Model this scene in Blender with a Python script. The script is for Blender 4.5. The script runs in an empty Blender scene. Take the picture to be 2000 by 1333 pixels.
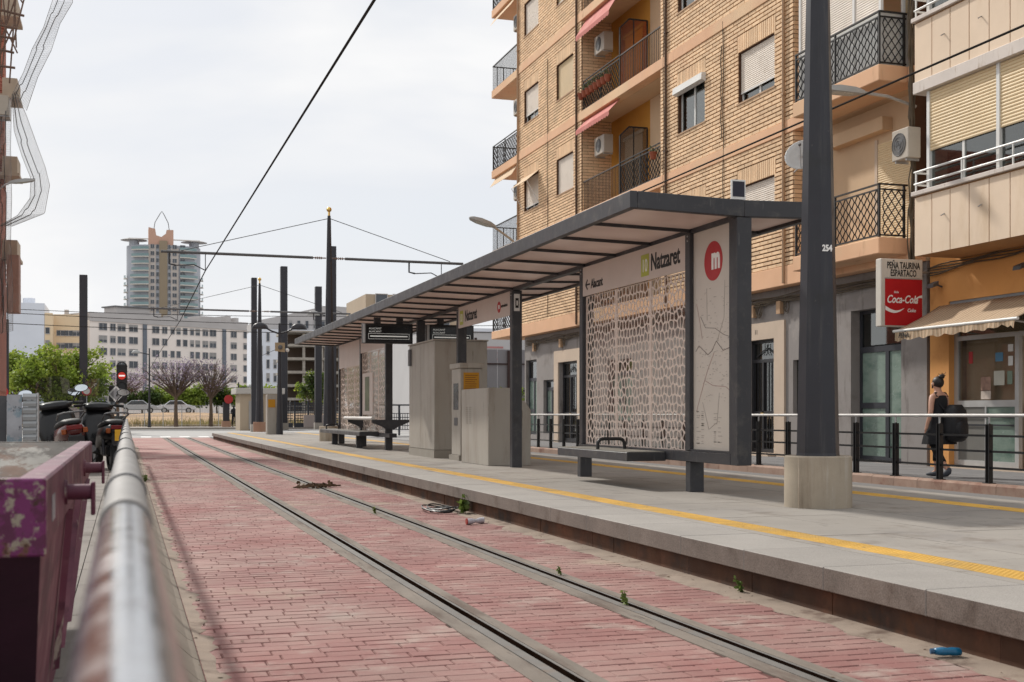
import bpy, bmesh, math, random
from mathutils import Vector, Matrix
scene = bpy.context.scene
col = scene.collection
R = random.Random(7)
# ------------------------------------------------------------ camera
TH = math.radians(17.4627)
cam_d = bpy.data.cameras.new('camera')
cam = bpy.data.objects.new('camera', cam_d); col.objects.link(cam)
cam.location = (0, 0, 1.17); cam.rotation_euler = (math.radians(90), 0, -TH)
cam_d.sensor_width = 36; cam_d.lens = 43.2; cam_d.shift_y = 142.5/2000; cam_d.shift_x = 0
cam_d.clip_start = 0.05; cam_d.clip_end = 6000
cam_d.dof.use_dof = True; cam_d.dof.focus_distance = 15.0; cam_d.dof.aperture_fstop = 6.3
scene.camera = cam
# ------------------------------------------------------------ sky and sun
SUN = Vector((0.45, -1.11, -1.0)).normalized()
w = bpy.data.worlds.new('World'); scene.world = w; w.use_nodes = True
nt = w.node_tree; nt.nodes.clear()
def wn(t, **k):
    n = nt.nodes.new(t)
    for a, b in k.items(): setattr(n, a, b)
    return n
wo = wn('ShaderNodeOutputWorld'); mix = wn('ShaderNodeMixShader')
sky = wn('ShaderNodeTexSky', sky_type='NISHITA', sun_disc=False)
sky.sun_elevation = math.radians(40); sky.sun_rotation = math.radians(-22)
sky.air_density = 1.0; sky.dust_density = 2.0
b1 = wn('ShaderNodeBackground'); b1.inputs[1].default_value = 0.12
b2 = wn('ShaderNodeBackground'); b2.inputs[1].default_value = 0.96
tc = wn('ShaderNodeTexCoord'); mp = wn('ShaderNodeMapping'); mp.inputs['Scale'].default_value = (1.0, 1.0, 3.2)
no = wn('ShaderNodeTexNoise'); no.inputs['Scale'].default_value = 2.1; no.inputs['Detail'].default_value = 5; no.inputs['Roughness'].default_value = 0.5
no.inputs['Distortion'].default_value = 0.4
mp.inputs['Location'].default_value = (3.1, 0.4, 0.75)
rp = wn('ShaderNodeValToRGB')
rp.color_ramp.elements[0].position = 0.39; rp.color_ramp.elements[0].color = (0.86, 0.88, 0.92, 1)
rp.color_ramp.elements[1].position = 0.55; rp.color_ramp.elements[1].color = (1.0, 1.0, 1.005, 1)
mr = wn('ShaderNodeMapRange'); mr.inputs[1].default_value = 0.3; mr.inputs[2].default_value = 0.5; mr.inputs[3].default_value = 0.82; mr.inputs[4].default_value = 1.0
L = nt.links.new
L(tc.outputs['Generated'], mp.inputs[0]); L(mp.outputs[0], no.inputs['Vector'])
L(no.outputs[0], rp.inputs[0]); L(rp.outputs[0], b2.inputs[0]); L(no.outputs[0], mr.inputs[0])
L(sky.outputs[0], b1.inputs[0]); L(mr.outputs[0], mix.inputs[0]); L(b1.outputs[0], mix.inputs[1]); L(b2.outputs[0], mix.inputs[2])
L(mix.outputs[0], wo.inputs[0])
sd = bpy.data.lights.new('sun', 'SUN'); sd.energy = 3.6; sd.angle = math.radians(2.4); sd.color = (1.0, 0.955, 0.885)
so = bpy.data.objects.new('sun', sd); col.objects.link(so); so.location = (-20, 50, 60)
so.rotation_euler = SUN.to_track_quat('-Z', 'Y').to_euler()
vs = scene.view_settings
vs.view_transform = 'Standard'; vs.look = 'None'; vs.exposure = 0.0; vs.gamma = 1.0; vs.use_curve_mapping = False
# ------------------------------------------------------------ mesh helpers
OFF = {}
def woff(o):
    return OFF.get(o.name, Vector((0, 0, 0))) if o else Vector((0, 0, 0))
class MB:
    def __init__(s): s.v = []; s.f = []; s.m = []; s.mi = 0
    def add(s, vs, fs):
        b = len(s.v); s.v += [tuple(p) for p in vs]; s.f += [tuple(i+b for i in f) for f in fs]; s.m += [s.mi]*len(fs); return s
    def box(s, x0, x1, y0, y1, z0, z1):
        return s.add([(x0,y0,z0),(x1,y0,z0),(x1,y1,z0),(x0,y1,z0),(x0,y0,z1),(x1,y0,z1),(x1,y1,z1),(x0,y1,z1)],
              [(0,3,2,1),(4,5,6,7),(0,1,5,4),(1,2,6,5),(2,3,7,6),(3,0,4,7)])
    def bar(s, p0, p1, w, h, up=(0,0,1)):
        p0 = Vector(p0); p1 = Vector(p1); d = (p1-p0).normalized(); up = Vector(up)
        sd = d.cross(up)
        if sd.length < 1e-4: sd = d.cross(Vector((0,1,0)))
        sd.normalize(); u = sd.cross(d).normalized()
        a = sd*(w/2); b = u*(h/2); vs = []
        for p in (p0, p1): vs += [p-a-b, p+a-b, p+a+b, p-a+b]
        return s.add(vs, [(0,3,2,1),(4,5,6,7),(0,1,5,4),(1,2,6,5),(2,3,7,6),(3,0,4,7)])
    def tube(s, pts, r, n=6, caps=True, closed=False):
        pts = [Vector(p) for p in pts]; k = len(pts); rings = []; prev = None
        for i, p in enumerate(pts):
            if closed: d = pts[(i+1) % k]-pts[i-1]
            else: d = pts[min(i+1, k-1)]-pts[max(i-1, 0)]
            d.normalize()
            if prev is None:
                ref = Vector((0,0,1)) if abs(d.z) < .9 else Vector((1,0,0))
                a = d.cross(ref).normalized()
            else: a = (prev-d*prev.dot(d)).normalized()
            prev = a; b = d.cross(a)
            rr = r[i] if isinstance(r, (list, tuple)) else r
            rings.append([p+(a*math.cos(2*math.pi*j/n)+b*math.sin(2*math.pi*j/n))*rr for j in range(n)])
        vs = [q for g in rings for q in g]; fs = []
        for i in range(k if closed else k-1):
            i2 = (i+1) % k
            for j in range(n):
                fs.append((i*n+j, i*n+(j+1) % n, i2*n+(j+1) % n, i2*n+j))
        if caps and not closed:
            fs.append(tuple(range(n-1, -1, -1))); fs.append(tuple((k-1)*n+j for j in range(n)))
        return s.add(vs, fs)
    def cyl(s, p0, p1, r0, r1=None, n=10): return s.tube([p0, p1], [r0, r0 if r1 is None else r1], n)
    def loft(s, rings, caps=True, closed=True):
        n = len(rings[0]); vs = [q for g in rings for q in g]; fs = []
        for i in range(len(rings)-1):
            for j in range(n if closed else n-1):
                fs.append((i*n+j, i*n+(j+1) % n, (i+1)*n+(j+1) % n, (i+1)*n+j))
        if caps and closed:
            fs.append(tuple(range(n-1, -1, -1))); fs.append(tuple((len(rings)-1)*n+j for j in range(n)))
        return s.add(vs, fs)
    def prism(s, poly, a, b, ax):
        # poly in the two axes that are not ax (cyclic order of the remaining axes x,y,z)
        def mk(p, t):
            return (t, p[0], p[1]) if ax == 'x' else ((p[0], t, p[1]) if ax == 'y' else (p[0], p[1], t))
        return s.loft([[mk(p, a) for p in poly], [mk(p, b) for p in poly]])
    def ball(s, c, r, n=10, k=6):
        c = Vector(c); rx, ry, rz = (r, r, r) if not isinstance(r, (tuple, list)) else r
        rings = []
        for i in range(k+1):
            a = math.pi*(i/k)*0.98+0.03; rings.append([c+Vector((rx*math.sin(a)*math.cos(2*math.pi*j/n), ry*math.sin(a)*math.sin(2*math.pi*j/n), -rz*math.cos(a))) for j in range(n)])
        return s.loft(rings)
    def quad(s, a, b, c, d): return s.add([a, b, c, d], [(0,1,2,3)])
    def mesh(s, name, mats, off=(0,0,0), smooth=False, recalc=True):
        me = bpy.data.meshes.new(name); o = Vector(off)
        me.from_pydata([(x-o.x, y-o.y, z-o.z) for x, y, z in s.v], [], s.f)
        if not isinstance(mats, (list, tuple)): mats = [mats]
        for m in mats: me.materials.append(m)
        if len(mats) > 1: me.polygons.foreach_set('material_index', s.m)
        if recalc and len(s.f) < 30000:
            bm = bmesh.new(); bm.from_mesh(me); bmesh.ops.recalc_face_normals(bm, faces=bm.faces); bm.to_mesh(me); bm.free()
        if smooth:
            me.polygons.foreach_set('use_smooth', [True]*len(me.polygons))
            if smooth != 'all':
                me.set_sharp_from_angle(angle=math.radians(40))
        me.update(); return me
    def build(s, name, mats, parent=None, smooth=False, bevel=0, recalc=True, world0=False, noff=False):
        if parent is not None: off = woff(parent)
        elif world0: off = Vector((0,0,0))
        else:
            xs = [p[0] for p in s.v]; ys = [p[1] for p in s.v]; zs = [p[2] for p in s.v]
            off = Vector(((min(xs)+max(xs))/2, (min(ys)+max(ys))/2, min(zs)))
        if noff: off2 = Vector((0,0,0))
        else: off2 = off
        me = s.mesh(name, mats, off2, smooth, recalc)
        o = bpy.data.objects.new(name, me); col.objects.link(o)
        if parent is not None: o.parent = parent
        else: o.location = off
        OFF[o.name] = off
        if bevel:
            b = o.modifiers.new('bevel', 'BEVEL'); b.width = bevel; b.segments = 1; b.limit_method = 'ANGLE'; b.angle_limit = math.radians(50)
        return o
def tag(o, label=None, cat=None, group=None, kind=None):
    if label: o['label'] = label
    if cat: o['category'] = cat
    if group: o['group'] = group
    if kind: o['kind'] = kind
    return o
def thing(name, label, cat, loc=(0,0,0), rz=0, group=None):
    o = bpy.data.objects.new(name, None); col.objects.link(o); o.location = loc; o.rotation_euler = (0,0,rz)
    o.empty_display_size = 0.2
    OFF[o.name] = Vector(loc); return tag(o, label, cat, group)
def piece(name, me, parent, loc, rot=None, scale=None):
    o = bpy.data.objects.new(name, me); col.objects.link(o); o.parent = parent; o.location = Vector(loc)-woff(parent)
    if rot: o.rotation_euler = rot
    if scale: o.scale = scale
    OFF[o.name] = Vector(loc)
    return o
def copy_tree(o, parent=None, loc=None, rz=None):
    c = o.copy(); col.objects.link(c)
    if parent: c.parent = parent
    if loc is not None: c.location = loc
    if rz is not None: c.rotation_euler = (0, 0, rz)
    for ch in list(o.children): copy_tree(ch, c)
    return c
def text(s, name, m, parent, org, xd, yd, size, sx=1.0, align='LEFT', ext=0.002, off=0.0, shear=0.0, bold=0.0):
    cu = bpy.data.curves.new('t', 'FONT'); cu.body = s; cu.size = size; cu.align_x = align; cu.extrude = ext; cu.shear = shear; cu.offset = bold; cu.resolution_u = 3
    ob = bpy.data.objects.new('t', cu); col.objects.link(ob)
    bpy.context.view_layer.update()
    me = bpy.data.meshes.new_from_object(ob.evaluated_get(bpy.context.evaluated_depsgraph_get()))
    bpy.data.objects.remove(ob); bpy.data.curves.remove(cu)
    xd = Vector(xd).normalized(); yd = Vector(yd).normalized(); zd = xd.cross(yd); o0 = Vector(org)-woff(parent)
    for v in me.vertices: v.co = o0+xd*(v.co.x*sx)+yd*v.co.y+zd*(v.co.z+off)
    me.materials.clear(); me.materials.append(m); me.name = name
    o = bpy.data.objects.new(name, me); col.objects.link(o); o.parent = parent; OFF[o.name] = woff(parent)
    return o
# ------------------------------------------------------------ materials
def sr(r, g, b, k=1.0):
    def c(x):
        x /= 255.; return (x/12.92 if x <= .04045 else ((x+.055)/1.055)**2.4)*k
    return (c(r), c(g), c(b))
MC = {}
def M(name, c, rough=.8, var=.08, vs=3.0, bump=0., bs=60., metal=0., island=0., layers=(), spec=.4, stretch=None, coat=0., trans=0., emit=None, alpha=None, fine=0., fscale=250.):
    if name in MC: return MC[name]
    m = bpy.data.materials.new(name); m.use_nodes = True; n = m.node_tree; n.nodes.clear(); ln = n.links.new
    def N(t, **k):
        x = n.nodes.new(t)
        for a, b in k.items(): setattr(x, a, b)
        return x
    out = N('ShaderNodeOutputMaterial'); p = N('ShaderNodeBsdfPrincipled'); ln(p.outputs[0], out.inputs[0])
    g = N('ShaderNodeNewGeometry')
    def noise(scale, st=None, det=5, rg=.6):
        x = N('ShaderNodeTexNoise'); x.inputs['Scale'].default_value = scale; x.inputs['Detail'].default_value = det; x.inputs['Roughness'].default_value = rg
        if st:
            q = N('ShaderNodeMapping'); q.inputs['Scale'].default_value = st; ln(g.outputs['Position'], q.inputs[0]); ln(q.outputs[0], x.inputs['Vector'])
        else: ln(g.outputs['Position'], x.inputs['Vector'])
        return x.outputs[0]
    def mrange(src, a, b, lo, hi, sm=False):
        x = N('ShaderNodeMapRange'); x.inputs[1].default_value = a; x.inputs[2].default_value = b; x.inputs[3].default_value = lo; x.inputs[4].default_value = hi
        if sm: x.interpolation_type = 'SMOOTHSTEP'
        ln(src, x.inputs[0]); return x.outputs[0]
    def mul(a, b):
        x = N('ShaderNodeMath', operation='MULTIPLY'); ln(a, x.inputs[0]); ln(b, x.inputs[1]); return x.outputs[0]
    cur = None
    rgb = N('ShaderNodeRGB'); rgb.outputs[0].default_value = (*c, 1); colr = rgb.outputs[0]
    for (lc, lsc, lo, hi, *st) in layers:
        f = mrange(noise(lsc, st[0] if st else None, 8, .65), lo, hi, 0, 1, True)
        x = N('ShaderNodeMix', data_type='RGBA'); ln(f, x.inputs[0]); ln(colr, x.inputs[6]); x.inputs[7].default_value = (*lc, 1); colr = x.outputs[2]
    fac = mrange(noise(vs, stretch), .25, .75, 1-var*1.6, 1+var*1.6)
    fac = mul(fac, mrange(noise(vs*.17), .3, .7, 1-var*.8, 1+var*.8))
    if fine: fac = mul(fac, mrange(noise(fscale, None, 2), .3, .7, 1-fine, 1+fine))
    if island:
        oi = N('ShaderNodeObjectInfo'); a = N('ShaderNodeMath', operation='ADD'); ln(g.outputs['Random Per Island'], a.inputs[0]); ln(oi.outputs['Random'], a.inputs[1])
        fr = N('ShaderNodeMath', operation='FRACT'); ln(a.outputs[0], fr.inputs[0])
        fac = mul(fac, mrange(fr.outputs[0], 0, 1, 1-island, 1+island))
    vm = N('ShaderNodeVectorMath', operation='SCALE'); ln(colr, vm.inputs[0]); ln(fac, vm.inputs['Scale'])
    ln(vm.outputs[0], p.inputs['Base Color'])
    p.inputs['Metallic'].default_value = metal; p.inputs['Specular IOR Level'].default_value = spec
    ln(mrange(noise(vs*2.3), .3, .7, max(rough-.08, .02), min(rough+.08, 1)), p.inputs['Roughness'])
    if coat: p.inputs['Coat Weight'].default_value = coat; p.inputs['Coat Roughness'].default_value = .06
    if trans: p.inputs['Transmission Weight'].default_value = trans
    if alpha is not None: p.inputs['Alpha'].default_value = alpha
    if emit: p.inputs['Emission Color'].default_value = (*emit[0], 1); p.inputs['Emission Strength'].default_value = emit[1]
    if bump:
        bp = N('ShaderNodeBump'); bp.inputs['Strength'].default_value = min(1, bump*10); bp.inputs['Distance'].default_value = bump*.1
        ln(noise(bs, stretch, 6), bp.inputs['Height']); ln(bp.outputs[0], p.inputs['Normal'])
    MC[name] = m; return m
def glass(name, tint=(.9,.95,.93), refl=.14, rough=.02, mixc=None):
    # a thin pane: see-through with a mirror-like share that grows at grazing angles
    if name in MC: return MC[name]
    m = bpy.data.materials.new(name); m.use_nodes = True; n = m.node_tree; n.nodes.clear()
    out = n.nodes.new('ShaderNodeOutputMaterial'); t = n.nodes.new('ShaderNodeBsdfTransparent'); t.inputs[0].default_value = (*tint, 1)
    gl = n.nodes.new('ShaderNodeBsdfGlossy'); gl.inputs['Roughness'].default_value = rough
    lw = n.nodes.new('ShaderNodeLayerWeight'); lw.inputs[0].default_value = .35
    ma = n.nodes.new('ShaderNodeMath'); ma.operation = 'ADD'; ma.use_clamp = True; ma.inputs[1].default_value = refl
    mx = n.nodes.new('ShaderNodeMixShader'); pw = n.nodes.new('ShaderNodeMath'); pw.operation = 'POWER'; pw.inputs[1].default_value = 4.5; n.links.new(lw.outputs['Facing'], pw.inputs[0]); lw.inputs[0].default_value = .5; n.links.new(pw.outputs[0], ma.inputs[0]); n.links.new(ma.outputs[0], mx.inputs[0])
    n.links.new(t.outputs[0], mx.inputs[1]); n.links.new(gl.outputs[0], mx.inputs[2]); n.links.new(mx.outputs[0], out.inputs[0])
    MC[name] = m; return m
STEEL = M('dark_grey_paint', sr(76,76,80,.56), .45, .08, 2.2, bump=.004, bs=300, fine=.05, layers=[((.085,.08,.075), 5, .52, .75), ((.12,.115,.11), 9, .60, .74, (3, 3, .35)), ((.03,.029,.03), 2, .56, .75)])
STEEL_LT = M('grey_paint', sr(120,120,122,.55), .5, .08, 2, layers=[((.16,.15,.14), 4, .55, .8)])
MASTP = M('mast_paint', sr(56,56,64,.58), .40, .08, 1.5, bump=.003, bs=200, layers=[((.05,.048,.05), 3, .5, .72, (4, 4, .25)), ((.085,.08,.075), 14, .66, .72), ((.02,.02,.022), 1.6, .54, .7)])
BLACK = M('black_paint', (.012,.012,.013), .38, .1, 3)
BLACKP = M('black_plastic', (.018,.018,.019), .5, .1, 3)
RUBBER = M('rubber', (.02,.02,.02), .85, .15, 8)
GALV = M('galvanised_steel', (.42,.42,.42), .42, .12, 5, metal=.75)
INOX = M('stainless_tube', (.52,.50,.48), .6, .06, 5, metal=.25)
WHITE = M('white_paint', (.72,.72,.70), .55, .05, 2)
ALU = M('aluminium_frame', (.50,.50,.49), .4, .06, 3, metal=.4)
CONC = M('concrete', (.36,.33,.29), .9, .14, 2.2, bump=.02, bs=90, fine=.12, layers=[((.25,.22,.19), 2.5, .55, .8)])
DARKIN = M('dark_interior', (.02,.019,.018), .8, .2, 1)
WINGL = glass('window_glass', (.55,.60,.58), .16)
GOLD = M('gold_ball', (.75,.5,.16), .25, .03, 3, metal=1)
WOODB = M('brown_leaf', (.10,.06,.03), .9, .3, 12)
# ============================================================ ground, track, platform
GROUND = M('dusty_asphalt', (.27,.26,.25), .95, .12, .4, fine=.15, fscale=60)
g = MB(); g.box(-2500, 2500, -60, 4500, -.6, -.05)
ground = tag(g.build('ground', GROUND, world0=True), 'flat dusty ground reaching to the horizon', kind='structure')
# --- red stamped track paving
PAVER = M('red_stamped_paver', sr(164,113,107,.64), .8, .10, 1.4, bump=.012, bs=70, island=.05, fine=.09, fscale=120,
          layers=[(sr(178,142,133,.65), .8, .40, .64), (sr(164,106,100,.62), .5, .5, .66), (sr(190,168,157,.65), 2.0, .50, .72), (sr(120,84,78,.55), 5, .64, .74), (sr(176,156,138,.66), .35, .56, .68)])
JOINT = M('paver_joint', sr(128,78,72,.52), .95, .2, 3)
CSTRIP = M('rail_concrete', sr(156,144,132,.56), .92, .14, 1.6, bump=.02, bs=80, fine=.1, layers=[(sr(128,110,98,.52), 3, .48, .68, (2, .3, 1)), (sr(96,84,76,.5), 6, .58, .7, (3, .25, 1))])
def brickmat():
    m = bpy.data.materials.new('red_paving_far'); m.use_nodes = True; n = m.node_tree; p = n.nodes['Principled BSDF']
    g_ = n.nodes.new('ShaderNodeNewGeometry'); bt = n.nodes.new('ShaderNodeTexBrick')
    bt.inputs['Scale'].default_value = 1; bt.inputs['Brick Width'].default_value = .21; bt.inputs['Row Height'].default_value = .115; bt.inputs['Mortar Size'].default_value = .006
    bt.inputs['Color1'].default_value = (*sr(190,140,132,.66), 1); bt.inputs['Color2'].default_value = (*sr(180,122,116,.62), 1); bt.inputs['Mortar'].default_value = (*sr(126,82,76,.5), 1)
    nz = n.nodes.new('ShaderNodeTexNoise'); nz.inputs['Scale'].default_value = .7; nz.inputs['Detail'].default_value = 6
    mx = n.nodes.new('ShaderNodeMix'); mx.data_type = 'RGBA'; mx.inputs[7].default_value = (*sr(200,172,160,.66), 1)
    mr_ = n.nodes.new('ShaderNodeMapRange'); mr_.inputs[1].default_value = .42; mr_.inputs[2].default_value = .75
    n.links.new(g_.outputs['Position'], bt.inputs['Vector']); n.links.new(g_.outputs['Position'], nz.inputs['Vector']); n.links.new(nz.outputs[0], mr_.inputs[0]); n.links.new(mr_.outputs[0], mx.inputs[0])
    n.links.new(bt.outputs[0], mx.inputs[6]); n.links.new(mx.outputs[2], p.inputs['Base Color']); p.inputs['Roughness'].default_value = .85
    return m
PAVFAR = brickmat()
XL, XR = 1.86, 2.914
YP1 = 34.0
bed = MB()
for xa_, xb_ in ((.30, XL-.057), (XL+.081, XR-.057), (XR+.081, 3.95)):
    bed.mi = 0; bed.box(xa_, xb_, -6, YP1, -.3, -.007); bed.mi = 1; bed.box(xa_, xb_, YP1, 63, -.3, -.004)
bed = tag(bed.build('track_bed', [JOINT, PAVFAR], world0=True), 'red brick-stamped tram track bed', kind='structure')
def strip_segments(x):
    return [(x-.20, x+.19)]
bands = [(.335, XL-.150), (XL+.140, XR-.150), (XR+.140, 3.90)]
pav = []
y = 1.2; row = 0; PW, PH = .215, .118
while y < YP1:
    for (a, b) in bands:
        x = a - (row % 2)*PW*.5 - R.random()*.03
        while x < b-.01:
            wv = PW*R.choice((.9, 1, 1, 1.1))
            x0, x1 = max(x, a), min(x+wv-(.004 if R.random() > .55 else .0006), b)
            if x1-x0 > .03: pav.append((x0, x1, y+R.uniform(-.002, .002), y+PH-R.choice((.0035, .005, .007))+R.uniform(-.002, .002)))
            x += wv
    y += PH; row += 1
def paver_mb(mb, x0, x1, y0, y1):
    z = R.uniform(-.003, .0005); e = .006
    ta, tb = R.uniform(-.0012, .0012), R.uniform(-.0012, .0012)
    mb.add([(x0,y0,-.0095),(x1,y0,-.0095),(x1,y1,-.0095),(x0,y1,-.0095),
            (x0+e,y0+e,z+ta),(x1-e,y0+e,z+tb),(x1-e,y1-e,z-ta),(x0+e,y1-e,z-tb)],
           [(4,5,6,7),(0,1,5,4),(1,2,6,5),(2,3,7,6),(3,0,4,7)])
vis = [p for p in pav if p[2] > 4.6 and p[0] > .34 + max(0, 0)]
vis.sort(key=lambda p: p[2] + abs(p[0]-2.2)*.15)
own = set(vis[:298])
rest = MB()
for p in pav:
    if p in own:
        mb = MB(); paver_mb(mb, *p); o = mb.build('paver', PAVER, bed, recalc=False)
    else: paver_mb(rest, *p)
tag(rest.build('paver_field', PAVER, bed, recalc=False), kind='stuff')
def rail_strips(x, s):
    # concrete shoulders beside a rail, with uneven outer edge
    for (a, b, d) in ((x-.158, x-.056, -1), (x+.078, x+.148, 1)):
        mb = MB(); n = 64; yy = [-6+69*i/n for i in range(n+1)]
        vs_ = []
        for q in yy:
            j = R.uniform(-.008, .008)
            xa, xb = (a+j, b) if d < 0 else (a, b+j)
            vs_ += [(xa, q, -.02), (xa, q, .002), (xb, q, .003), (xb, q, -.02)]
        fs_ = []
        for i in range(n):
            for k in range(3): fs_.append((i*4+k, i*4+k+1, i*4+k+5, i*4+k+4))
        mb.add(vs_, fs_); mb.build('concrete_shoulder', CSTRIP, bed)
RAILST = M('rail_steel', (.155,.145,.134), .72, .1, 5, metal=.12, layers=[((.16,.11,.075), 4, .5, .8)])
RGROOVE = M('rail_groove_dark', (.016,.009,.006), 1.0, .3, 6, spec=.0)  # near-black groove colour, also used on the lip's inner side
for x, nm in ((XL, 'left tram rail with dark groove, nearer the pipe handrail'), (XR, 'right tram rail with narrow groove, nearer the platform')):
    rail_strips(x, 1)
    t = thing('tram_rail', nm, 'rail', (x, 28, 0), group='rails of the near tram track')
    MB().box(x-.046, x+.010, -6, 63, -.14, .002).build('rail_head', RAILST, t)
    lp_ = MB().box(x+.056, x+.074, -6, 63, -.14, .001); lp_.m[5] = 1; lp_.build('guard_lip', [RAILST, RGROOVE], t, recalc=False)
    MB().box(x-.058, x+.082, -6, 63, -.2, -.040).build('groove', RGROOVE, t)
# --- platform
ZP = .29; PX0, PX1 = 3.825, 8.65
COPING = M('granite_coping', sr(176,170,163,.64), .8, .07, 1.5, bump=.006, bs=200, fine=.22, fscale=170, island=.05)
SLAB = M('platform_slab', sr(178,171,162,.62), .85, .07, .8, bump=.005, bs=140, fine=.07, fscale=150, island=.035, layers=[(sr(156,150,146,.58), .6, .48, .8), (sr(128,122,116,.55), 5, .60, .76), (sr(92,88,86,.5), 26, .70, .74), (sr(150,140,130,.58), 1.7, .52, .7)])
COPF = M('rough_granite_face', sr(150,136,126,.52), .95, .12, 3, bump=.02, bs=140, fine=.32, fscale=130, layers=[(sr(110,92,80,.5), 2.5, .5, .75)])
RISER = M('rusty_riser', (.075,.034,.018), .9, .25, 3, bump=.02, bs=30, island=.2, layers=[((.035,.025,.02), 4, .45, .65), ((.13,.05,.024), 2, .5, .7)])
FILL = M('platform_core', (.10,.085,.075), .95, .1, 2)
pl = MB(); pl.box(PX0+.09, PX1-.03, -4, 59, -.25, ZP-.03)
platform = tag(pl.build('platform', FILL, world0=True), 'raised grey tram platform with granite edge', kind='structure')
y = -1.4
rm = MB().box(0, .03, .001, .474, -.25, .165).mesh('riser_panel', RISER)
while y < 58:
    L_ = .95
    mb = MB(); mb.box(PX0, PX0+.60, y+.002, y+L_-.002, ZP-.135, ZP+R.uniform(-.001, .001)); mb.m[5] = 1; mb.build('coping_stone', [COPING, COPF], platform, bevel=.005, recalc=False)
    for k in (0, 1): piece('riser_panel', rm, platform, (PX0+.055+R.uniform(0, .008), y+k*.475, 0))
    y += L_
DUST = M('pale_dust', sr(172,154,138,.62), .95, .15, 3, fine=.15, layers=[(sr(128,104,90,.55), 4, .5, .7)])
for (xa, xb, nm, sg_) in ((3.885, 3.66, 'drift of pale dust along the platform riser', -1), (.336, .43, 'drift of pale dust along the sloping kerb', 1)):
    ds = MB(); n = 420; vs_ = []
    for i in range(n+1):
        yy = 1.5+44*i/n; wv = abs(math.sin(yy*1.3)+.6*math.sin(yy*3.7+1)+.5*math.sin(yy*9.1))*.035+R.uniform(-.03, .05)
        vs_ += [(xa, yy, .012), (xa+(xb-xa)*.35, yy, .006), (xb+sg_*(wv-.06), yy, -.001)]
    ds.add(vs_, [(3*i+k, 3*i+k+1, 3*i+k+4, 3*i+k+3) for i in range(n) for k in (0, 1)])
    tag(ds.build('dust_drift', DUST, bed, recalc=False, smooth='all'), kind='stuff')
TACT = M('yellow_tactile_paving', sr(240,188,86,.62), .75, .12, 2.5, island=.05, layers=[(sr(196,166,112,.6), 1.6, .46, .74), (sr(150,130,98,.55), 7, .6, .72)])
def tactile(x0, x1, ya, yb, step, name):
    mb = MB(); y = ya
    while y < yb:
        mb.box(x0, x1, y+.002, y+.398, ZP-.03, ZP+.001)
        if y < 24:
            k = y+.02
            while k < y+.39:
                n = 5
                for i in range(n):
                    xa = x0+.012+(x1-x0-.01)*i/n; mb.add([(xa,k,ZP+.001),(xa+.036,k,ZP+.001),(xa+.036,k+.022,ZP+.001),(xa,k+.022,ZP+.001),(xa+.008,k+.006,ZP+.0042),(xa+.028,k+.006,ZP+.0042),(xa+.028,k+.016,ZP+.0042),(xa+.008,k+.016,ZP+.0042)], [(4,5,6,7),(0,1,5,4),(1,2,6,5),(2,3,7,6),(3,0,4,7)])
                k += .040
        y += .4
    return mb
tag(tactile(4.53, 4.775, 1, 58.6, .05, 't').build('tactile_strip', TACT, platform, recalc=False), 'yellow ribbed warning strip along the track edge', kind='stuff')
tag(tactile(7.66, 7.94, 4, 58.6, .05, 't').build('tactile_strip', TACT, platform, recalc=False), 'yellow warning strip on the far platform side', kind='stuff')
def slabs(x0, x1, nx, ya, dy, ny, zt, mat, parent, name, th=.03):
    wx = (x1-x0)/nx
    me = MB().box(.003, wx-.003, .003, dy-.003, -th, 0).mesh(name, mat)
    for i in range(nx):
        for j in range(ny): piece(name, me, parent, (x0+i*wx, ya+j*dy, zt+R.uniform(-.0012, .0012)))
slabs(4.779, 7.656, 5, 2.2, .8, 52, ZP, SLAB, platform, 'paving_slab')
rest = MB()
for j in range(22):
    for i in range(5): rest.box(4.779+i*.5754+.003, 4.779+(i+1)*.5754-.003, 43.8+j*.7+.003, 43.8+(j+1)*.7-.003, ZP-.03, ZP)
for j in range(70): rest.box(PX0+.603, 4.527, -1+j*.85+.003, -1+(j+1)*.85-.003, ZP-.03, ZP); rest.box(7.944, PX1, -1+j*.85+.003, -1+(j+1)*.85-.003, ZP-.03, ZP-.001)
tag(rest.build('paving_slab_field', SLAB, platform, recalc=False), kind='stuff')
# --- second track lane / street and pavement by the houses
ROAD = M('grey_street', sr(150,147,145,.55), .95, .08, .8, fine=.12, fscale=90)
tag(MB().box(PX1-.02, 12.0, -6, 63, -.3, -.003).build('road', ROAD, world0=True), 'grey street lane between platform and houses', kind='structure')
ZS = .15
SIDE = M('pavement_tiles', sr(150,148,148,.58), .9, .08, 1.5, fine=.08, island=.04)
side = tag(MB().box(12.0, 16.4, -6, 46.6, -.3, ZS-.02).build('pavement', SIDE, world0=True), 'grey pavement along the houses', kind='structure')
slabs(12.16, 15.0, 5, 12, .57, 58, ZS, SIDE, side, 'pavement_slab', .018)
KERB = M('pink_kerb', sr(190,160,142,.62), .88, .1, 2, bump=.008, bs=100, island=.09, fine=.1, layers=[(sr(160,112,94,.55), 1.2, .5, .72)])
y = 8.0
km = MB().prism([(0, -.1), (.16, -.1), (.16, .152), (.03, .152), (0, .12)], .004, .616, 'y').mesh('kerb_stone', KERB)
while y < 47:
    piece('kerb_stone', km, side, (11.985+R.uniform(-.004, .004), y, R.uniform(-.002, .002))); y += .62
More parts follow.
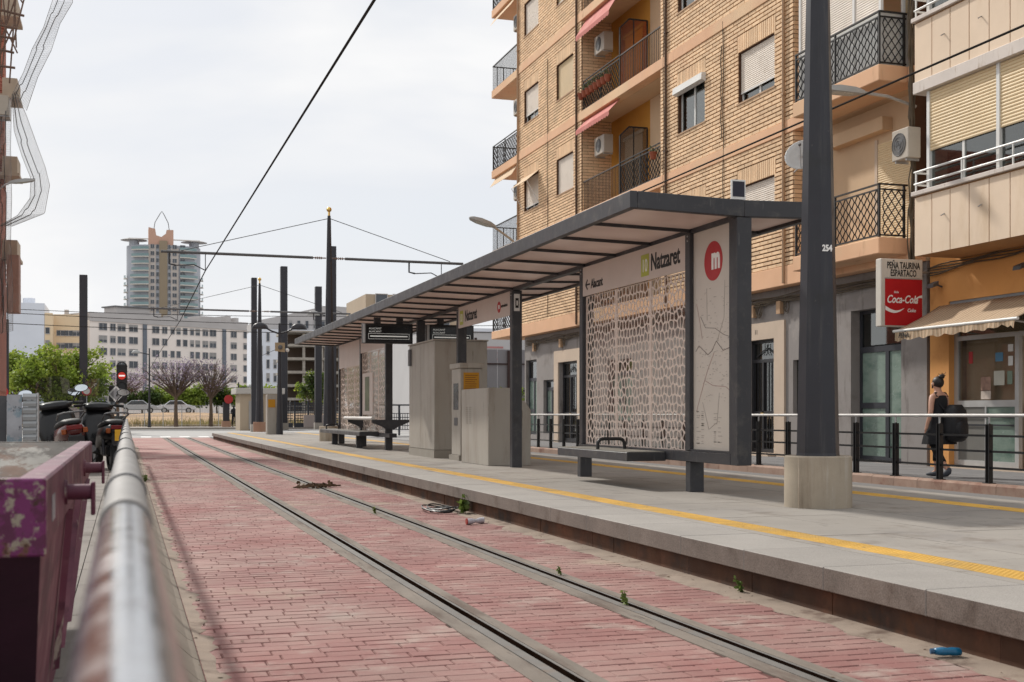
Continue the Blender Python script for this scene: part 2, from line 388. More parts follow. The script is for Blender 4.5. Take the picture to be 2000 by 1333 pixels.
# --- near left pavement with sloping kerb
LSIDE = M('left_pavement', sr(164,156,148,.56), .9, .08, 1.2, fine=.08, island=.05, layers=[(sr(138,128,120,.55), 2, .5, .75)])
lside = tag(MB().box(-9, .12, -6, 56, -.3, .095).build('pavement', LSIDE, world0=True), 'grey pavement under the handrail', kind='structure')
slabs(-1.48, .12, 4, 2.4, .4, 60, .12, LSIDE, lside, 'pavement_slab', .02)
LK = M('sloped_kerb', sr(160,147,132,.58), .9, .1, 2, bump=.01, bs=90, island=.06, fine=.1)
lk = MB().prism([(.122, -.1), (.333, -.1), (.333, .004), (.30, .02), (.19, .125), (.122, .125)], .003, .497, 'y').mesh('kerb_stone', LK)
y = 1.5
while y < 56: piece('kerb_stone', lk, lside, (0, y, R.uniform(-.002, .002))); y += .5
# --- crossing street, far pavement, vacant lot
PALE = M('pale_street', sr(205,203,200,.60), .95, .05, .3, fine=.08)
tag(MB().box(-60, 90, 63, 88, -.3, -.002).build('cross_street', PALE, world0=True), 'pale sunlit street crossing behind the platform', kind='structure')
MARK = M('road_marking', (.75,.75,.73), .8, .06, 2)
mk = MB()
for i in range(14): mk.box(-4.0+i*.95, -3.5+i*.95, 64.0, 66.2, -.0015, .003)
tag(mk.build('crossing_stripes', MARK), 'worn white crossing stripes on the pale street', 'road marking')
FPAV = M('far_pavement', sr(196,186,176,.55), .95, .08, .5)
tag(MB().box(-60, 90, 97.0, 107, -.3, .12).build('far_pavement', FPAV, world0=True), 'far pavement at the edge of the vacant lot', kind='structure')
tag(MB().box(-60, 90, 88, 97.0, -.3, -.0025).build('far_street', M('far_grey_street', sr(150,148,146,.55), .95, .06, .4), world0=True), 'grey street before the vacant lot', kind='structure')
SOIL = M('dry_soil', sr(205,170,132,.6), .97, .15, .25, fine=.1, fscale=8, layers=[(sr(160,140,96,.5), .3, .5, .7)])
lot = MB(); n = 40
for i in range(n):
    for j in range(6):
        def hz(a, b): return .1+1.15*(b/6)+.16*math.sin(a*1.7)*math.sin(b*2.1+a*.3)
        xx = [-60+150*i/n, -60+150*(i+1)/n]; yy = [107+5.6*j, 107+5.6*(j+1)]
        lot.quad((xx[0], yy[0], hz(i, j)), (xx[1], yy[0], hz(i+1, j)), (xx[1], yy[1], hz(i+1, j+1)), (xx[0], yy[1], hz(i, j+1)))
tag(lot.build('vacant_lot', SOIL, world0=True), 'dry vacant lot of tan soil', kind='structure')
# ============================================================ shelter
CAN_Y0, CAN_Y1, CX0, CX1, CXM = 11.45, 37.2, 4.85, 7.02, 6.135
PANELM = M('beige_sign_panel', sr(214,198,188,.86), .5, .04, 1.5)
LATT = M('beige_lattice_sheet', sr(220,202,190,.95), .5, .05, 2)
def frosted():
    m = bpy.data.materials.new('frosted_roof_sheet'); m.use_nodes = True; n = m.node_tree; n.nodes.clear()
    out = n.nodes.new('ShaderNodeOutputMaterial'); d = n.nodes.new('ShaderNodeBsdfPrincipled'); t = n.nodes.new('ShaderNodeBsdfTranslucent')
    g_ = n.nodes.new('ShaderNodeNewGeometry'); nz = n.nodes.new('ShaderNodeTexNoise'); nz.inputs['Scale'].default_value = 1.4; nz.inputs['Detail'].default_value = 5
    rp_ = n.nodes.new('ShaderNodeValToRGB'); rp_.color_ramp.elements[0].position = .35; rp_.color_ramp.elements[0].color = (.60,.49,.44,1); rp_.color_ramp.elements[1].position = .7; rp_.color_ramp.elements[1].color = (.72,.62,.57,1)
    n.links.new(g_.outputs['Position'], nz.inputs['Vector']); n.links.new(nz.outputs[0], rp_.inputs[0]); n.links.new(rp_.outputs[0], d.inputs['Base Color']); n.links.new(rp_.outputs[0], t.inputs[0])
    d.inputs['Roughness'].default_value = .3
    mx = n.nodes.new('ShaderNodeMixShader'); mx.inputs[0].default_value = .33
    n.links.new(d.outputs[0], mx.inputs[1]); n.links.new(t.outputs[0], mx.inputs[2]); n.links.new(mx.outputs[0], out.inputs[0]); return m
ROOFM = frosted()
sh = thing('tram_shelter', 'long dark grey tram shelter with glazed flat roof over the platform', 'shelter', (CXM, 24, ZP))
def zc(x): return 3.305+abs(x-CXM)*.024
for x in (CX0, CX1): MB().bar((x+(.04 if x < 6 else -.04), CAN_Y0, zc(x)), (x+(.04 if x < 6 else -.04), CAN_Y1, zc(x)), .08, .175).build('edge_beam', STEEL, sh, bevel=.006)
for yy in (CAN_Y0+.04, CAN_Y1-.04):
    mb = MB(); mb.bar((CX0+.081, yy, zc(CX0)), (CXM, yy, zc(CXM)), .08, .174); mb.bar((CXM, yy, zc(CXM)), (CX1-.081, yy, zc(CX1)), .08, .174)
    mb.build('end_beam', STEEL, sh, bevel=.006)
nb = 23; dy = (CAN_Y1-CAN_Y0-.16)/nb
for i in range(nb+1):
    yy = CAN_Y0+.08+i*dy
    if 0 < i < nb:
        mb = MB(); mb.bar((CX0+.081, yy, zc(CX0)-.070), (CXM, yy, zc(CXM)-.070), .035, .035); mb.bar((CXM, yy, zc(CXM)-.070), (CX1-.081, yy, zc(CX1)-.070), .035, .035)
        mb.build('rib', STEEL, sh)
    if i < nb:
        for a, b in ((CX0+.082, CXM-.052), (CXM+.052, CX1-.082)):
            mb = MB(); za, zb = zc(a)-.05, zc(b)-.05
            mb.loft([[(a,yy+.002,za),(b,yy+.002,zb),(b,yy+.002,zb+.016),(a,yy+.002,za+.016)], [(a,yy+dy-.002,za),(b,yy+dy-.002,zb),(b,yy+dy-.002,zb+.016),(a,yy+dy-.002,za+.016)]])
            mb.build('roof_panel', ROOFM, sh)
MB().box(CXM-.05, CXM+.05, CAN_Y0+.082, CAN_Y1-.082, 3.20, 3.392).build('spine_beam', STEEL, sh, bevel=.004)
X0 = 6.05
def column(y0, y1, z0, z1=3.199): return MB().box(X0, X0+.17, y0, y1, z0, z1).build('column', STEEL, sh, bevel=.006)
column(CAN_Y0+.002, CAN_Y0+.15, .632, 3.215)
column(12.58, 12.70, .755); column(15.98, 16.10, .755)
for yy in (19.22, 22.66, 26.06, 29.48, 32.88, 36.36): column(yy, yy+.13, ZP)
MB().box(X0-.004, X0+.174, CAN_Y0+.151, 16.12, .634, .752).build('lower_beam', STEEL, sh, bevel=.006)
for yy in (12.60, 16.10): MB().box(X0+.018, X0+.19, yy, yy+.12, ZP, .633).build('leg', STEEL, sh, bevel=.005)
INK = M('black_lettering', (.015,.014,.014), .6, .05, 3)
REDL = M('red_emblem', (.42,.012,.016), .45, .04, 3)
LIME = M('lime_badge', (.40,.42,.06), .5, .04, 3)
WTXT = M('white_lettering', (.85,.83,.80), .5, .03, 3)
TX, TZ = (0,-1,0), (0,0,1)
def signband(y0, y1, z0, z1, name='sign_panel'):
    return MB().box(X0+.006, X0+.03, y0, y1, z0, z1).build(name, PANELM, sh, bevel=.002)
s1 = signband(12.702, 15.978, 2.80, 3.198)
xs = X0+.004
def badge(parent, yc, zc_, h, w_):
    MB().box(xs-.003, X0+.005, yc-w_/2, yc+w_/2, zc_-h/2, zc_+h/2).build('line_badge', LIME, parent, bevel=.002)
    text('10', 'line_number', WTXT, parent, (xs-.005, yc, zc_-h*.30), TX, TZ, h*.85, .78, 'CENTER')
text('Natzaret', 'lettering', INK, s1, (xs, 13.66, 2.905), TX, TZ, .285, .80, bold=.006)
badge(s1, 13.83, 2.985, .265, .235)
text('Alacant', 'lettering', INK, s1, (xs, 15.66, 2.885), TX, TZ, .175, .82, bold=.003)
mb = MB(); mb.box(xs-.002, xs+.002, 15.70, 15.86, 2.935, 2.957)
for sgn in (1, -1): mb.bar((xs, 15.86, 2.946), (xs, 15.79, 2.946+sgn*.065), .004, .024, up=(0, 1, 1))
mb.build('arrow', INK, s1)
s2 = signband(19.352, 22.658, 2.80, 3.198)
text('Natzaret', 'lettering', INK, s2, (xs, 22.18, 2.905), TX, TZ, .285, .80, bold=.006)
badge(s2, 22.42, 2.985, .265, .235)
mb = MB(); mb.tube([(xs+.002, 19.98, 2.985), (xs-.004, 19.98, 2.985)], .095, 24); e = mb.build('emblem', REDL, s2)
text('m', 'emblem_letter', WTXT, s2, (xs-.007, 19.96, 2.955), TX, TZ, .13, .9, 'CENTER', bold=.004)
text('metrovalencia', 'lettering', INK, s2, (xs, 19.86, 2.965), TX, TZ, .085, .75)
# map panel
MAPM = M('map_panel', sr(216,206,194,.82), .35, .03, 2)
mp_ = MB().box(X0+.05, X0+.07, CAN_Y0+.152, 12.578, .755, 3.198).build('map_panel', MAPM, sh)
mb = MB()
mb.box(X0+.01, X0+.049, CAN_Y0+.152, CAN_Y0+.20, .754, 3.198); mb.box(X0+.01, X0+.049, CAN_Y0+.201, 12.578, .754, .775)
mb.build('panel_frame', STEEL, mp_)
xm = X0+.049
MB().tube([(xm+.002, 12.09, 2.835), (xm-.003, 12.09, 2.835)], .215, 40).build('emblem', REDL, mp_)
text('m', 'emblem_letter', WTXT, mp_, (xm-.005, 12.025, 2.755), TX, TZ, .33, .80, 'CENTER', bold=.014)
GREYPR = M('pale_print', sr(196,186,176,.72), .6, .05, 3); REDPR = M('red_print', sr(196,160,152,.7), .6, .05, 3); DKPR = M('dark_print', sr(150,138,130,.65), .6, .05, 3)
def poly(pts, m, wd=.006):
    b_ = MB()
    for a, b in zip(pts, pts[1:]): b_.bar((xm-.001, a[0], a[1]), (xm-.001, b[0], b[1]), .002, wd, up=(0, 1, 1.3))
    return b_.build('map_line', m, mp_)
poly([(12.52,1.87),(12.44,1.93),(12.22,1.82),(12.12,1.86),(12.02,1.96),(11.86,1.85),(11.68,1.88)], DKPR, .008)
poly([(12.07,1.84),(12.22,1.66),(12.30,1.54),(12.42,1.34),(12.5,1.2)], REDPR)
poly([(12.30,1.54),(12.1,1.48),(11.8,1.46),(11.66,1.40)], REDPR)
poly([(12.40,2.25),(12.28,2.12),(12.05,2.1),(11.85,2.02),(11.66,1.98)], DKPR)
poly([(11.82,2.6),(11.84,2.2),(12.0,1.96)], GREYPR); poly([(12.25,2.55),(12.24,2.2)], GREYPR)
poly([(12.5,2.4),(12.42,2.2),(12.36,2.0)], REDPR); poly([(12.35,1.3),(12.2,1.0),(12.0,1.08),(11.95,1.4)], GREYPR)
b_ = MB()
for i in range(46):
    yy = R.choice((12.5, 12.38, 12.08, 11.98)); zz = .84+.022*R.randint(0, 16); b_.box(xm-.0015, xm, yy-R.uniform(.04, .10), yy, zz, zz+.008)
for i in range(150):
    yy = R.uniform(11.68, 12.52); zz = R.uniform(1.3, 2.55); b_.box(xm-.0015, xm, yy-R.uniform(.01, .05), yy, zz, zz+R.uniform(.004, .009))
tag(b_.build('map_print', GREYPR, mp_), kind='stuff')
# lattice of irregular cells
def lattice(y0, y1, z0, z1, cw, ch, seed, xx, th=.006, bw=.0095):
    r = random.Random(seed); S = []
    ny = max(2, round((y1-y0)/cw)); nz = max(2, round((z1-z0)/ch)); a = (y1-y0)/ny; b = (z1-z0)/nz
    for i in range(-1, ny+1):
        for j in range(-1, nz+1): S.append((y0+(i+.5+(.5 if j % 2 else 0)+r.uniform(-.33, .33))*a, z0+(j+.5+r.uniform(-.33, .33))*b))
    mb = MB(); k2 = (2.6*max(a, b))**2
    for p in S:
        poly_ = [(y0,z0),(y1,z0),(y1,z1),(y0,z1)]
        for q in S:
            if q is p: continue
            dx, dz = q[0]-p[0], q[1]-p[1]
            if dx*dx+dz*dz > k2: continue
            mx, mz = (p[0]+q[0])/2, (p[1]+q[1])/2
            out = []
            for i in range(len(poly_)):
                A, B = poly_[i], poly_[(i+1) % len(poly_)]
                da = (A[0]-mx)*dx+(A[1]-mz)*dz; db = (B[0]-mx)*dx+(B[1]-mz)*dz
                if da <= 0: out.append(A)
                if (da < 0) != (db < 0) and abs(da-db) > 1e-12:
                    t_ = da/(da-db); out.append((A[0]+(B[0]-A[0])*t_, A[1]+(B[1]-A[1])*t_))
            poly_ = out
            if len(poly_) < 3: break
        if len(poly_) < 3: continue
        n = len(poly_); cy = sum(q[0] for q in poly_)/n; cz = sum(q[1] for q in poly_)/n
        area = abs(sum(poly_[i][0]*poly_[(i+1) % n][1]-poly_[(i+1) % n][0]*poly_[i][1] for i in range(n)))/2
        rr = math.sqrt(area/math.pi)
        if rr < bw*1.6:
            k = .02
        else: k = 1-bw/rr*1.05
        inn = [(cy+(q[0]-cy)*k, cz+(q[1]-cz)*k) for q in poly_]
        ia = []; 
        for i in range(n):
            P, A, B = inn[i], inn[i-1], inn[(i+1) % n]
            ia.append((P[0]+(A[0]-P[0])*.22, P[1]+(A[1]-P[1])*.22)); ia.append((P[0]+(B[0]-P[0])*.22, P[1]+(B[1]-P[1])*.22))
        vs_ = [(xx, q[0], q[1]) for q in poly_]+[(xx, q[0], q[1]) for q in ia]+[(xx+th, q[0], q[1]) for q in poly_]+[(xx+th, q[0], q[1]) for q in ia]
        fs_ = []; o2 = 3*n
        for i in range(n):
            i2 = (i+1) % n
            fs_ += [(i, n+2*i, n+2*i+1), (i, n+2*i+1, n+2*i2, i2), (o2+i, o2+n+2*i+1, o2+n+2*i), (o2+i, o2+i2, o2+n+2*i2, o2+n+2*i+1)]
            fs_ += [(n+2*i, o2+n+2*i, o2+n+2*i+1, n+2*i+1), (n+2*i+1, o2+n+2*i+1, o2+n+2*i2, n+2*i2)]
        mb.add(vs_, fs_)
    return mb
LGL = glass('shelter_glass', (.93,.94,.93), .05)
def lattice_bay(ya, yb, z0, z1, seed, cw=.092, ch=.108):
    w3 = (yb-ya)/3
    for k in range(3):
        a, b = ya+k*w3+.025, ya+(k+1)*w3-.025
        lp = lattice(a, b, z0, z1, cw, ch, seed+k, X0+.06).build('lattice_panel', LATT, sh, recalc=False)
    mb = MB()
    for k in (1, 2): mb.box(X0+.055, X0+.075, ya+k*w3-.025, ya+k*w3+.025, z0, z1)
    mb.box(X0+.055, X0+.075, ya, ya+.025, z0, z1); mb.box(X0+.055, X0+.075, yb-.025, yb, z0, z1)
    mb.build('lattice_mullion', LATT, sh)
    MB().box(X0+.085, X0+.093, ya, yb, z0, z1).build('glass_pane', LGL, sh)
lattice_bay(12.70, 15.98, .753, 2.799, 11)
lattice_bay(33.01, 36.36, .70, 2.50, 31, .13, .16)
lattice_bay(29.61, 32.88, .70, 2.799, 51, .13, .16)
signband(33.012, 36.358, 2.50, 3.198); signband(29.612, 32.878, 2.80, 3.198)
MB().box(X0-.01, X0+.171, 29.0, 36.36, .60, .699).build('lower_beam', STEEL, sh)
ps = MB().box(X0+.03, X0+.05, 31.3, 32.7, 1.15, 2.25).build('poster_case', PANELM, sh)
MB().box(X0+.026, X0+.029, 31.75, 32.35, 1.25, 2.15).build('poster_sheet', M('green_poster', sr(120,128,92,.6), .5, .25, 3), ps)
pc = MB().box(X0+.03, X0+.125, 19.205, 19.219, 2.86, 3.14).build('pictogram_plate', WHITE, sh)
MB().box(X0+.05, X0+.105, 19.200, 19.204, 2.91, 3.07).build('pictogram', INK, pc)
MB().box(X0+.066, X0+.09, 19.196, 19.1995, 2.95, 3.03).build('pictogram_core', WHITE, pc)
# blank code plate on the roof edge
cp = thing('code_plate', 'small white framed dark plate standing on the shelter roof edge', 'sign', (6.17, 11.46, 3.394))
MB().box(5.985, 6.150, 11.455, 11.475, 3.396, 3.60).build('plate', WHITE, cp, bevel=.002)
MB().box(6.001, 6.134, 11.450, 11.4545, 3.425, 3.582).build('dark_field', M('dark_plate', (.02,.02,.035), .5, .05, 3), cp)
# benches
def bench(y0, y1, label, arm_y, legs=()):
    t = thing('platform_bench', label, 'bench', (5.8, (y0+y1)/2, ZP), group='benches fixed to the shelter')
    SEATM = M('bench_top', sr(150,148,140,.6), .5, .08, 3, layers=[(sr(120,114,104,.6), 3, .5, .7)])
    MB().box(5.55, 6.044, y0, y1, .62, .722).build('seat', STEEL, t, bevel=.006)
    MB().box(5.565, 6.03, y0+.015, y1-.015, .7222, .732).build('seat_top', SEATM, t)
    ar = MB().tube([(5.62,arm_y,.73),(5.62,arm_y,.81),(5.65,arm_y,.85),(5.70,arm_y,.86),(5.90,arm_y,.86),(5.95,arm_y,.85),(5.98,arm_y,.81),(5.98,arm_y,.73)], .022, 10).build('armrest', BLACK, t, smooth=True)
    for ly in legs: MB().box(5.70, 5.86, ly, ly+.12, ZP, .6195).build('leg', STEEL, t)
    return t
bench(13.2, 15.6, 'dark metal bench with arched armrest below the pierced panel', 14.3)
bench(30.3, 36.8, 'far metal bench below the distant pierced panels', 36.0, (31.5, 35.4))
t = thing('leaning_rest', 'silver leaning bar on dark wing brackets at the far shelter end', 'leaning rail', (6.1, 31, ZP))
for yy in (29.40, 32.80): MB().prism([(5.70,1.03),(6.62,1.03),(6.62,.97),(6.35,.86),(6.26,.80),(6.04,.80),(5.95,.86),(5.70,.96)], yy, yy+.07, 'y').build('wing_bracket', STEEL, t)
MB().tube([(5.72,29.41,1.06),(5.72,33.4,1.06)], .045, 10).build('bar', INOX, t, smooth=True)
# displays
SCR = M('dark_display', (.008,.008,.009), .25, .05, 2)
LED = M('display_text', (.5,.5,.48), .5, .03, 3, emit=((.8,.8,.75), .35))
for xa, xb, lb in ((4.88, 5.98, 'black departure display hanging over the track side of the platform'), (6.30, 7.36, 'black departure display hanging over the far side of the platform')):
    t = thing('departure_display', lb, 'display', ((xa+xb)/2, 26.2, 2.70), group='departure displays under the shelter roof')
    MB().box(xa, xb, 26.22, 26.40, 2.70, 3.13).build('housing', BLACKP, t, bevel=.006)
    MB().box(xa+.08, xb-.04, 26.215, 26.2195, 2.74, 3.08).build('screen', SCR, t)
    MB().box(xa, xa+.05, 26.205, 26.2185, 2.71, 3.12).build('end_strip', ALU, t)
    for k in (.3, .75): MB().box(xa+(xb-xa)*k-.07, xa+(xb-xa)*k+.07, 26.27, 26.35, 3.131, 3.26).build('hanger', STEEL, t)
    for i, zz in enumerate((3.0, 2.935)):
        text('ALACANT', 'display_row', LED, t, (xa+.13, 26.213, zz), (1,0,0), TZ, .055, 1.1, ext=.0005)
    mb = MB(); mb.box(xa+.12, xb-.08, 26.212, 26.2145, 2.905, 2.911); mb.box(xa+.12, xb-.08, 26.212, 26.2145, 2.79, 2.796); mb.box(xa+.12, xa+.126, 26.212, 26.2145, 2.797, 2.904); mb.box(xb-.086, xb-.08, 26.212, 26.2145, 2.797, 2.904); mb.box(xa+.16, xb-.12, 26.212, 26.2145, 2.84, 2.865)
    mb.build('display_frame', LED, t)
# cabinets on the platform
CAB = M('greige_cabinet_paint', sr(190,183,172,.68), .5, .05, .9, layers=[(sr(172,160,146,.64), 1.5, .46, .74, (3, 3, .5)), (sr(140,128,114,.6), 6, .62, .72, (3, 3, .3))])
CAB2 = M('cabinet_plinth', sr(174,166,154,.64), .7, .06, 1.5)
t = thing('utility_cabinet', 'tall greige service cabinet standing between the shelter columns', 'cabinet', (6.3, 24.9, ZP))
MB().box(5.85, 6.95, 23.75, 26.0, ZP+.16, 2.63).build('body', CAB, t, bevel=.012)
MB().box(5.845, 6.955, 23.745, 26.005, ZP, ZP+.158).build('plinth', CAB2, t)
MB().box(5.83, 6.97, 23.73, 26.02, 2.631, 2.66).build('lid', CAB, t)
for yy in (24.9,): MB().box(5.8475, 5.8495, yy-.004, yy+.004, .48, 2.6).build('door_seam', CAB2, t)
MB().box(5.80, 5.85, 25.75, 25.9, 2.2, 2.55).build('lamp_box', STEEL_LT, t)
t = thing('ticket_machine', 'narrow greige machine with capped top and yellow notice', 'ticket machine', (6.2, 22.2, ZP))
MB().box(6.0, 6.42, 22.30, 22.95, ZP+.10, 2.03).build('body', CAB, t, bevel=.01)
MB().box(5.97, 6.45, 22.25, 23.0, 2.031, 2.13).build('cap', CAB, t, bevel=.01)
MB().box(5.96, 6.46, 22.27, 23.0, ZP, ZP+.099).build('plinth', CAB2, t)
nb_ = MB().box(6.06, 6.36, 22.290, 22.2985, 1.62, 1.95).build('notice', M('yellow_notice', sr(226,160,24,.62), .5, .05, 3), t)
mb = MB()
for i in range(7): mb.box(6.08+R.uniform(0,.02), 6.34-R.uniform(0,.06), 22.287, 22.2895, 1.65+i*.04, 1.662+i*.04)
mb.build('notice_print', M('notice_ink', sr(150,90,20,.6), .6, .05, 3), nb_)
t = thing('control_cabinet', 'low greige cabinet with chamfered shoulder in front of the ticket machine', 'cabinet', (6.25, 20.8, ZP))
MB().prism([(5.86,ZP),(6.62,ZP),(6.62,1.24),(6.50,1.40),(6.46,1.40),(6.44,1.615),(5.86,1.615)], 19.97, 21.7, 'y').build('body', CAB, t, bevel=.008)
mb = MB()
for i in range(9):
    for j in (0, 1): mb.box(5.856, 5.8595, 21.05+j*.22, 21.18+j*.22, 1.0+i*.035, 1.015+i*.035)
mb.build('vents', CAB2, t)
MB().box(5.995, 5.9995, 22.45, 22.8, 1.25, 1.75).build('screen', SCR, bpy.data.objects['ticket_machine']); MB().box(5.994, 5.9995, 22.5, 22.75, .95, 1.1).build('coin_panel', STEEL_LT, bpy.data.objects['ticket_machine'])
for yy in (12.62, 16.02, 19.27, 22.70, 26.1, 29.52):
    for zz in (3.12, 3.17): MB().tube([(X0-.001, yy, zz), (X0-.012, yy, zz)], .011, 6).build('bolt', GALV, sh)
# ============================================================ masts and overhead line
def octa(cx, cy, r, z): return [(cx+r*math.cos(math.pi/8+k*math.pi/4), cy+r*math.sin(math.pi/8+k*math.pi/4), z) for k in range(8)]
PEDC = M('board_marked_concrete', sr(196,182,162,.66), .9, .10, 2.0, bump=.02, bs=60, fine=.1, layers=[(sr(168,150,130,.62), 1.6, .48, .72, (3, 3, .4)), (sr(206,196,182,.68), 3, .56, .75, (4, 4, .3))])
def mast(cx, cy, label, arms, ped=PEDC):
    t = thing('catenary_mast', label, 'mast', (cx, cy, ZP), group='tapered overhead line masts')
    pb = MB().tube([(cx, cy, ZP), (cx, cy, .765), (cx, cy, .775)], [.315, .315, .305], 40).build('pedestal', ped, t, smooth=True)
    MB().box(cx-.318, cx-.314, cy-.19, cy-.175, ZP+.002, .765).build('form_seam', ped, pb)
    MB().loft([octa(cx, cy, .205, .7755), octa(cx, cy, .20, .80), octa(cx, cy, .063, 7.45), octa(cx, cy, .05, 7.6)]).build('pole', MASTP, t)
    MB().tube([(cx,cy,7.6),(cx,cy,7.72)], .035, 10).build('neck', GOLD, t)
    MB().ball((cx,cy,7.80), .085, 14, 10).build('ball', GOLD, t, smooth='all')
    if arms:
        for xa, xb, side_ in ((cx-.1, arms[0], -1), (cx+.1, arms[1], 1)):
            mb = MB(); mb.tube([(xa+side_*.42, cy, 6.22), (xb, cy, 6.22-.02*side_)], .045, 8); mb.build('arm', STEEL_LT, t, smooth=True)
            mb = MB(); mb.tube([(xa, cy, 6.22), (xa+side_*.42, cy, 6.22)], .02, 8)
            for k in range(4): mb.tube([(xa+side_*(.14+k*.06), cy, 6.22), (xa+side_*(.165+k*.06), cy, 6.22)], .045, 8)
            mb.build('insulator', M('brown_insulator', (.16,.09,.06), .3, .1, 4), t)
            MB().tube([(cx+side_*.05, cy, 7.5), (xb*.9+cx*.1, cy, 6.26)], .012, 5).build('stay_wire', BLACK, t)
            wx = 2.4 if side_ < 0 else 10.05
            mb = MB(); mb.tube([(wx, cy, 6.2), (wx, cy, 5.70)], .015, 6); bx = wx-side_*.0-1.1
            mb.tube([(bx, cy, 6.2), (bx, cy, 5.86), (bx+.2, cy, 5.82)], .03, 6); mb.tube([(bx+.2, cy, 5.82), (bx+.75, cy, 5.86), (wx, cy, 5.69)], .018, 6)
            mb.build('steady_arm', MASTP, t)
    return t
m0 = mast(6.28, 10.27, 'near tapered dark mast numbered 254 on a concrete block', None)
text('254', 'mast_number', WTXT, m0, (6.285, 10.27-.152, 2.70), (1,0,0), TZ, .082, .85, 'CENTER', ext=.004, bold=.003)
PINKC = M('pink_concrete', sr(206,164,138,.6), .9, .08, 2, fine=.08)
mast(6.3, 39.8, 'tapered mast with gold ball and cross arms past the shelter', (1.05, 10.8))
mast(6.3, 61.4, 'farthest tapered mast with gold ball on a pink block', (1.05, 10.8), PINKC)
def wire(name, pts, r, label):
    return tag(MB().tube(pts, r, 6).build(name, M('dull_wire', (.03,.027,.025), .95, .1, 3, spec=.05)), label, 'wire')
wire('contact_wire', [(2.73,-4,5.73),(2.60,13,5.70),(2.40,39.8,5.68),(2.52,61.4,5.68),(2.4,95,5.7),(2.4,140,5.8)], .019, 'thick overhead wire above the near tram track')
wire('contact_wire', [(10.0,-4,5.73),(10.05,39.8,5.68),(10.0,61.4,5.68),(10.1,100,5.7)], .015, 'overhead wire above the far track crossing the cream house')
for i, (z, dx, lb) in enumerate(((5.9, 0, 'lower thin span wire across the far street'), (6.8, 3, 'middle thin span wire across the far street'), (7.7, -4, 'upper thin span wire across the far street'))):
    pts = [(-14+dx+k*5.2, 70+i*6, z-.5*math.sin(math.pi*k/8)+.35) for k in range(9)]
    wire('span_wire', pts, .02, lb)
# tall square posts beyond the platform
POSTM = M('tall_post_paint', sr(62,62,68,.62), .45, .05, 1.5)
def tpost(u, x, y, h, wd, label, base=.0):
    t = thing('tall_post', label, 'post', (x, y, base), group='tall flat-topped square posts')
    MB().box(x-wd/2, x+wd/2, y-wd/2, y+wd/2, base+.5, h).build('shaft', POSTM, t, bevel=.02)
    MB().box(x-wd*.62, x+wd*.62, y-wd*.62, y+wd*.62, base-.1, base+.499).build('base_block', CONC, t)
tpost(0, 8.05, 82, 10.1, .36, 'square post nearest the farthest gold-ball mast')
tpost(0, 11.2, 92, 12.1, .5, 'tallest flat square post behind the loudspeaker lamp')
tpost(0, 14.2, 95, 11.0, .5, 'square post seen just left of the second mast')
tpost(0, 12.9, 80, 12.1, .42, 'square post rising directly behind the second mast')
tpost(0, -2.4, 78, 9.5, .46, 'square post standing in front of the green tree')
tpost(0, -6.6, 76, 6.6, .42, 'square post by the scaffold net, left of the tree')
# ============================================================ railing by the pavement
rl = thing('street_railing', 'black post railing with steel handrail along the pavement', 'railing', (12.08, 26, ZS))
pm = MB()
for s_ in (-1, 1): pm.box(-.035, .035, s_*.032-.011, s_*.032+.011, .012, .87)
pm.box(-.06, .06, -.075, .075, 0, .012); pm.box(-.012, .012, -.02, .02, .45, .88); pm.mi = 1; pm.tube([(0,0,.85),(0,0,.985)], .016, 8)
pm = pm.mesh('post', [BLACK, GALV])
yy = 12.80
while yy < 45.5: piece('post', pm, rl, (12.08, yy, ZS)); yy += 1.145
for zz in (.70, .47, .23): MB().box(12.07, 12.09, 13.95, 45.4, ZS+zz-.016, ZS+zz+.016).build('bar', BLACK, rl)
MB().tube([(12.08,13.8,1.148),(12.08,45.5,1.148)], .026, 10).build('handrail', INOX, rl, smooth=True)
# ============================================================ brick apartment house
XF, XG = 14.6, 14.9
BRICK = M('tan_brick', sr(234,200,162,.92), .9, .06, 2, bump=.01, bs=60, island=.13, fine=.06, layers=[(sr(222,182,146,.9), .7, .5, .8)])
MORTAR = M('dark_mortar', sr(112,76,54,.5), .95, .15, 3)
PEACH = M('peach_band', sr(232,184,146,.86), .85, .06, .8, layers=[(sr(236,200,160,.8), .25, .45, .65), (sr(196,146,112,.75), 2.2, .58, .8, (2, 1, .4))])
GREYW = M('grey_render', sr(164,157,153,.72), .9, .07, .6, layers=[(sr(140,131,126,.7), 1.2, .48, .75), (sr(122,112,106,.66), 2.2, .56, .74, (1, 1.5, .25)), (sr(180,172,166,.72), .7, .55, .7)])
CREAMS = M('cream_stone', sr(222,200,178,.75), .8, .06, 1.2)
CREAMW = M('cream_plaster', sr(232,200,164,.75), .9, .05, .8)
MUST = M('mustard_plaster', sr(214,154,66,.75), .9, .07, 1)
SHUT = M('roller_shutter', sr(230,219,206,.95), .6, .04, 1, layers=[(sr(212,198,182,.9), 1.5, .5, .8)])
SHUTY = M('yellowed_shutter', sr(232,208,168,.86), .6, .04, 1)
FRAMEW = M('white_window_frame', (.68,.67,.64), .45, .04, 2)
SILL = M('window_sill', sr(196,160,126,.75), .8, .06, 2)
IRON = M('wrought_iron', (.02,.018,.017), .55, .15, 5)
BROWNR = M('brown_railing', sr(96,80,64,.5), .5, .1, 4)
ROPE = M('facade_cable', (.10,.075,.05), .8, .2, 6)
b1 = thing('brick_apartment_house', 'tan brick apartment house with peach floor bands and recessed balconies', 'building', (18, 33, ZS))
Y0, Y1 = 20.42, 45.7
FL = [4.6+3.35*k for k in range(6)]        # top of each floor band
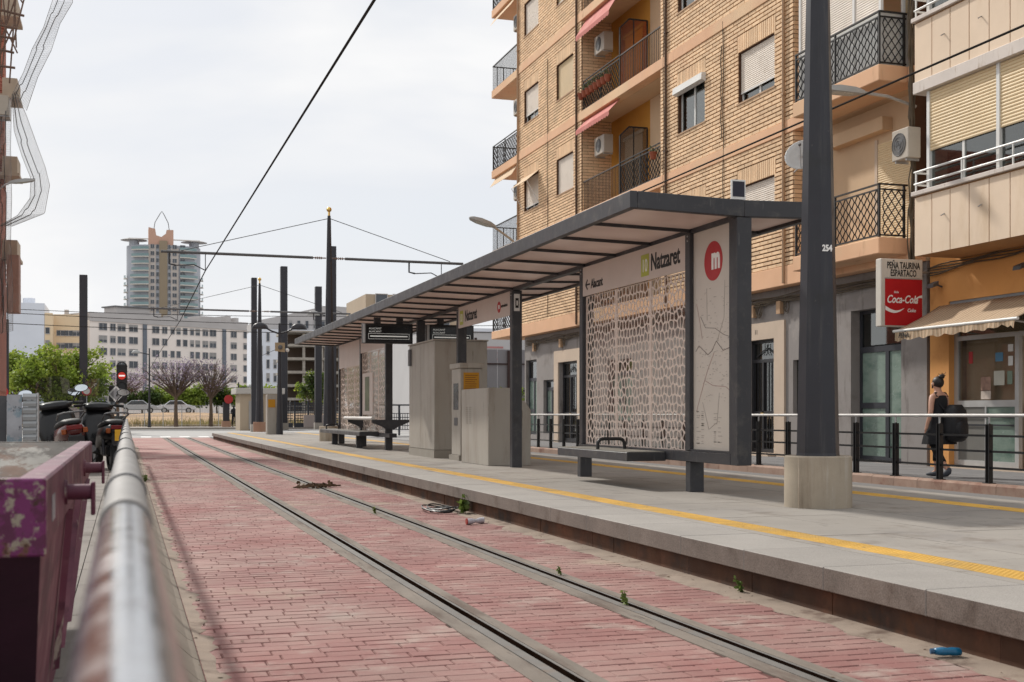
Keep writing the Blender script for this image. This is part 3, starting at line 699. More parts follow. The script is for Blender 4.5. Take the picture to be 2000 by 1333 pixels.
def cut(y0, y1, z0, z1, ops):
    out = []; zs = sorted({z0, z1, *[max(z0, min(z1, o[2])) for o in ops], *[max(z0, min(z1, o[3])) for o in ops]})
    for a, b in zip(zs, zs[1:]):
        if b-a < 1e-4: continue
        mid = (a+b)/2; cur = [(y0, y1)]
        for o in ops:
            if o[2] < mid < o[3]:
                nx = []
                for (p, q) in cur:
                    if o[1] <= p or o[0] >= q: nx.append((p, q)); continue
                    if o[0] > p: nx.append((p, o[0]))
                    if o[1] < q: nx.append((o[1], q))
                cur = nx
        out += [(p, q, a, b) for p, q in cur]
    return out
WINS = [(25.75, 27.55), (29.4, 31.07), (39.4, 41.1), (43.1, 44.8)]
BAYS = [(Y0+.05, 24.9), (32.2, 38.6)]
bricks = []; soldier = []
CO, BL = .1015, .385
for k, zf in enumerate(FL):
    zt = FL[k+1]-.30 if k < 5 else zf+3.05
    ops = [(a, b, zf+.95, zf+2.2) for a, b in WINS]+[(a, b, zf, zt) for a, b in BAYS]
    for (sa, sb) in ((Y0, Y0+.05), (24.9, 32.2), (38.6, Y1)):
        wb_ = MB()
        for (p, q, a, b) in cut(sa, sb, zf, zt, ops): wb_.box(XF, XF+.30, p, q, a, b)
        wb_.build('wall', MORTAR, b1)
    n = int(round((zt-zf)/CO)); c = (zt-zf)/n
    for i in range(n):
        za, zb = zf+i*c, zf+(i+1)*c; zm = (za+zb)/2; cur = [(Y0, Y1)]
        ops2 = ops+[(a-.05, b+.05, zf+2.2, zf+2.64) for a, b in WINS]
        for o in ops2:
            if o[2] < zm < o[3]:
                nx = []
                for (p, q) in cur:
                    if o[1] <= p or o[0] >= q: nx.append((p, q)); continue
                    if o[0] > p+.02: nx.append((p, o[0]))
                    if o[1] < q-.02: nx.append((o[1], q))
                cur = nx
        for (p, q) in cur:
            y = p-(BL/2 if i % 2 else 0)
            while y < q:
                a, b = max(p, y+.009), min(q, y+BL-.009)
                if b-a > .05: bricks.append((a, b, za+.0105, zb-.0105))
                y += BL
    for a, b in WINS:
        y = a-.05
        while y < b+.05-.03: soldier.append((y+.008, min(b+.05, y+.086), zf+2.215, zf+2.63)); y += .094
def brick_mb(mb, p, d=0):
    a, b, za, zb = p; x = XF-.022-R.uniform(0, .004); e = .005
    mb.add([(XF+.002,a,za),(XF+.002,b,za),(XF+.002,b,zb),(XF+.002,a,zb),(x,a+e,za+e),(x,b-e,za+e),(x,b-e,zb-e),(x,a+e,zb-e)], [(4,7,6,5),(0,4,5,1),(1,5,6,2),(2,6,7,3),(3,7,4,0)])
key = lambda p: p[0]
sel = sorted([p for p in bricks if 24.9 <= p[0] < 31 and 5.6 < p[2] < 10.6], key=key)[:299]
own = set(sel); fld = MB()
for p in bricks:
    if p in own: mb = MB(); brick_mb(mb, p); mb.build('brick', BRICK, b1, recalc=False)
    else: brick_mb(fld, p)
for p in soldier: brick_mb(fld, p)
tag(fld.build('brick_field', BRICK, b1, recalc=False), kind='stuff')
# bands (floor slab edges)
for k, zf in enumerate(FL):
    h = .45 if k == 0 else .30
    MB().box(XF-.05, XF+.29, Y0, Y1, zf-h, zf-.002).build('floor_band', PEACH, b1, bevel=.01)
MB().box(XF+1.2, 24, Y0, Y1-.01, FL[0]-.44, FL[5]+3.4).build('core', MORTAR, b1)
MB().box(XF+.301, XF+1.199, Y1-.25, Y1-.01, FL[0]-.44, FL[5]+3.4).build('end_wall', CREAMW, b1)
MB().box(XF+.301, XF+1.199, Y0, Y0+.049, FL[0]-.44, FL[5]+3.4).build('end_wall', CREAMW, b1)
MB().box(XF+.301, XF+1.199, Y0+.051, Y1-.26, FL[5]+3.2, FL[5]+3.4).build('roof_slab', CREAMW, b1)
MB().box(XF-.06, 24.01, Y0-.0, Y1+.02, FL[5]+3.41, FL[5]+3.9).build('parapet', PEACH, b1)
# the core is hollowed visually by bays: back walls sit in front of it
def shutter_mb(y0, y1, z0, z1, x, pitch=.048, d=.012):
    mb = MB(); n = max(2, int((z1-z0)/pitch)); p = (z1-z0)/n; vs_ = []; 
    for i in range(n):
        a = z0+i*p
        for (zz, xx) in ((a, x+.004), (a+p*.15, x-d*.6), (a+p*.5, x-d), (a+p*.85, x-d*.6)): vs_ += [(xx, y0, zz), (xx, y1, zz)]
    vs_ += [(x+.004, y0, z1), (x+.004, y1, z1)]
    k = len(vs_)//2; return mb.add(vs_, [(2*i, 2*i+1, 2*i+3, 2*i+2) for i in range(k-1)])
def window(y0, y1, z0, z1, drop, parent, shm=SHUT, x=XF, awn=None, box=False):
    # drop: share of the opening covered by the roller shutter
    xr = x+.10
    fr = MB(); w_ = .05
    for (a, b, c, d) in ((y0, y0+w_, z0, z1), (y1-w_, y1, z0, z1), (y0+w_, y1-w_, z0, z0+w_), (y0+w_, y1-w_, z1-w_, z1), ((y0+y1)/2-.035, (y0+y1)/2+.035, z0+w_, z1-w_)): fr.box(xr, xr+.05, a, b, c, d)
    f = fr.build('window', FRAMEW, parent)
    MB().box(xr+.02, xr+.03, y0+w_, y1-w_, z0+w_, z1-w_).build('pane', WINGL, f)
    MB().box(xr+.052, xr+.12, y0, y1, z0, z1).build('room_dark', DARKIN, f)
    MB().box(x-.045, xr-.002, y0-.05, y1+.05, z0-.045, z0-.002).build('sill', SILL, f)
    rv = MB(); rv.box(x+.001, xr+.11, y0-.02, y0-.001, z0, z1); rv.box(x+.001, xr+.11, y1+.001, y1+.02, z0, z1); rv.box(x+.001, xr+.11, y0, y1, z1+.001, z1+.02); rv.build('reveal', BRICK, f)
    if drop > 0:
        zb = z1-(z1-z0)*drop; shutter_mb(y0+.015, y1-.015, zb, z1, xr-.03).build('shutter', shm, f)
        MB().box(xr-.045, xr-.02, y0+.015, y1-.015, zb-.035, zb).build('shutter_bar', FRAMEW, f)
    if box: MB().prism([(x-.16, z1-.16), (x-.02, z1-.20), (x-.018, z1+.03), (x-.14, z1+.02)], y0-.06, y1+.06, 'y').build('blind_box', FRAMEW, f)
    return f
drops = {(0,1): (.9,.0,.95,.8), (1,1): (.8,.0,1,.75), (2,1): (1,.5,1,.7)}
for k, zf in enumerate(FL[:6]):
    ds = [(.95, 0, 1, .8), (.78, 0, 1, .86), (1, .4, 1, .74), (.9, 1, .9, 1), (1, 1, 1, 1), (1, 1, .7, 1)][k]
    for i, (a, b) in enumerate(WINS):
        window(a, b, zf+.95, zf+2.2, ds[i], b1, SHUTY if (i == 2 and k >= 2) else SHUT, box=(i == 1 and k == 1))
wa = thing('window_awning', 'small cream cloth awning tilted out from a far window', 'awning', (XF, 43.9, FL[1]+2.2))
MB().loft([[(XF-.005, 43.0, FL[1]+2.28), (XF-.005, 44.9, FL[1]+2.28), (XF-.5, 44.9, FL[1]+1.85), (XF-.5, 43.0, FL[1]+1.85)], [(XF-.005, 43.0, FL[1]+2.265), (XF-.005, 44.9, FL[1]+2.265), (XF-.5, 44.9, FL[1]+1.835), (XF-.5, 43.0, FL[1]+1.835)]]).build('cloth', M('cream_awning', sr(226,196,160,.75), .85, .06, 2), wa)
for yy in (43.02, 44.88): MB().tube([(XF-.5, yy, FL[1]+1.84), (XF-.01, yy, FL[1]+1.0)], .012, 5).build('arm', FRAMEW, wa)
for j, (yy, z0_, z1_) in enumerate(((28.3, 4.7, 11.2), (31.95, 5.2, 14.0), (42.0, 4.7, 14.0), (28.42, 8.2, 10.6))):
    tag(MB().tube([(XF-.045, yy+.03*math.sin(k*1.3+j), z0_+(z1_-z0_)*k/16) for k in range(17)], .012, 5).build('facade_cable', ROPE), ('thin cable down the brick between the two nearest window columns', 'thin cable beside the loggia drainpipe', 'thin cable between the two far window columns', 'second short cable beside the near window column')[j], 'cable')
# downpipes
PIPE = M('downpipe', sr(200,164,130,.7), .6, .05, 2); PIPED = M('brown_downpipe', sr(104,78,58,.6), .6, .08, 2)
for yy, m_ in ((25.25, PIPE), (31.75, PIPED), (38.95, PIPED), (45.45, PIPE)):
    mb = MB(); mb.tube([(XF-.07, yy, 4.2), (XF-.07, yy, FL[5]+3.3)], .04, 8)
    for zf in FL: mb.box(XF-.115, XF-.02, yy-.055, yy+.055, zf+.6, zf+.64)
    mb.build('downpipe', m_, b1)
# loggias
def zigzag(y0, y1, z0, z1, x, n, amp=.03, r=.015, ax='y'):
    mb = MB(); st = (y1-y0)/n
    for i in range(n+1):
        yb = y0+i*st; pts = []; kk = 8
        for j in range(kk+1):
            s_ = (1 if (j//1) % 2 else -1)*(1 if i % 2 else -1)
            t_ = yb+s_*amp
            t_ = min(max(t_, y0), y1)
            pts.append((x, t_, z0+(z1-z0)*j/kk) if ax == 'y' else (t_, x, z0+(z1-z0)*j/kk))
        mb.tube(pts, r, 4, caps=False)
    return mb
def rail_straight(y0, y1, z0, z1, x, parent, m_, n):
    mb = MB(); mb.box(x-.02, x+.02, y0, y1, z1-.04, z1); mb.box(x-.012, x+.012, y0, y1, z0, z0+.025)
    for i in range(n+1):
        yy = y0+.02+(y1-y0-.04)*i/n; mb.box(x-.008, x+.008, yy-.008, yy+.008, z0+.025, z1-.04)
    return mb.build('balcony_railing', m_, parent)
def rail_orn(y0, y1, z0, z1, x, parent, m_=IRON, n=None, amp=.035):
    n = n or int((y1-y0)/.11)
    mb = zigzag(y0+.05, y1-.05, z0+.06, z1-.13, x, n, amp); mb.box(x-.02, x+.02, y0, y1, z1-.03, z1); mb.box(x-.012, x+.012, y0, y1, z1-.13, z1-.10); mb.box(x-.012, x+.012, y0, y1, z0+.03, z0+.06)
    for yy in (y0+.02, (y0+y1)/2, y1-.02): mb.box(x-.018, x+.018, yy-.018, yy+.018, z0, z1-.03)
    return mb.build('balcony_railing', m_, parent)
ya, yb = BAYS[1]; ym = 35.35
PINKF = M('faded_pink_awning', sr(214,128,118,.75), .85, .06, 1.2, layers=[(sr(226,160,146,.75), 1.5, .5, .75)])
ACM = M('air_conditioner_shell', sr(206,194,178,.7), .5, .05, 2); ACG = M('air_conditioner_grille', (.10,.095,.09), .6, .1, 4)
def ac_unit(x0, x1, y0, y1, z0, z1, parent, lab=None, face='x'):
    if parent is None:
        t = thing('air_conditioner', lab, 'air conditioner', ((x0+x1)/2, (y0+y1)/2, z0))
    else: t = parent
    b = MB().box(x0, x1, y0, y1, z0, z1).build('air_conditioner_body' if parent else 'body', ACM, t, bevel=.015)
    r = (z1-z0)*.38; cz = (z0+z1)/2; cy = y0+(y1-y0)*.56 if face == 'x' else 0
    mb = MB(); mb.tube([(x0+.004, cy, cz), (x0-.006, cy, cz)], r, 20)
    b2_ = mb.build('fan_grille', ACG, b)
    mb = MB()
    for q in (.35, .65, .95): mb.tube([(x0-.009, cy+r*q*math.cos(2*math.pi*k/18), cz+r*q*math.sin(2*math.pi*k/18)) for k in range(18)], .005, 4, closed=True)
    for k in range(3): mb.bar((x0-.007, cy, cz), (x0-.007, cy+r*.8*math.cos(k*2.09+.4), cz+r*.8*math.sin(k*2.09+.4)), .004, r*.3, up=(0, 1, 1))
    mb.build('fan_guard', STEEL_LT, b)
    MB().box(x0+.02, x1+.02, y0+.08, y0+.11, z0-.04, z0-.002).build('bracket', GALV, b)
    MB().box(x0+.02, x1+.02, y1-.11, y1-.08, z0-.04, z0-.002).build('bracket', GALV, b)
    return t
FROST = glass('frosted_screen', (.55,.50,.44), .10, .35)
AMBER = glass('amber_screen', (.75,.42,.06), .10, .25)
for k, zf in enumerate(FL):
    zt = FL[k+1]-.30 if k < 5 else zf+3.05
    xb = XF+1.05
    MB().box(xb, xb+.1, ya+.001, ym, zf, zt).build('loggia_back_wall', CREAMW, b1)
    MB().box(xb, xb+.1, ym, yb-.001, zf, zt).build('loggia_back_wall', MUST, b1)
    MB().box(XF+.0, xb, yb-.03, yb-.001, zf, zt).build('loggia_side_wall', MORTAR, b1)
    # brick courses of the visible side wall
    mb = MB(); n = int((zt-zf)/CO)
    for i in range(n):
        x = XF+.01-(.19 if i % 2 else 0)
        while x < xb:
            a, b = max(XF+.01, x+.006), min(xb, x+BL-.006)
            if b-a > .04: mb.box(a, b, yb-.045, yb-.0301, zf+i*CO+.007, zf+(i+1)*CO-.007)
            x += BL
    tag(mb.build('loggia_brickwork', BRICK, b1, recalc=False), kind='stuff')
    MB().box(XF+.0, xb, ya+.001, ya+.03, zf, zt).build('loggia_side_wall', CREAMW, b1)
    MB().box(XF+.29, xb+.1, ya, yb, zf-.12, zf-.001).build('loggia_floor', CREAMW, b1)
    MB().box(XF+.29, xb+.1, ya, yb, zt, zt+.12).build('loggia_ceiling', CREAMW, b1)
    # party screen with slanted top
    sc = MB(); xs0, xs1 = XF+.03, XF+.95
    sc.bar((xs0, ym, zf), (xs0, ym, zf+1.85), .04, .04); sc.bar((xs0, ym, zf+1.85), (xs0+.3, ym, zf+2.15), .04, .04); sc.bar((xs0+.3, ym, zf+2.15), (xs1, ym, zf+2.15), .04, .04); sc.bar(((xs0+xs1)/2, ym, zf), ((xs0+xs1)/2, ym, zf+2.15), .03, .03); sc.bar((xs1, ym, zf), (xs1, ym, zf+2.15), .04, .04)
    s_ = sc.build('party_screen', IRON, b1)
    MB().prism([(xs0+.02, zf+.05), (xs1-.02, zf+.05), (xs1-.02, zf+2.13), (xs0+.31, zf+2.13), (xs0+.02, zf+1.84)], ym-.005, ym+.005, 'y').build('screen_pane', AMBER if k == 2 else FROST, s_)
    # shuttered doors on the back walls
    for (a, b) in ((ya+.5, ya+2.1), (ym+.55, ym+2.0)):
        shutter_mb(a, b, zf+.02, zf+2.15, xb-.01).build('loggia_shutter', SHUT, b1)
        MB().box(xb-.06, xb-.001, a-.08, b+.08, zf+2.16, zf+2.26).build('loggia_lintel', FRAMEW, b1)
    m1 = (IRON, BROWNR) if k % 2 == 0 else (BROWNR, IRON)
    if k in (1, 3): rail_orn(ya+.01, ym, zf, zf+1.02, XF+.04, b1); rail_straight(ym, yb-.01, zf, zf+1.0, XF+.04, b1, BROWNR, 26)
    else: rail_straight(ya+.01, ym, zf, zf+1.0, XF+.04, b1, BROWNR, 24); rail_orn(ym, yb-.01, zf, zf+1.02, XF+.04, b1)
    if k in (1, 2, 3):
        aw = thing('balcony_awning', {1: 'faded pink balcony awning over the lowest visible loggia', 2: 'faded pink awning with scalloped edge over the amber-screen loggia', 3: 'faded pink awning on the topmost visible loggia'}[k], 'awning', (XF, 37, zt), group='pink loggia awnings')
        za, zb_ = zt-.02, zt-.42-(.22 if k == 2 else 0)
        MB().loft([[(XF+.10, ym+.15, za), (XF-.28, ym+.15, zb_), (XF-.28, ym+.15, zb_+.02), (XF+.10, ym+.15, za+.02)], [(XF+.10, yb-.15, za), (XF-.28, yb-.15, zb_), (XF-.28, yb-.15, zb_+.02), (XF+.10, yb-.15, za+.02)]]).build('cloth', PINKF, aw)
        mb = MB(); n = 14; w_ = (yb-ym-.3)/n
        for i in range(n):
            y = ym+.15+i*w_; mb.add([(XF-.281, y, zb_), (XF-.281, y+w_, zb_), (XF-.281, y+w_, zb_-.10), (XF-.281, y+w_/2, zb_-.15), (XF-.281, y, zb_-.10)], [(0,1,2,3,4)])
        mb.build('valance', PINKF, aw)
        t = ac_unit(XF+.25, XF+.58, yb-1.35, yb-.5, zf+1.75, zf+2.35, None, {1: 'air conditioner on the lowest visible loggia wall', 2: 'air conditioner under the scalloped pink awning', 3: 'air conditioner on the topmost visible loggia'}[k]); t['group'] = 'loggia air conditioners'
POTM = M('terracotta_pot', sr(176,98,70,.6), .8, .1, 3); SUCC = M('pot_plant_leaf', (.07,.09,.03), .8, .3, 9)
pots = [(FL[2]+.35, 36.0+.34*i) for i in range(8)]+[(FL[1]+.55, 32.5)]
for i, (z, yy) in enumerate(pots):
    lab = 'flower pot on the ornate amber-screen loggia railing, %s from the left' % ('eighth','seventh','sixth','fifth','fourth','third','second','first')[i] if i < 8 else 'single terracotta pot hung on the railing near the drainpipe'
    t = thing('flower_pot', lab, 'flower pot', (XF-.12, yy, z), group='pots hung on the balcony rail' if i < 8 else None)
    MB().loft([[(XF-.12+r*math.cos(k*math.pi/5), yy+r*math.sin(k*math.pi/5), z+h) for k in range(10)] for r, h in ((.075, 0), (.11, .17), (.12, .17), (.12, .20))]).build('pot', POTM, t)
    mb = MB()
    for q in range(22):
        a = R.uniform(0, 6.28); rr = R.uniform(.02, .14); p = Vector((XF-.12+rr*math.cos(a), yy+rr*math.sin(a), z+.2+R.uniform(0, .18))); d = Vector((R.uniform(-1,1), R.uniform(-1,1), R.uniform(-.4,1)))*.06; e_ = Vector((R.uniform(-1,1), R.uniform(-1,1), R.uniform(-1,1)))*.04
        mb.quad(p, p+d, p+d+e_, p+e_)
    tag(mb.build('leaves', SUCC, t, recalc=False), kind='stuff')
# near projecting balconies (bay next to the cream house)
ya, yb = BAYS[0]; XB = 13.9; YE = 23.72
for k, zf in enumerate(FL[:4]):
    zt = FL[k+1]-.30; xb = XF+.55
    MB().box(xb, xb+.1, Y0+.051, yb, zf, zt).build('loggia_back_wall', CREAMW, b1)
    mb = MB(); n = int((zt-zf)/CO)
    for i in range(n):
        x = XF+.0-(.19 if i % 2 else 0)
        while x < xb:
            a, b = max(XF, x+.006), min(xb, x+BL-.006)
            if b-a > .04: mb.box(a, b, yb-.015, yb+.001, zf+i*CO+.007, zf+(i+1)*CO-.007)
            x += BL
    tag(mb.build('loggia_brickwork', BRICK, b1, recalc=False), kind='stuff')
    MB().box(XB, XF-.051, Y0+.12, YE+.04, zf-.32, zf-.003).build('balcony_slab', PEACH, b1, bevel=.015)
    MB().box(XF+.29, xb, Y0+.051, yb, zf-.12, zf-.001).build('loggia_floor', CREAMW, b1)
    MB().box(XF+.29, xb, Y0+.051, yb, zt, zt+.1).build('loggia_ceiling', CREAMW, b1)
    rail_orn(Y0+.16, YE, zf, zf+1.05, XB+.05, b1, IRON, 28, .04)
    mb = zigzag(XB+.12, XF-.1, zf+.06, zf+.92, Y0+.17, 6, .04, .015, 'x'); mb.box(XB+.03, XF-.02, Y0+.15, Y0+.19, zf+1.02, zf+1.05); mb.box(XB+.05, XF-.05, Y0+.16, Y0+.18, zf+.92, zf+.95); mb.box(XB+.05, XF-.05, Y0+.16, Y0+.18, zf+.03, zf+.06); mb.box(XF-.12, XF-.08, Y0+.15, Y0+.19, zf, zf+1.02)
    mb.build('balcony_railing', IRON, b1)
    if k == 0 or k > 1:
        shutter_mb(21.2, 22.4, zf+.02, zf+2.25, xb-.012).build('loggia_shutter', SHUTY, b1)
        MB().box(xb-.03, xb-.001, 21.1, 21.195, zf, zf+2.35).build('door_jamb', CREAMS, b1); MB().box(xb-.03, xb-.001, 22.405, 22.5, zf, zf+2.35).build('door_jamb', CREAMS, b1)
        MB().box(xb-.25, xb-.001, 21.9, 24.0, zf+2.45, zf+2.72).build('rolled_blind_box', CREAMW, b1)
    else:
        en = MB(); xe = XB+.11
        for yy in (Y0+.22, 21.55, 22.7, YE-.1): en.box(xe, xe+.06, yy, yy+.07, zf, zt-.002)
        en.box(xe+.005, xe+.055, Y0+.29, YE-.1, zf+.98, zf+1.04); en.box(xe+.06, XF+.3, Y0+.22, Y0+.28, zf+.98, zf+1.04); en.box(xe+.5, xe+.56, Y0+.22, Y0+.28, zf, zt-.002)
        f = en.build('balcony_enclosure', FRAMEW, b1)
        for (a, b) in ((Y0+.29, 21.55), (21.62, 22.7), (22.77, YE-.1)): shutter_mb(a, b, zf+1.05, zt-.01, xe+.03).build('shutter', SHUT, f); MB().box(xe+.02, xe+.04, a, b, zf+.01, zf+.975).build('lower_pane', FRAMEW, f)
        shp = MB()
        n = 44
        for i in range(n): shp.box(xe+.57, XF+.3, Y0+.235, Y0+.262, zf+1.05+i*.045, zf+1.05+i*.045+.038)
        shp.build('side_shutter', SHUTY, f)
        MB().box(xe+.065, XF+.3, Y0+.24, Y0+.26, zf+.01, zf+.975).build('lower_pane', FRAMEW, f)
# end balconies at the far corner
for k, zf in enumerate(FL[:5]):
    MB().box(XF-.02, 17.0, Y1+.02, Y1+3.5, zf-.32, zf-.003).build('balcony_slab', PEACH, b1, bevel=.015)
    if k % 2 == 0: rail_orn(Y1+.03, Y1+3.45, zf, zf+1.02, XF+.03, b1, IRON, 26)
    else: rail_straight(Y1+.03, Y1+3.45, zf, zf+1.02, XF+.03, b1, IRON, 26)
    mb = MB(); mb.box(XF+.03, 16.9, Y1+3.41, Y1+3.45, zf+.98, zf+1.02)
    for i in range(16): mb.box(XF+.06+i*.14, XF+.076+i*.14, Y1+3.42, Y1+3.436, zf, zf+.98)
    mb.build('balcony_railing', IRON, b1)
    if k in (1, 2, 3): t = ac_unit(XF+.1, XF+.4, Y1+.15, Y1+.85, zf+1.7, zf+2.3, None, 'air conditioner on the far end wall, %s' % {1: 'lowest of three', 2: 'middle of three', 3: 'highest of three'}[k]); t['group'] = 'air conditioners on the end wall'
    if k in (1, 2, 4):
        aw = MB().loft([[(XF+.1, Y1+.3, zf-.33), (XF+.1, Y1+3.3, zf-.33), (XF-.15, Y1+3.3, zf-.72), (XF-.15, Y1+.3, zf-.72)], [(XF+.1, Y1+.3, zf-.345), (XF+.1, Y1+3.3, zf-.345), (XF-.16, Y1+3.3, zf-.735), (XF-.16, Y1+.3, zf-.735)]])
        tag(aw.build('balcony_awning', M('cream_awning', sr(226,196,160,.75), .85, .06, 2)), 'cream awning under an end balcony slab, %s' % {1: 'lowest', 2: 'second lowest', 4: 'topmost'}[k], 'awning', 'cream end-balcony awnings')
# satellite dish
t = thing('satellite_dish', 'pale satellite dish on the brick corner beside the mast', 'satellite dish', (14.2, 24.6, 6.9))
mb = MB(); cs = Vector((14.05, 23.55, 6.75)); ax_ = Vector((-.6, -.62, .45)).normalized(); a_ = ax_.cross(Vector((0,0,1))).normalized(); b_ = ax_.cross(a_)
rings = []
for r, d in ((.01, 0), (.16, .015), (.30, .05), (.40, .09)): rings.append([cs+ax_*d+(a_*math.cos(k*math.pi/10)+b_*math.sin(k*math.pi/10))*r for k in range(20)])
mb.loft(rings, caps=False); o = mb.build('dish', M('dish_grey', (.5,.49,.47), .5, .06, 3), t, smooth='all', recalc=False); so_ = o.modifiers.new('s', 'SOLIDIFY'); so_.thickness = .006
MB().tube([cs, cs-ax_*.15, (XF, 24.88, 6.70)], .02, 6).build('arm', GALV, t); MB().tube([cs+b_*.38+ax_*.08, cs+ax_*.42], .012, 6).build('feed_arm', GALV, t); MB().ball(cs+ax_*.42, .035, 8, 5).build('feed', STEEL_LT, t)
# ---- ground floor
G = 1.0205
gops = [(21.25,23.05,ZS,3.38), (24.95,25.45,1.17,2.43), (26.26,27.69,ZS,2.99), (29.4,30.6,ZS,2.9), (35.0,37.0,.9,2.9), (39.75,41.7,ZS,3.02), (42.2,43.45,.45,2.43), (44.25,45.55,.38,3.25)]
mb = MB()
for (p, q, a, b) in cut(Y0, Y1, ZS-.1, FL[0]-.45, gops): mb.box(XG, XG+.35, p, q, a, b)
mb.build('ground_floor_wall', GREYW, b1)
MB().box(XG+.351, 23, Y0, Y1-.02, ZS-.1, FL[0]-.46).build('ground_floor_core', DARKIN, b1)
for (a, b, z, zz) in ((25.78, 26.259, ZS, 3.40), (27.691, 28.10, ZS, 3.40), (26.26, 27.69, 2.991, 3.40)): MB().box(XG-.05, XG+.2, a, b, z, zz).build('stone_surround', CREAMS, b1)
for (a, b, z, zz) in ((41.701, 42.15, ZS, 3.44), (39.3, 39.749, ZS, 3.44), (39.75, 41.70, 3.021, 3.44)): MB().box(XG-.05, XG+.2, a, b, z, zz).build('stone_surround', CREAMS, b1)
text('11', 'house_number', INK, b1, (XG-.053, 27.2, 3.13), TX, TZ, .16, 1.0)
DOORM = M('dark_door_metal', (.022,.022,.026), .4, .1, 3); WOODR = M('brown_door_wood', sr(116,66,38,.6), .5, .15, 4, stretch=(8,8,.6))
def iron_door(y0, y1, z1, lab):
    d = MB(); x = XG+.14
    for (a, b, c, e) in ((y0, y0+.09, ZS, z1), (y1-.09, y1, ZS, z1), (y0+.09, y1-.09, z1-.55, z1-.47), (y0+.09, y1-.09, z1-.07, z1), (y0+.09, y1-.09, ZS+.02, ZS+.16), ((y0+y1)/2+.12, (y0+y1)/2+.20, ZS+.16, z1-.55), (y0+.09, y1-.09, 1.14, 1.24)): d.box(x, x+.06, a, b, c, e)
    for i in range(9): yy = y0+.14+(y1-y0-.28)*i/8; d.box(x+.01, x+.03, yy-.008, yy+.008, ZS+.16, z1-.55)
    for q in (-1, 1): d.bar((x+.02, (y0+y1)/2, z1-.2), (x+.02, (y0+y1)/2+q*.5, z1-.4), .02, .02); d.tube([(x+.02, (y0+y1)/2+q*.08, z1-.1), (x+.02, (y0+y1)/2+q*.06, z1-.3), (x+.02, (y0+y1)/2+q*.14, z1-.38)], .01, 5)
    o = d.build('door', DOORM, b1)
    MB().box(x+.07, x+.08, y0+.05, y1-.05, ZS+.1, z1-.5).build('door_backing', WOODR, o); MB().box(x+.05, x+.058, y0+.05, y1-.05, ZS+.1, z1).build('pane', WINGL, o)
    MB().box(x-.03, x-.001, (y0+y1)/2+.10, (y0+y1)/2+.22, 1.17, 1.20).build('handle', GOLD, o)
    return o
iron_door(26.26, 27.69, 2.99, 1); iron_door(39.75, 41.70, 3.02, 2)
MB().box(XG-.25, XG+.1, 26.2, 27.75, ZS-.1, ZS+.07).build('door_step', CREAMS, b1)
ANTH = M('anthracite_frame', (.035,.037,.045), .4, .06, 3)
GRNGL = M('green_obscured_glass', sr(150,170,158,.62), .22, .1, 2, spec=.7, layers=[(sr(112,140,128,.6), 1.2, .45, .7, (1, 1, 2.5))])
def shopwin(y0, y1, z0, z1, x, tr, low, pane=GRNGL, mid=None, toppane=WINGL):
    f = MB(); w_ = .07; mid = mid if mid is not None else (y0+y1)/2
    zz = [z0, low, tr, z1]
    f.box(x, x+.07, y0, y0+w_, z0, z1); f.box(x, x+.07, y1-w_, y1, z0, z1); f.box(x, x+.07, y0+w_, y1-w_, z1-w_, z1); f.box(x, x+.07, y0+w_, y1-w_, tr-.06, tr+.06); f.box(x, x+.07, mid-.06, mid+.06, z0, tr-.06); f.box(x, x+.07, mid+.06, y1-w_, low-.06, low+.06)
    f.box(x, x+.07, mid+.06, y1-w_, z0, z0+.08); f.box(x, x+.07, y0+w_, mid-.06, z0, z0+.06)
    o = f.build('window', ANTH, b1)
    for (a, b, c, d, m_) in ((y0+w_, mid-.06, z0+.06, tr-.06, pane), (mid+.06, y1-w_, z0+.08, low-.06, pane), (mid+.06, y1-w_, low+.06, tr-.06, pane), (y0+w_, y1-w_, tr+.06, z1-w_, toppane)):
        MB().box(x+.03, x+.04, a, b, c, d).build('pane', m_, o)
    MB().box(x+.1, x+.2, y0, y1, z0, z1).build('room_dark', DARKIN, o)
    rv = MB(); rv.box(XG+.001, x+.09, y1+.001, y1+.02, z0, z1); rv.build('reveal', GREYW, o)
    return o
shopwin(21.25, 23.05, ZS+.05, 3.38, XG+.22, 2.54, 1.35, mid=22.05)
shopwin(44.25, 45.55, .38, 3.25, XG+.12, 2.5, 1.3)
shopwin(42.2, 43.45, .45, 2.43, XG+.12, 2.1, 1.2)
shopwin(29.4, 30.6, ZS+.05, 2.9, XG+.12, 2.35, 1.0); shopwin(35.0, 37.0, .9, 2.9, XG+.12, 2.45, 1.6)
MB().box(XG+.1, XG+.11, 24.95, 25.45, 1.17, 2.43).build('window', WINGL, b1)
tag(MB().box(XG-.09, XG-.03, 28.45, 29.05, 2.1, 2.9).build('wall_notice', WHITE), 'white panel on the wall behind the pierced screen', 'sign')
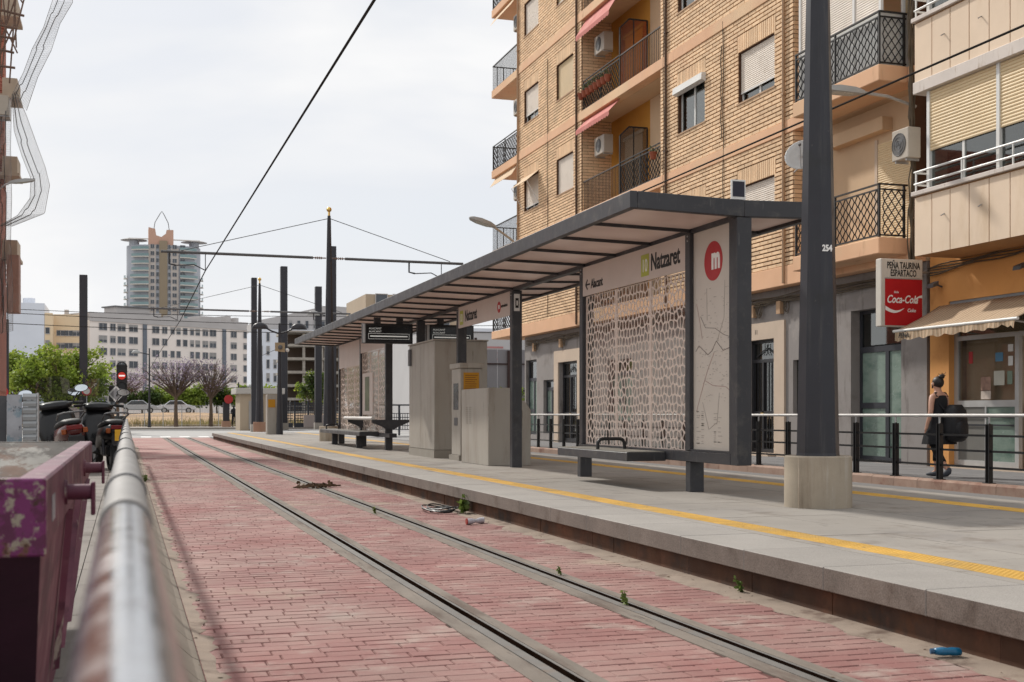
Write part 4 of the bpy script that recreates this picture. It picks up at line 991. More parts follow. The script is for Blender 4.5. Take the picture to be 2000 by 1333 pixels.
# hanging cables under the first floor band
cb = thing('cable_bundle', 'brown bundle of cables sagging under the first floor band', 'cables', (XG-.1, 33, 3.9))
for j in range(6):
    pts = []; y = Y0+.1
    while y < Y1:
        pts.append((XG-.06-R.uniform(0, .05), y, 4.02-.035*j-.05*abs(math.sin(y*.9+j))+R.uniform(-.02, .02))); y += .55
    MB().tube(pts, .012+R.uniform(0, .006), 5).build('cable', ROPE, cb)
for (yc, n_) in ((25.6, 5), (26.9, 6), (41.0, 5), (44.0, 4)):
    for j in range(n_):
        r = R.uniform(.08, .2); c = (XG-.07-R.uniform(0, .04), yc+R.uniform(-.12, .12), 3.72+R.uniform(-.05, .08))
        MB().tube([(c[0]+R.uniform(-.01, .01), c[1]+r*.7*math.cos(k*math.pi/7), c[2]+r*math.sin(k*math.pi/7)) for k in range(14)], .009, 4, closed=True).build('cable_loop', ROPE, cb)
    MB().box(XG-.12, XG-.02, yc+.25, yc+.43, 3.55, 3.85).build('junction_box', SILL, cb)
vb = thing('cable_riser', 'thick brown bundle of cables climbing between the two houses', 'cables', (14.5, 20.3, 4))
for j in range(9):
    pts = [(XF-.05-R.uniform(0,.14)+.02*math.sin(z*2+j), 20.36-R.uniform(0,.12), z) for z in [3.9+.6*i for i in range(24)]]
    MB().tube(pts, R.uniform(.012, .026), 5).build('cable', ROPE, vb)
# ============================================================ cream house with bar
ORANGE = M('orange_plaster', sr(232,166,98,.82), .9, .06, .7, layers=[(sr(208,134,72,.72), 1.2, .5, .75)])
CREAMP = M('cream_panel', sr(242,218,192,.84), .85, .05, .8, layers=[(sr(226,196,160,.76), 1.3, .5, .8, (1, 1, .3))])
SEAMT = M('panel_seam', sr(196,150,104,.7), .9, .06, 2)
MARB = M('white_marble_ledge', sr(226,214,204,.76), .6, .06, 2, layers=[(sr(190,170,150,.7), 3, .55, .75, (3, 3, .5))])
b2 = thing('cream_house', 'cream panelled house with enclosed balconies over an orange bar front', 'building', (18, 15, ZS))
YA, YB, XM = 9.0, 20.32, 13.9; YM = 19.42
MB().box(XG+.36, 23, YA, YB, ZS-.1, 15).build('core', CREAMP, b2)
bops = [(9.2, 19.75, ZS, 3.3)]
mb = MB()
for (p, q, a, b) in cut(YA, YB, ZS-.1, 4.3, bops): mb.box(XG, XG+.35, p, q, a, b)
mb.build('bar_wall', ORANGE, b2)
MB().box(XG-.0, XG+.35, YA, YB, 4.301, 15).build('upper_wall', CREAMP, b2)
for lv in range(3):
    zb = 4.08+lv*3.2
    MB().box(XM+.02, XG-.001, YA, YM-.02, zb, zb+1.1).build('balcony_body', SEAMT, b2)
    pmsh = MB().box(0, .018, .012, .503, zb+.0, zb+1.07).mesh('cream_panel', CREAMP)
    y = YM-.515
    while y > 12.0: piece('cream_panel', pmsh, b2, (XM, y, 0)); y -= .515
    ep = MB().box(XM+.03, XG, YM-.019, YM-.002, zb, zb+1.07).build('end_panel', CREAMP, b2)
    MB().box(XM-.06, XG+.05, YA, YM+.03, zb+1.101, zb+1.18).build('ledge', MARB, b2, bevel=.008)
    zl = zb+1.18
    MB().box(XM-.03, XG+.02, YA, YM+.01, zb+2.98, zb+3.198).build('lintel', MARB, b2, bevel=.008)
    fr = MB()
    cuts = [YM-.32, 17.22, 15.2, 13.2, 11.2]
    for y in cuts: fr.box(XM+.06, XM+.14, y-.04, y+.04, zl, zb+2.979)
    fr.box(XM+.15, XG, YM-.34, YM-.30, zl, zb+2.979); 
    f = fr.build('window', FRAMEW, b2)
    for a, b in zip(cuts[1:], cuts):
        zs_ = zl+(.70 if lv == 0 else .5)
        shutter_mb(a+.04, b-.04, zs_, zb+2.978, XM+.09, .055, .014).build('shutter', SHUTY if lv == 0 else SHUT, f)
        MB().box(XM+.12, XM+.13, a+.04, b-.04, zl, zs_).build('pane', WINGL, f)
        MB().box(XM+.10, XM+.15, (a+b)/2-.03, (a+b)/2+.03, zl, zs_).build('mullion', FRAMEW, f)
        MB().box(XM+.45, XM+.5, a+.04, b-.04, zl, zb+2.97).build('room_dark', DARKIN, f)
    rg = MB()
    for zz in (.14, .36): rg.tube([(XM-.0, 10, zl+zz), (XM-.0, YM, zl+zz), (XM+.25, YM+.0, zl+zz)], .02, 6)
    y = YM-.05
    while y > 10: rg.box(XM-.012, XM+.012, y-.012, y+.012, zl, zl+.36); y -= 1.3
    rg.build('ledge_railing', FRAMEW, b2)
    for yy in (18.55, 17.55): MB().tube([(XM-.07, yy, zb+.62), (XM-.0, yy, zb+.66)], .012, 6).build('drain_spout', GALV, b2)
t = ac_unit(13.98, 14.26, 19.72, 20.24, 5.98, 6.56, None, 'white air conditioner between the two houses beside the cable riser')
# bar front
AF = MB(); x = XG+.12
for (a, b, c, d) in ((19.64,19.75,ZS,3.0), (17.98,18.08,ZS,2.62), (18.08,19.64,2.55,2.63), (18.08,19.64,1.30,1.42), (18.08,19.64,ZS+.02,ZS+.16), (16.3,16.4,ZS,2.62), (16.4,17.98,2.55,2.63), (9.2,19.64,2.95,3.05)): AF.box(x, x+.08, a, b, c, d)
AF.box(x, x+.08, 18.84, 18.88, ZS+.16, 1.30)
bf = AF.build('bar_front_frame', ALU, b2)
MB().box(x+.03, x+.04, 18.08, 19.64, 1.42, 2.55).build('pane', glass('bar_glass', (.80,.80,.78), .08), bf)
MB().box(x+.02, x+.05, 18.08, 18.84, ZS+.16, 1.30).build('lower_panel', GRNGL, bf); MB().box(x+.02, x+.05, 18.88, 19.64, ZS+.16, 1.30).build('lower_panel', M('grey_lower_panel', sr(140,138,132,.6), .5, .06, 2), bf)
for zz in (.95, 1.1): MB().box(x-.01, x-.001, 18.1, 19.62, zz, zz+.03).build('panel_bar', ANTH, bf)
MB().box(x+.03, x+.04, 9.3, 19.64, 2.64, 2.949).build('pane', WINGL, bf)
BARIN = M('bar_interior', (.30,.27,.24), .9, .3, 2); 
MB().box(x+.9, x+.95, 9.2, 19.75, ZS, 3.3).build('bar_back_wall', BARIN, bf); MB().box(x+.1, x+.95, 19.7, 19.75, ZS, 3.3).build('bar_side_wall', BARIN, bf)
MB().box(x+.6, x+.85, 16.2, 17.9, ZS, 1.3).build('bar_counter', WOODR, bf)
for zz in (1.72, 2.12): MB().box(x+.35, x+.45, 18.1, 19.6, zz, zz+.025).build('shelf', ALU, bf)
MB().box(x+.05, x+.12, 9.2, 9.3, ZS, 3).build('jamb', ALU, bf)
MB().box(x-.10, x+.1, 9.2, 19.74, 3.055, 3.52).build('shutter_housing', M('grey_housing', (.22,.22,.22), .6, .06, 2), bf)
MB().box(XG-.02, XG+.1, 9.3, 19.7, ZS-.06, ZS+.06).build('door_step', CREAMS, bf)
# stickers and notices on the glass
stk = [(19.30,2.22,.11,.22,'red_sticker',REDL),(18.52,2.2,.2,.16,'blue_sticker',M('blue_sticker',(.08,.22,.36),.5,.1,3)),(18.22,2.35,.13,.13,'round_sticker',WHITE),(18.22,2.12,.12,.17,'square_sticker',WHITE),(18.52,1.82,.28,.26,'notice_sheet',M('notice_paper',(.5,.49,.42),.7,.05,3)),(18.88,1.72,.27,.26,'paper_poster',M('brown_poster',(.33,.2,.15),.7,.3,8)),(18.88,1.52,.27,.16,'paper_note',M('cream_note',(.5,.42,.36),.7,.15,9)),(18.24,1.82,.13,.24,'green_sheet',M('green_sheet',(.2,.26,.2),.7,.1,5))]
for (yy, zz, w_, h_, nm, m_) in stk:
    o = MB().box(x+.022, x+.028, yy-w_/2, yy+w_/2, zz-h_/2, zz+h_/2).build(nm, m_, bf)
# projecting sign
sg = thing('bar_sign', 'white framed sign with PEÑA TAURINA ESPARTACO above a red cola panel', 'sign', (14.2, 20.25, 2.85))
SY0, SY1 = 20.16, 20.34
MB().box(13.69, 14.62, SY0, SY1, 2.84, 4.13).build('sign_case', M('sign_case_white', sr(228,220,208,.76), .5, .05, 2), sg, bevel=.012)
MB().box(13.775, 14.60, SY0-.006, SY0-.001, 2.86, 3.745).build('cola_panel', M('cola_red', (.48,.012,.018), .4, .06, 1.2), sg)
MB().box(13.77, 14.61, SY0-.012, SY0-.0065, 3.75, 3.77).build('divider', ALU, sg)
XX = (1,0,0)
text('PEÑA TAURINA', 'lettering', INK, sg, (14.185, SY0-.004, 3.945), XX, TZ, .18, .58, 'CENTER', bold=.003)
text('ESPARTACO', 'lettering', INK, sg, (14.185, SY0-.004, 3.80), XX, TZ, .18, .58, 'CENTER', bold=.003)
ty = SY0-.009
text('Coca-Cola', 'script_lettering', WTXT, sg, (14.15, ty, 3.29), XX, TZ, .21, .76, 'CENTER', shear=.35, bold=.004)
text('Coke', 'script_lettering', WTXT, sg, (14.36, ty, 3.12), XX, TZ, .095, .9, 'CENTER', shear=.2, bold=.002)
text('Beba', 'script_lettering', WTXT, sg, (14.02, ty, 3.475), XX, TZ, .06, .9, 'CENTER', shear=.3)
mb = MB(); n = 14
top = []; bot = []
for i in range(n+1):
    q = i/n; xx = 13.78+.42*q; zc_ = 3.19-.10*math.sin(q*2.6)+.055*q; th_ = .075*(1-q)**.7+.004
    top.append((xx, ty, zc_+th_/2)); bot.append((xx, ty, zc_-th_/2))
for i in range(n): mb.quad(bot[i], bot[i+1], top[i+1], top[i])
for i in range(n):
    q = i/n; q2 = (i+1)/n
    def S_(q): xx = 14.42+.18*q; zz = 3.36+.06*math.sin(q*1.7); th_ = .006+.05*q; return (xx, ty, zz-th_/2), (xx, ty, zz+th_/2)
    a, b = S_(q), S_(q2); mb.quad(a[0], b[0], b[1], a[1])
mb.build('ribbon', WTXT, sg, recalc=False)
MB().tube([(14.6, 20.25, 3.9), (XG, 20.25, 3.9)], .02, 6).build('bracket', GALV, sg)
# awning of the bar
aw = thing('bar_awning', 'striped beige fold-out awning with lettered torn valance over the bar', 'awning', (14.3, 18.3, 2.7))
def stripes():
    m = bpy.data.materials.new('striped_awning_cloth'); m.use_nodes = True; n = m.node_tree; p = n.nodes['Principled BSDF']; g_ = n.nodes.new('ShaderNodeNewGeometry'); sx = n.nodes.new('ShaderNodeSeparateXYZ'); n.links.new(g_.outputs['Position'], sx.inputs[0])
    mm = n.nodes.new('ShaderNodeMath'); mm.operation = 'MULTIPLY'; mm.inputs[1].default_value = 9.0; n.links.new(sx.outputs[1], mm.inputs[0]); fr_ = n.nodes.new('ShaderNodeMath'); fr_.operation = 'FRACT'; n.links.new(mm.outputs[0], fr_.inputs[0])
    r_ = n.nodes.new('ShaderNodeValToRGB'); r_.color_ramp.interpolation = 'CONSTANT'; e = r_.color_ramp.elements; e[0].position = 0; e[0].color = (*sr(214,186,154,.72), 1); e[1].position = .45; e[1].color = (*sr(150,112,84,.65), 1)
    for ps_, c in ((.55, sr(206,176,142,.72)), (.75, sr(128,112,96,.6)), (.85, sr(214,188,156,.72))): x_ = e.new(ps_); x_.color = (*c, 1)
    n.links.new(fr_.outputs[0], r_.inputs[0]); n.links.new(r_.outputs[0], p.inputs['Base Color']); p.inputs['Roughness'].default_value = .9; return m
AWM = stripes()
mb = MB(); n = 24; vs_ = []
for i in range(n+1):
    yy = 16.72+(20.0-16.72)*i/n
    for j in range(5):
        q = j/4; vs_.append((XG-.02-(.98)*q, yy, 3.24-.50*q-.025*math.sin(q*3.14)+.008*math.sin(i*1.9)*q))
mb.add(vs_, [(i*5+j, (i+1)*5+j, (i+1)*5+j+1, i*5+j+1) for i in range(n) for j in range(4)])
o = mb.build('cloth', AWM, aw, recalc=False, smooth='all'); s_ = o.modifiers.new('s', 'SOLIDIFY'); s_.thickness = .004
MB().tube([(XG-1.0, 16.66, 2.735), (XG-1.0, 20.06, 2.735)], .028, 10).build('front_bar', FRAMEW, aw, smooth=True)
mb = MB(); vs_ = []; n = 40
for i in range(n+1):
    q = i/n; yy = 20.0-3.28*q; drop = .16-.06*q+.02*math.sin(i*1.3)+.015*R.random()
    if q > .86: drop = .05+.10*R.random()
    vs_ += [(XG-1.01, yy, 2.72), (XG-1.015+.02*math.sin(i*.9), yy, 2.72-drop)]
mb.add(vs_, [(2*i, 2*i+2, 2*i+3, 2*i+1) for i in range(n)])
mb.build('valance', AWM, aw, recalc=False)
text('PEÑA', 'lettering', INK, aw, (XG-1.04, 19.86, 2.60), TX, TZ, .13, 1.0, shear=.3, bold=.002)
for yy in (16.9, 19.8): MB().tube([(XG-.02, yy, 2.75), (XG-.5, yy, 2.68), (XG-.99, yy, 2.73)], .016, 6).build('folding_arm', ALU, aw)
# wall lamps and street lamps fixed to houses
def floodlight(y, z, lab):
    t = thing('floodlight', lab, 'lamp', (XG-.1, y, z), group='small floodlights on the orange wall')
    MB().loft([[(XG-.30,y-.10,z-.06),(XG-.30,y+.10,z-.06),(XG-.28,y+.10,z+.02),(XG-.28,y-.10,z+.02)], [(XG-.12,y-.07,z+.0),(XG-.12,y+.07,z+.0),(XG-.12,y+.07,z+.09),(XG-.12,y-.07,z+.09)]]).build('head', STEEL_LT, t, bevel=.01)
    MB().tube([(XG-.15,y,z+.03),(XG,y,z-.02)], .018, 6).build('arm', STEEL_LT, t)
floodlight(19.95, 3.62, 'small floodlight on the orange wall beside the projecting sign'); floodlight(17.55, 3.70, 'small floodlight on the orange wall over the awning')
for j in range(5):
    pts = [(XG-.05-.02*R.random(), 20.3-.35*i, 3.98-.03*j+.03*math.sin(i*1.1+j)+.018*i) for i in range(22)]
    MB().tube(pts, .014, 5).build('cable', ROPE, cb)
LAMPH = M('lamp_head_grey', (.36,.36,.35), .45, .06, 3); LENS = M('lamp_lens', (.5,.5,.46), .25, .05, 3)
def wall_lamp(p_wall, p_head, d, lab, s=1.0):
    t = thing('street_lamp', lab, 'street lamp', p_wall)
    p_wall = Vector(p_wall); p_head = Vector(p_head); d = Vector(d).normalized(); sd_ = d.cross(Vector((0,0,1))).normalized(); up = sd_.cross(d)
    MB().tube([p_wall, p_wall.lerp(p_head, .5)+Vector((0,0,.06)), p_head], .03*s, 8).build('arm', GALV, t)
    rings = []
    for q, wv, h0, h1 in ((-.1, .06, -.03, .04), (.1, .13, -.05, .08), (.4, .15, -.05, .09), (.62, .11, -.035, .06), (.70, .03, -.01, .02)):
        c = p_head+d*q*s; rings.append([c+sd_*(-wv*s)+up*h0*s, c+sd_*(wv*s)+up*h0*s, c+sd_*(wv*.8*s)+up*h1*.7*s, c+up*h1*s, c+sd_*(-wv*.8*s)+up*h1*.7*s])
    MB().loft(rings).build('head', LAMPH, t, smooth=True)
    c = p_head-up*.052*s; MB().loft([[c+d*.1*s-sd_*.1*s, c+d*.1*s+sd_*.1*s, c+d*.1*s+sd_*.1*s+up*.01, c+d*.1*s-sd_*.1*s+up*.01], [c+d*.5*s-sd_*.1*s, c+d*.5*s+sd_*.1*s, c+d*.5*s+sd_*.1*s+up*.01, c+d*.5*s-sd_*.1*s+up*.01]]).build('lens', LENS, t)
    return t
wall_lamp((14.6, 20.35, 7.12), (13.35, 20.4, 7.32), (-1, .05, .02), 'grey street lamp on a wall arm just right of the mast', 1.1)
wall_lamp((14.55, 44.5, 7.3), (12.75, 43.0, 8.05), (-.8, -.25, .18), 'grey street lamp on an arm at the far brick corner', 1.4)
# ============================================================ near left: pipe handrail, skip
def pipemat(name, c, metal, rough, dirt):
    return M(name, c, rough, .08, 6, metal=metal, layers=dirt, stretch=(1, .25, 1))
SHINY = M('polished_tube', (.56,.56,.57), .19, .06, 12, metal=1.0, layers=[((.48,.46,.44), 6, .42, .62, (1, .3, 1)), ((.30,.28,.27), 9, .56, .7, (1, .25, 1))])
DUSTY = M('dusty_tube', sr(170,167,164,.50), .66, .1, 9, metal=.1, spec=.5, fine=.05, layers=[(sr(150,140,130,.6), 7, .52, .75)])
hr = thing('pipe_handrail', 'round steel pipe handrail running away beside the kerb', 'handrail', (0, 12, .12))
ZH = 1.03
MB().tube([(0, -1.0, ZH), (0, 1.62, ZH)], .0295, 32).build('polished_tube', SHINY, hr, smooth=True)
MB().tube([(0, 1.621, ZH), (0.02, 30, ZH)], .0325, 28).build('dusty_tube', DUSTY, hr, smooth=True)
ry = 2.28
while ry < 30:
    MB().tube([(0, ry-.012, ZH), (0, ry+.012, ZH)], .0362, 24).build('joint_ring', STEEL_LT, hr, smooth=True)
    MB().tube([(0, ry+.2, .12), (0, ry+.2, ZH-.033)], .016, 10).build('post', GALV, hr); ry += 1.72
# --- skip
PURP = M('purple_skip_paint', sr(116,56,80,.62), .55, .1, 2, bump=.02, bs=40, layers=[(sr(150,98,108,.62), 1.6, .46, .74, (1, .35, 2)), (sr(84,34,58,.6), 3, .5, .66, (1, .4, 2)), (sr(190,176,164,.6), 7, .60, .68, (1.5, 1.5, .35)), ((.10,.04,.025), 6, .64, .76)])
PURE = M('flaking_skip_paint', sr(134,50,112,.6), .6, .15, 4, bump=.03, bs=50, layers=[(sr(190,178,158,.55), 26, .51, .57), (sr(110,44,84,.6), 30, .50, .58), ((.13,.055,.028), 9, .58, .64), ((.05,.02,.015), 18, .62, .66)])
SKIN_ = M('skip_inside', sr(114,108,102,.5), .8, .2, 2.2, bump=.02, bs=40, layers=[((.13,.07,.045), 2.6, .44, .6), (sr(176,172,164,.6), 5, .5, .62, (1, 1, .5)), ((.05,.045,.04), 3.5, .52, .66)])
DKP = M('shade_painted_purple', (.035,.008,.022), .7, .2, 3)  # purple darkened for the sloping end: shade under the rim put into the colour
sk = thing('waste_skip', 'purple steel waste skip with flaking paint beside the handrail', 'skip', (-1.0, 5.1, .12))
SX0, SX1, SA, SB, SZ = -1.95, -.176, 3.05, 7.18, 1.02
def rimbox(x0, x1, y0, y1, nm, m): return MB().box(x0, x1, y0, y1, SZ-.165, SZ).build(nm, m, sk, bevel=.006)
rimbox(SX1-.068, SX1, SA, SB, 'side_rim', PURP); rimbox(SX0, SX0+.068, SA, SB, 'side_rim', PURP)
rimbox(SX0+.0681, SX1-.0681, SB-.07, SB-.001, 'end_rim', SKIN_)
MB().box(SX0, SX1+.003, SA-.06, SA-.0005, SZ-.175, SZ+.003).build('end_rim', PURE, sk, bevel=.005)
zt, zb = SZ-.1655, .16
T_ = [(SX0+.03, SA+.0), (SX1-.012, SA+.0), (SX1-.012, SB-.03), (SX0+.03, SB-.03)]; B_ = [(SX0+.12, SA+.85), (SX1-.085, SA+.85), (SX1-.085, SB-1.95), (SX0+.12, SB-1.95)]
mb = MB(); vs_ = [(a, b, zt) for a, b in T_]+[(a, b, zb) for a, b in B_]
mb.add([vs_[1], vs_[2], vs_[6], vs_[5]], [(0,1,2,3)]); mb.add([vs_[3], vs_[0], vs_[4], vs_[7]], [(0,1,2,3)]); mb.add([vs_[2], vs_[3], vs_[7], vs_[6]], [(0,1,2,3)])
mb.build('body_shell', PURP, sk, recalc=False)
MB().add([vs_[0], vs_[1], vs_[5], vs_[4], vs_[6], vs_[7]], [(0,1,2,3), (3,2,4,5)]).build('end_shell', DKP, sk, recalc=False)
def ins(p, d): cx, cy = (SX0+SX1)/2, (SA+SB)/2; return (p[0]+(d if p[0] < cx else -d), p[1]+(d if p[1] < cy else -d))
vi = [(*ins(p, .045), SZ-.004) for p in T_]+[(*ins(p, .02), zb+.02) for p in B_]
vi[2] = (vi[2][0], SB-.0725, vi[2][2]); vi[3] = (vi[3][0], SB-.0725, vi[3][2])
mb = MB().add(vi, [(0,1,5,4), (1,2,6,5), (2,3,7,6), (3,0,4,7), (4,5,6,7)]); mb.build('inside_lining', SKIN_, sk, recalc=False)
for yy in (3.98, 5.75):
    lg = MB().tube([(SX1-.002, yy, .932), (SX1+.075, yy, .932)], .024, 14).build('lifting_lug', PURP, sk, smooth=True)
    MB().box(SX1+.0755, SX1+.088, yy-.03, yy+.03, .862, .962).build('lug_flange', PURP, lg, bevel=.003)
    MB().tube([(SX1-.001, yy, .932), (SX1+.008, yy, .932)], .038, 14).build('lug_collar', PURP, lg)
MB().box(SX1+.0005, SX1+.0016, 3.28, 3.42, .90, .965).build('faded_sticker', M('faded_sticker', (.25,.25,.27), .5, .3, 20), sk)
for yy in (4.3, 5.1, 6.3): MB().add([(SX1-.010, yy, zt), (SX1+.012, yy+.02, zt), (SX1-.010, yy+.05, zt), (SX1-.06, yy*.5+2.3, .3), (SX1-.04, yy*.5+2.32, .3), (SX1-.06, yy*.5+2.36, .3)], [(0,1,4,3), (1,2,5,4)]).build('stiffening_rib', PURP, sk)
# ============================================================ scooters
GLB = M('gloss_black_bodywork', (.007,.007,.008), .34, .05, 3, coat=.12); SEATB = M('black_seat', (.016,.015,.015), .6, .1, 6)
MIRR = M('mirror_glass', (.75,.80,.85), .04, .02, 3, metal=1); REDT = M('red_tail_light', (.16,.008,.008), .2, .05, 3); ORL = M('orange_indicator', (.26,.06,.01), .25, .05, 3); YPL = M('yellow_plate', (.75,.42,.03), .45, .05, 3)
REDB = M('red_bodywork', (.07,.008,.008), .3, .05, 3, coat=.5); SMOKE = glass('smoked_windshield', (.55,.57,.57), .16)
def scooter(loc, rz, label, body, variant):
    t = thing('motor_scooter', label, 'scooter', loc, rz, 'scooters parked behind the skip'); OFF[t.name] = Vector((0,0,0))
    def B(mb, nm, m, par=t, **k): return mb.build(nm, m, par, **k)
    def ring(y, w_, z0, z1, n=12, xo=0): return [(xo+w_*math.copysign(abs(math.cos(a))**.7, math.cos(a)), y, (z0+z1)/2+(z1-z0)/2*math.copysign(abs(math.sin(a))**.8, math.sin(a))) for a in [2*math.pi*k/n for k in range(n)]]
    for yy, r, wd in ((-.62, .255, .065), (.68, .25, .055)):
        w_ = MB(); prof = [(r-.09, -wd), (r-.02, -wd), (r, -wd*.5), (r, wd*.5), (r-.02, wd), (r-.09, wd)]; n = 20
        w_.loft([[(x, yy+rr*math.cos(2*math.pi*k/n), r+rr*math.sin(2*math.pi*k/n)) for k in range(n)] for rr, x in prof], caps=False)
        o = w_.build('wheel', RUBBER, t, smooth=True, recalc=True); MB().tube([(-wd*.7, yy, r), (wd*.7, yy, r)], r-.085, 14).build('rim', STEEL_LT, o)
    B(MB().loft([ring(-.95, .08, .60, .74), ring(-.85, .15, .52, .78), ring(-.55, .18, .46, .76), ring(-.2, .17, .42, .74), ring(.0, .15, .30, .60), ring(.12, .12, .26, .42)]), 'rear_bodywork', body, smooth='all')
    B(MB().loft([ring(.05, .16, .25, .36), ring(.35, .17, .25, .38), ring(.42, .15, .27, .44)]), 'floorboard', BLACKP, smooth='all')
    B(MB().loft([ring(.40, .19, .30, .55), ring(.46, .27, .36, .88), ring(.56, .26, .55, 1.04), ring(.72, .16, .62, .98), ring(.86, .05, .68, .82)]), 'leg_shield', GLB, smooth='all')
    B(MB().loft([ring(.42, .06, .34, .55), ring(.68, .08, .48, .56), ring(.92, .05, .36, .44)]), 'front_mudguard', GLB, smooth='all')
    B(MB().loft([ring(-.9, .08, .76, .81), ring(-.7, .14, .75, .85), ring(-.4, .16, .71, .81), ring(-.1, .14, .68, .77), ring(.02, .09, .66, .73)]), 'seat', SEATB, smooth='all')
    B(MB().tube([(-.34, .50, 1.06), (-.2, .55, 1.08), (0, .58, 1.06), (.2, .55, 1.08), (.34, .50, 1.06)], .02, 8), 'handlebar', BLACKP, smooth=True)
    for s_ in (-1, 1): B(MB().tube([(s_*.25, .525, 1.075), (s_*.37, .49, 1.06)], .026, 8), 'grip', RUBBER)
    B(MB().loft([ring(.46, .20, 1.0, 1.09), ring(.60, .24, .97, 1.13), ring(.74, .14, .94, 1.06)]), 'headlamp_cowl', GLB, smooth='all')
    for s_ in (-1, 1):
        m_ = B(MB().tube([(s_*.24, .53, 1.09), (s_*.30, .54, 1.20), (s_*.36, .53, 1.27)], .009, 6), 'mirror', BLACKP)
        c = Vector((s_*.37, .52, 1.30)); mb = MB(); mb.loft([[c+Vector((.10*math.cos(a), yo, .065*math.sin(a))) for a in [2*math.pi*k/14 for k in range(14)]] for yo in (.03, -.005)]); mb.build('mirror_shell', BLACKP, m_)
        mb = MB(); mb.add([c+Vector((.088*math.cos(a), -.0065, .055*math.sin(a))) for a in [2*math.pi*k/14 for k in range(14)]], [tuple(range(14))]); mb.build('mirror_glass', MIRR, m_)
    wsx = [(-.24, .62, 1.10), (-.12, .70, 1.10), (.12, .70, 1.10), (.24, .62, 1.10)]; wsy = [(-.22, .50, 1.45), (-.10, .55, 1.53), (.10, .55, 1.53), (.22, .50, 1.45)]
    B(MB().add(wsx+wsy, [(0,1,5,4), (1,2,6,5), (2,3,7,6)]), 'windshield', SMOKE, recalc=False, smooth='all')
    tl = MB(); tl.box(-.10, .10, -.965, -.93, .68, .75); B(tl, 'tail_light', REDT, bevel=.01)
    for s_ in (-1, 1): B(MB().box(s_*.135-.03, s_*.135+.03, -.95, -.90, .62, .70), 'indicator', ORL, bevel=.01)
    pb = B(MB().box(-.10, .10, -1.0, -.985, .44, .58), 'plate_holder', BLACKP); B(MB().box(-.058, .058, -1.004, -1.0005, .50, .68) if variant == 0 else MB().box(-.09, .09, -1.004, -1.0005, .46, .57), 'number_plate', YPL if variant == 0 else BLACKP, pb)
    B(MB().bar((0, -.93, .62), (0, -1.0, .42), .16, .02), 'rear_mudguard', BLACKP)
    B(MB().tube([(-.15, -.55, .84), (-.17, -.85, .93), (-.12, -1.0, .95), (.12, -1.0, .95), (.17, -.85, .93), (.15, -.55, .84)], .014, 8), 'grab_rail', STEEL_LT, smooth=True)
    B(MB().tube([(.16, -.2, .28), (.18, -.5, .30), (.19, -.9, .36)], [.03, .05, .055], 10), 'exhaust', STEEL_LT, smooth=True)
    B(MB().box(-.10, .10, -.6, -.1, .24, .42), 'engine', BLACKP, bevel=.03)
    B(MB().tube([(-.14, -.62, .27), (-.14, -.55, .62)], .025, 8), 'shock_absorber', STEEL)
    B(MB().bar((-.12, -.05, .25), (-.28, -.02, .01), .02, .02), 'side_stand', STEEL)
    return t
s1_ = scooter((-.36, 24.4, .12), math.radians(13), 'black scooter with yellow plate parked closest to the handrail', GLB, 0)
s2_ = scooter((-.98, 23.9, .12), math.radians(6), 'black scooter with dark red tail, partly hidden by the skip rim', REDB, 1)
s1_.scale = (1.25, 1.1, 1.13); s2_.rotation_euler = (0, math.radians(-7), math.radians(12)); s2_.scale = (1.35, 1.15, 1.15)
# ============================================================ hoarding, cabinet, signals on the left
DSH = M('dark_sheet', sr(92,92,96,.55), .6, .15, 2, layers=[(sr(130,124,118,.5), 2, .5, .7)]); WSH = M('white_ribbed_sheet', sr(196,200,202,.6), .6, .08, 2); PST = M('torn_poster', sr(196,198,204,.6), .8, .12, 4, layers=[(sr(150,170,182,.6), 3, .5, .6), (sr(110,112,120,.5), 7, .58, .66)])
hb = thing('sheet_hoarding', 'hoarding of dark and white metal sheets with a torn poster', 'hoarding', (-1.8, 20.6, .12))
for i in range(4): MB().box(-2.75+i*.25, -2.51+i*.25, 20.5+.012*(i % 2), 20.53+.012*(i % 2), .12, 1.45).build('dark_sheet', DSH, hb)
MB().box(-1.75, -1.53, 20.45, 20.48, .12, 1.47).build('poster_board', PST, hb)
for i in range(13): MB().prism([(20.46, .14+i*.104), (20.49, .14+i*.104), (20.49, .24+i*.104), (20.44, .19+i*.104)], -1.52, -1.32, 'x').build('white_rib', WSH, hb)
MB().tube([(-1.3, 20.47, .12), (-1.3, 20.47, 1.5)], .02, 8).build('post', GALV, hb)
cbx = thing('street_cabinet', 'pale blue grey street cabinet behind the hoarding', 'cabinet', (-2.75, 45, .12))
MB().box(-3.0, -2.56, 44.8, 45.2, .27, 1.40).build('body', M('pale_cabinet', sr(178,190,194,.6), .6, .05, 2), cbx, bevel=.02); MB().box(-3.02, -2.54, 44.78, 45.22, .12, .269).build('plinth', CONC, cbx)
REDS = M('sign_red', (.42,.03,.03), .5, .08, 3)
def round_sign(x, y, z, r, label, h0=0.0):
    t = thing('road_sign', label, 'road sign', (x, y, h0))
    MB().tube([(x, y, h0), (x, y, z+r*.8)], .03, 8).build('pole', GALV, t)
    MB().tube([(x, y-.04, z), (x, y-.06, z)], r, 24).build('red_disc', REDS, t); MB().tube([(x, y-.0605, z), (x, y-.066, z)], r*.68, 24).build('white_centre', WHITE, t)
round_sign(-6.4, 72, 2.35, .33, 'round red-ringed sign beside the brick corner at the left'); round_sign(-2.15, 75.5, 2.5, .27, 'small round red-ringed sign on the post before the tree')
ts = thing('tram_signal', 'tram signal with lit red bar light and white diamond plate', 'traffic light', (-.13, 45, 0))
SX = -.13
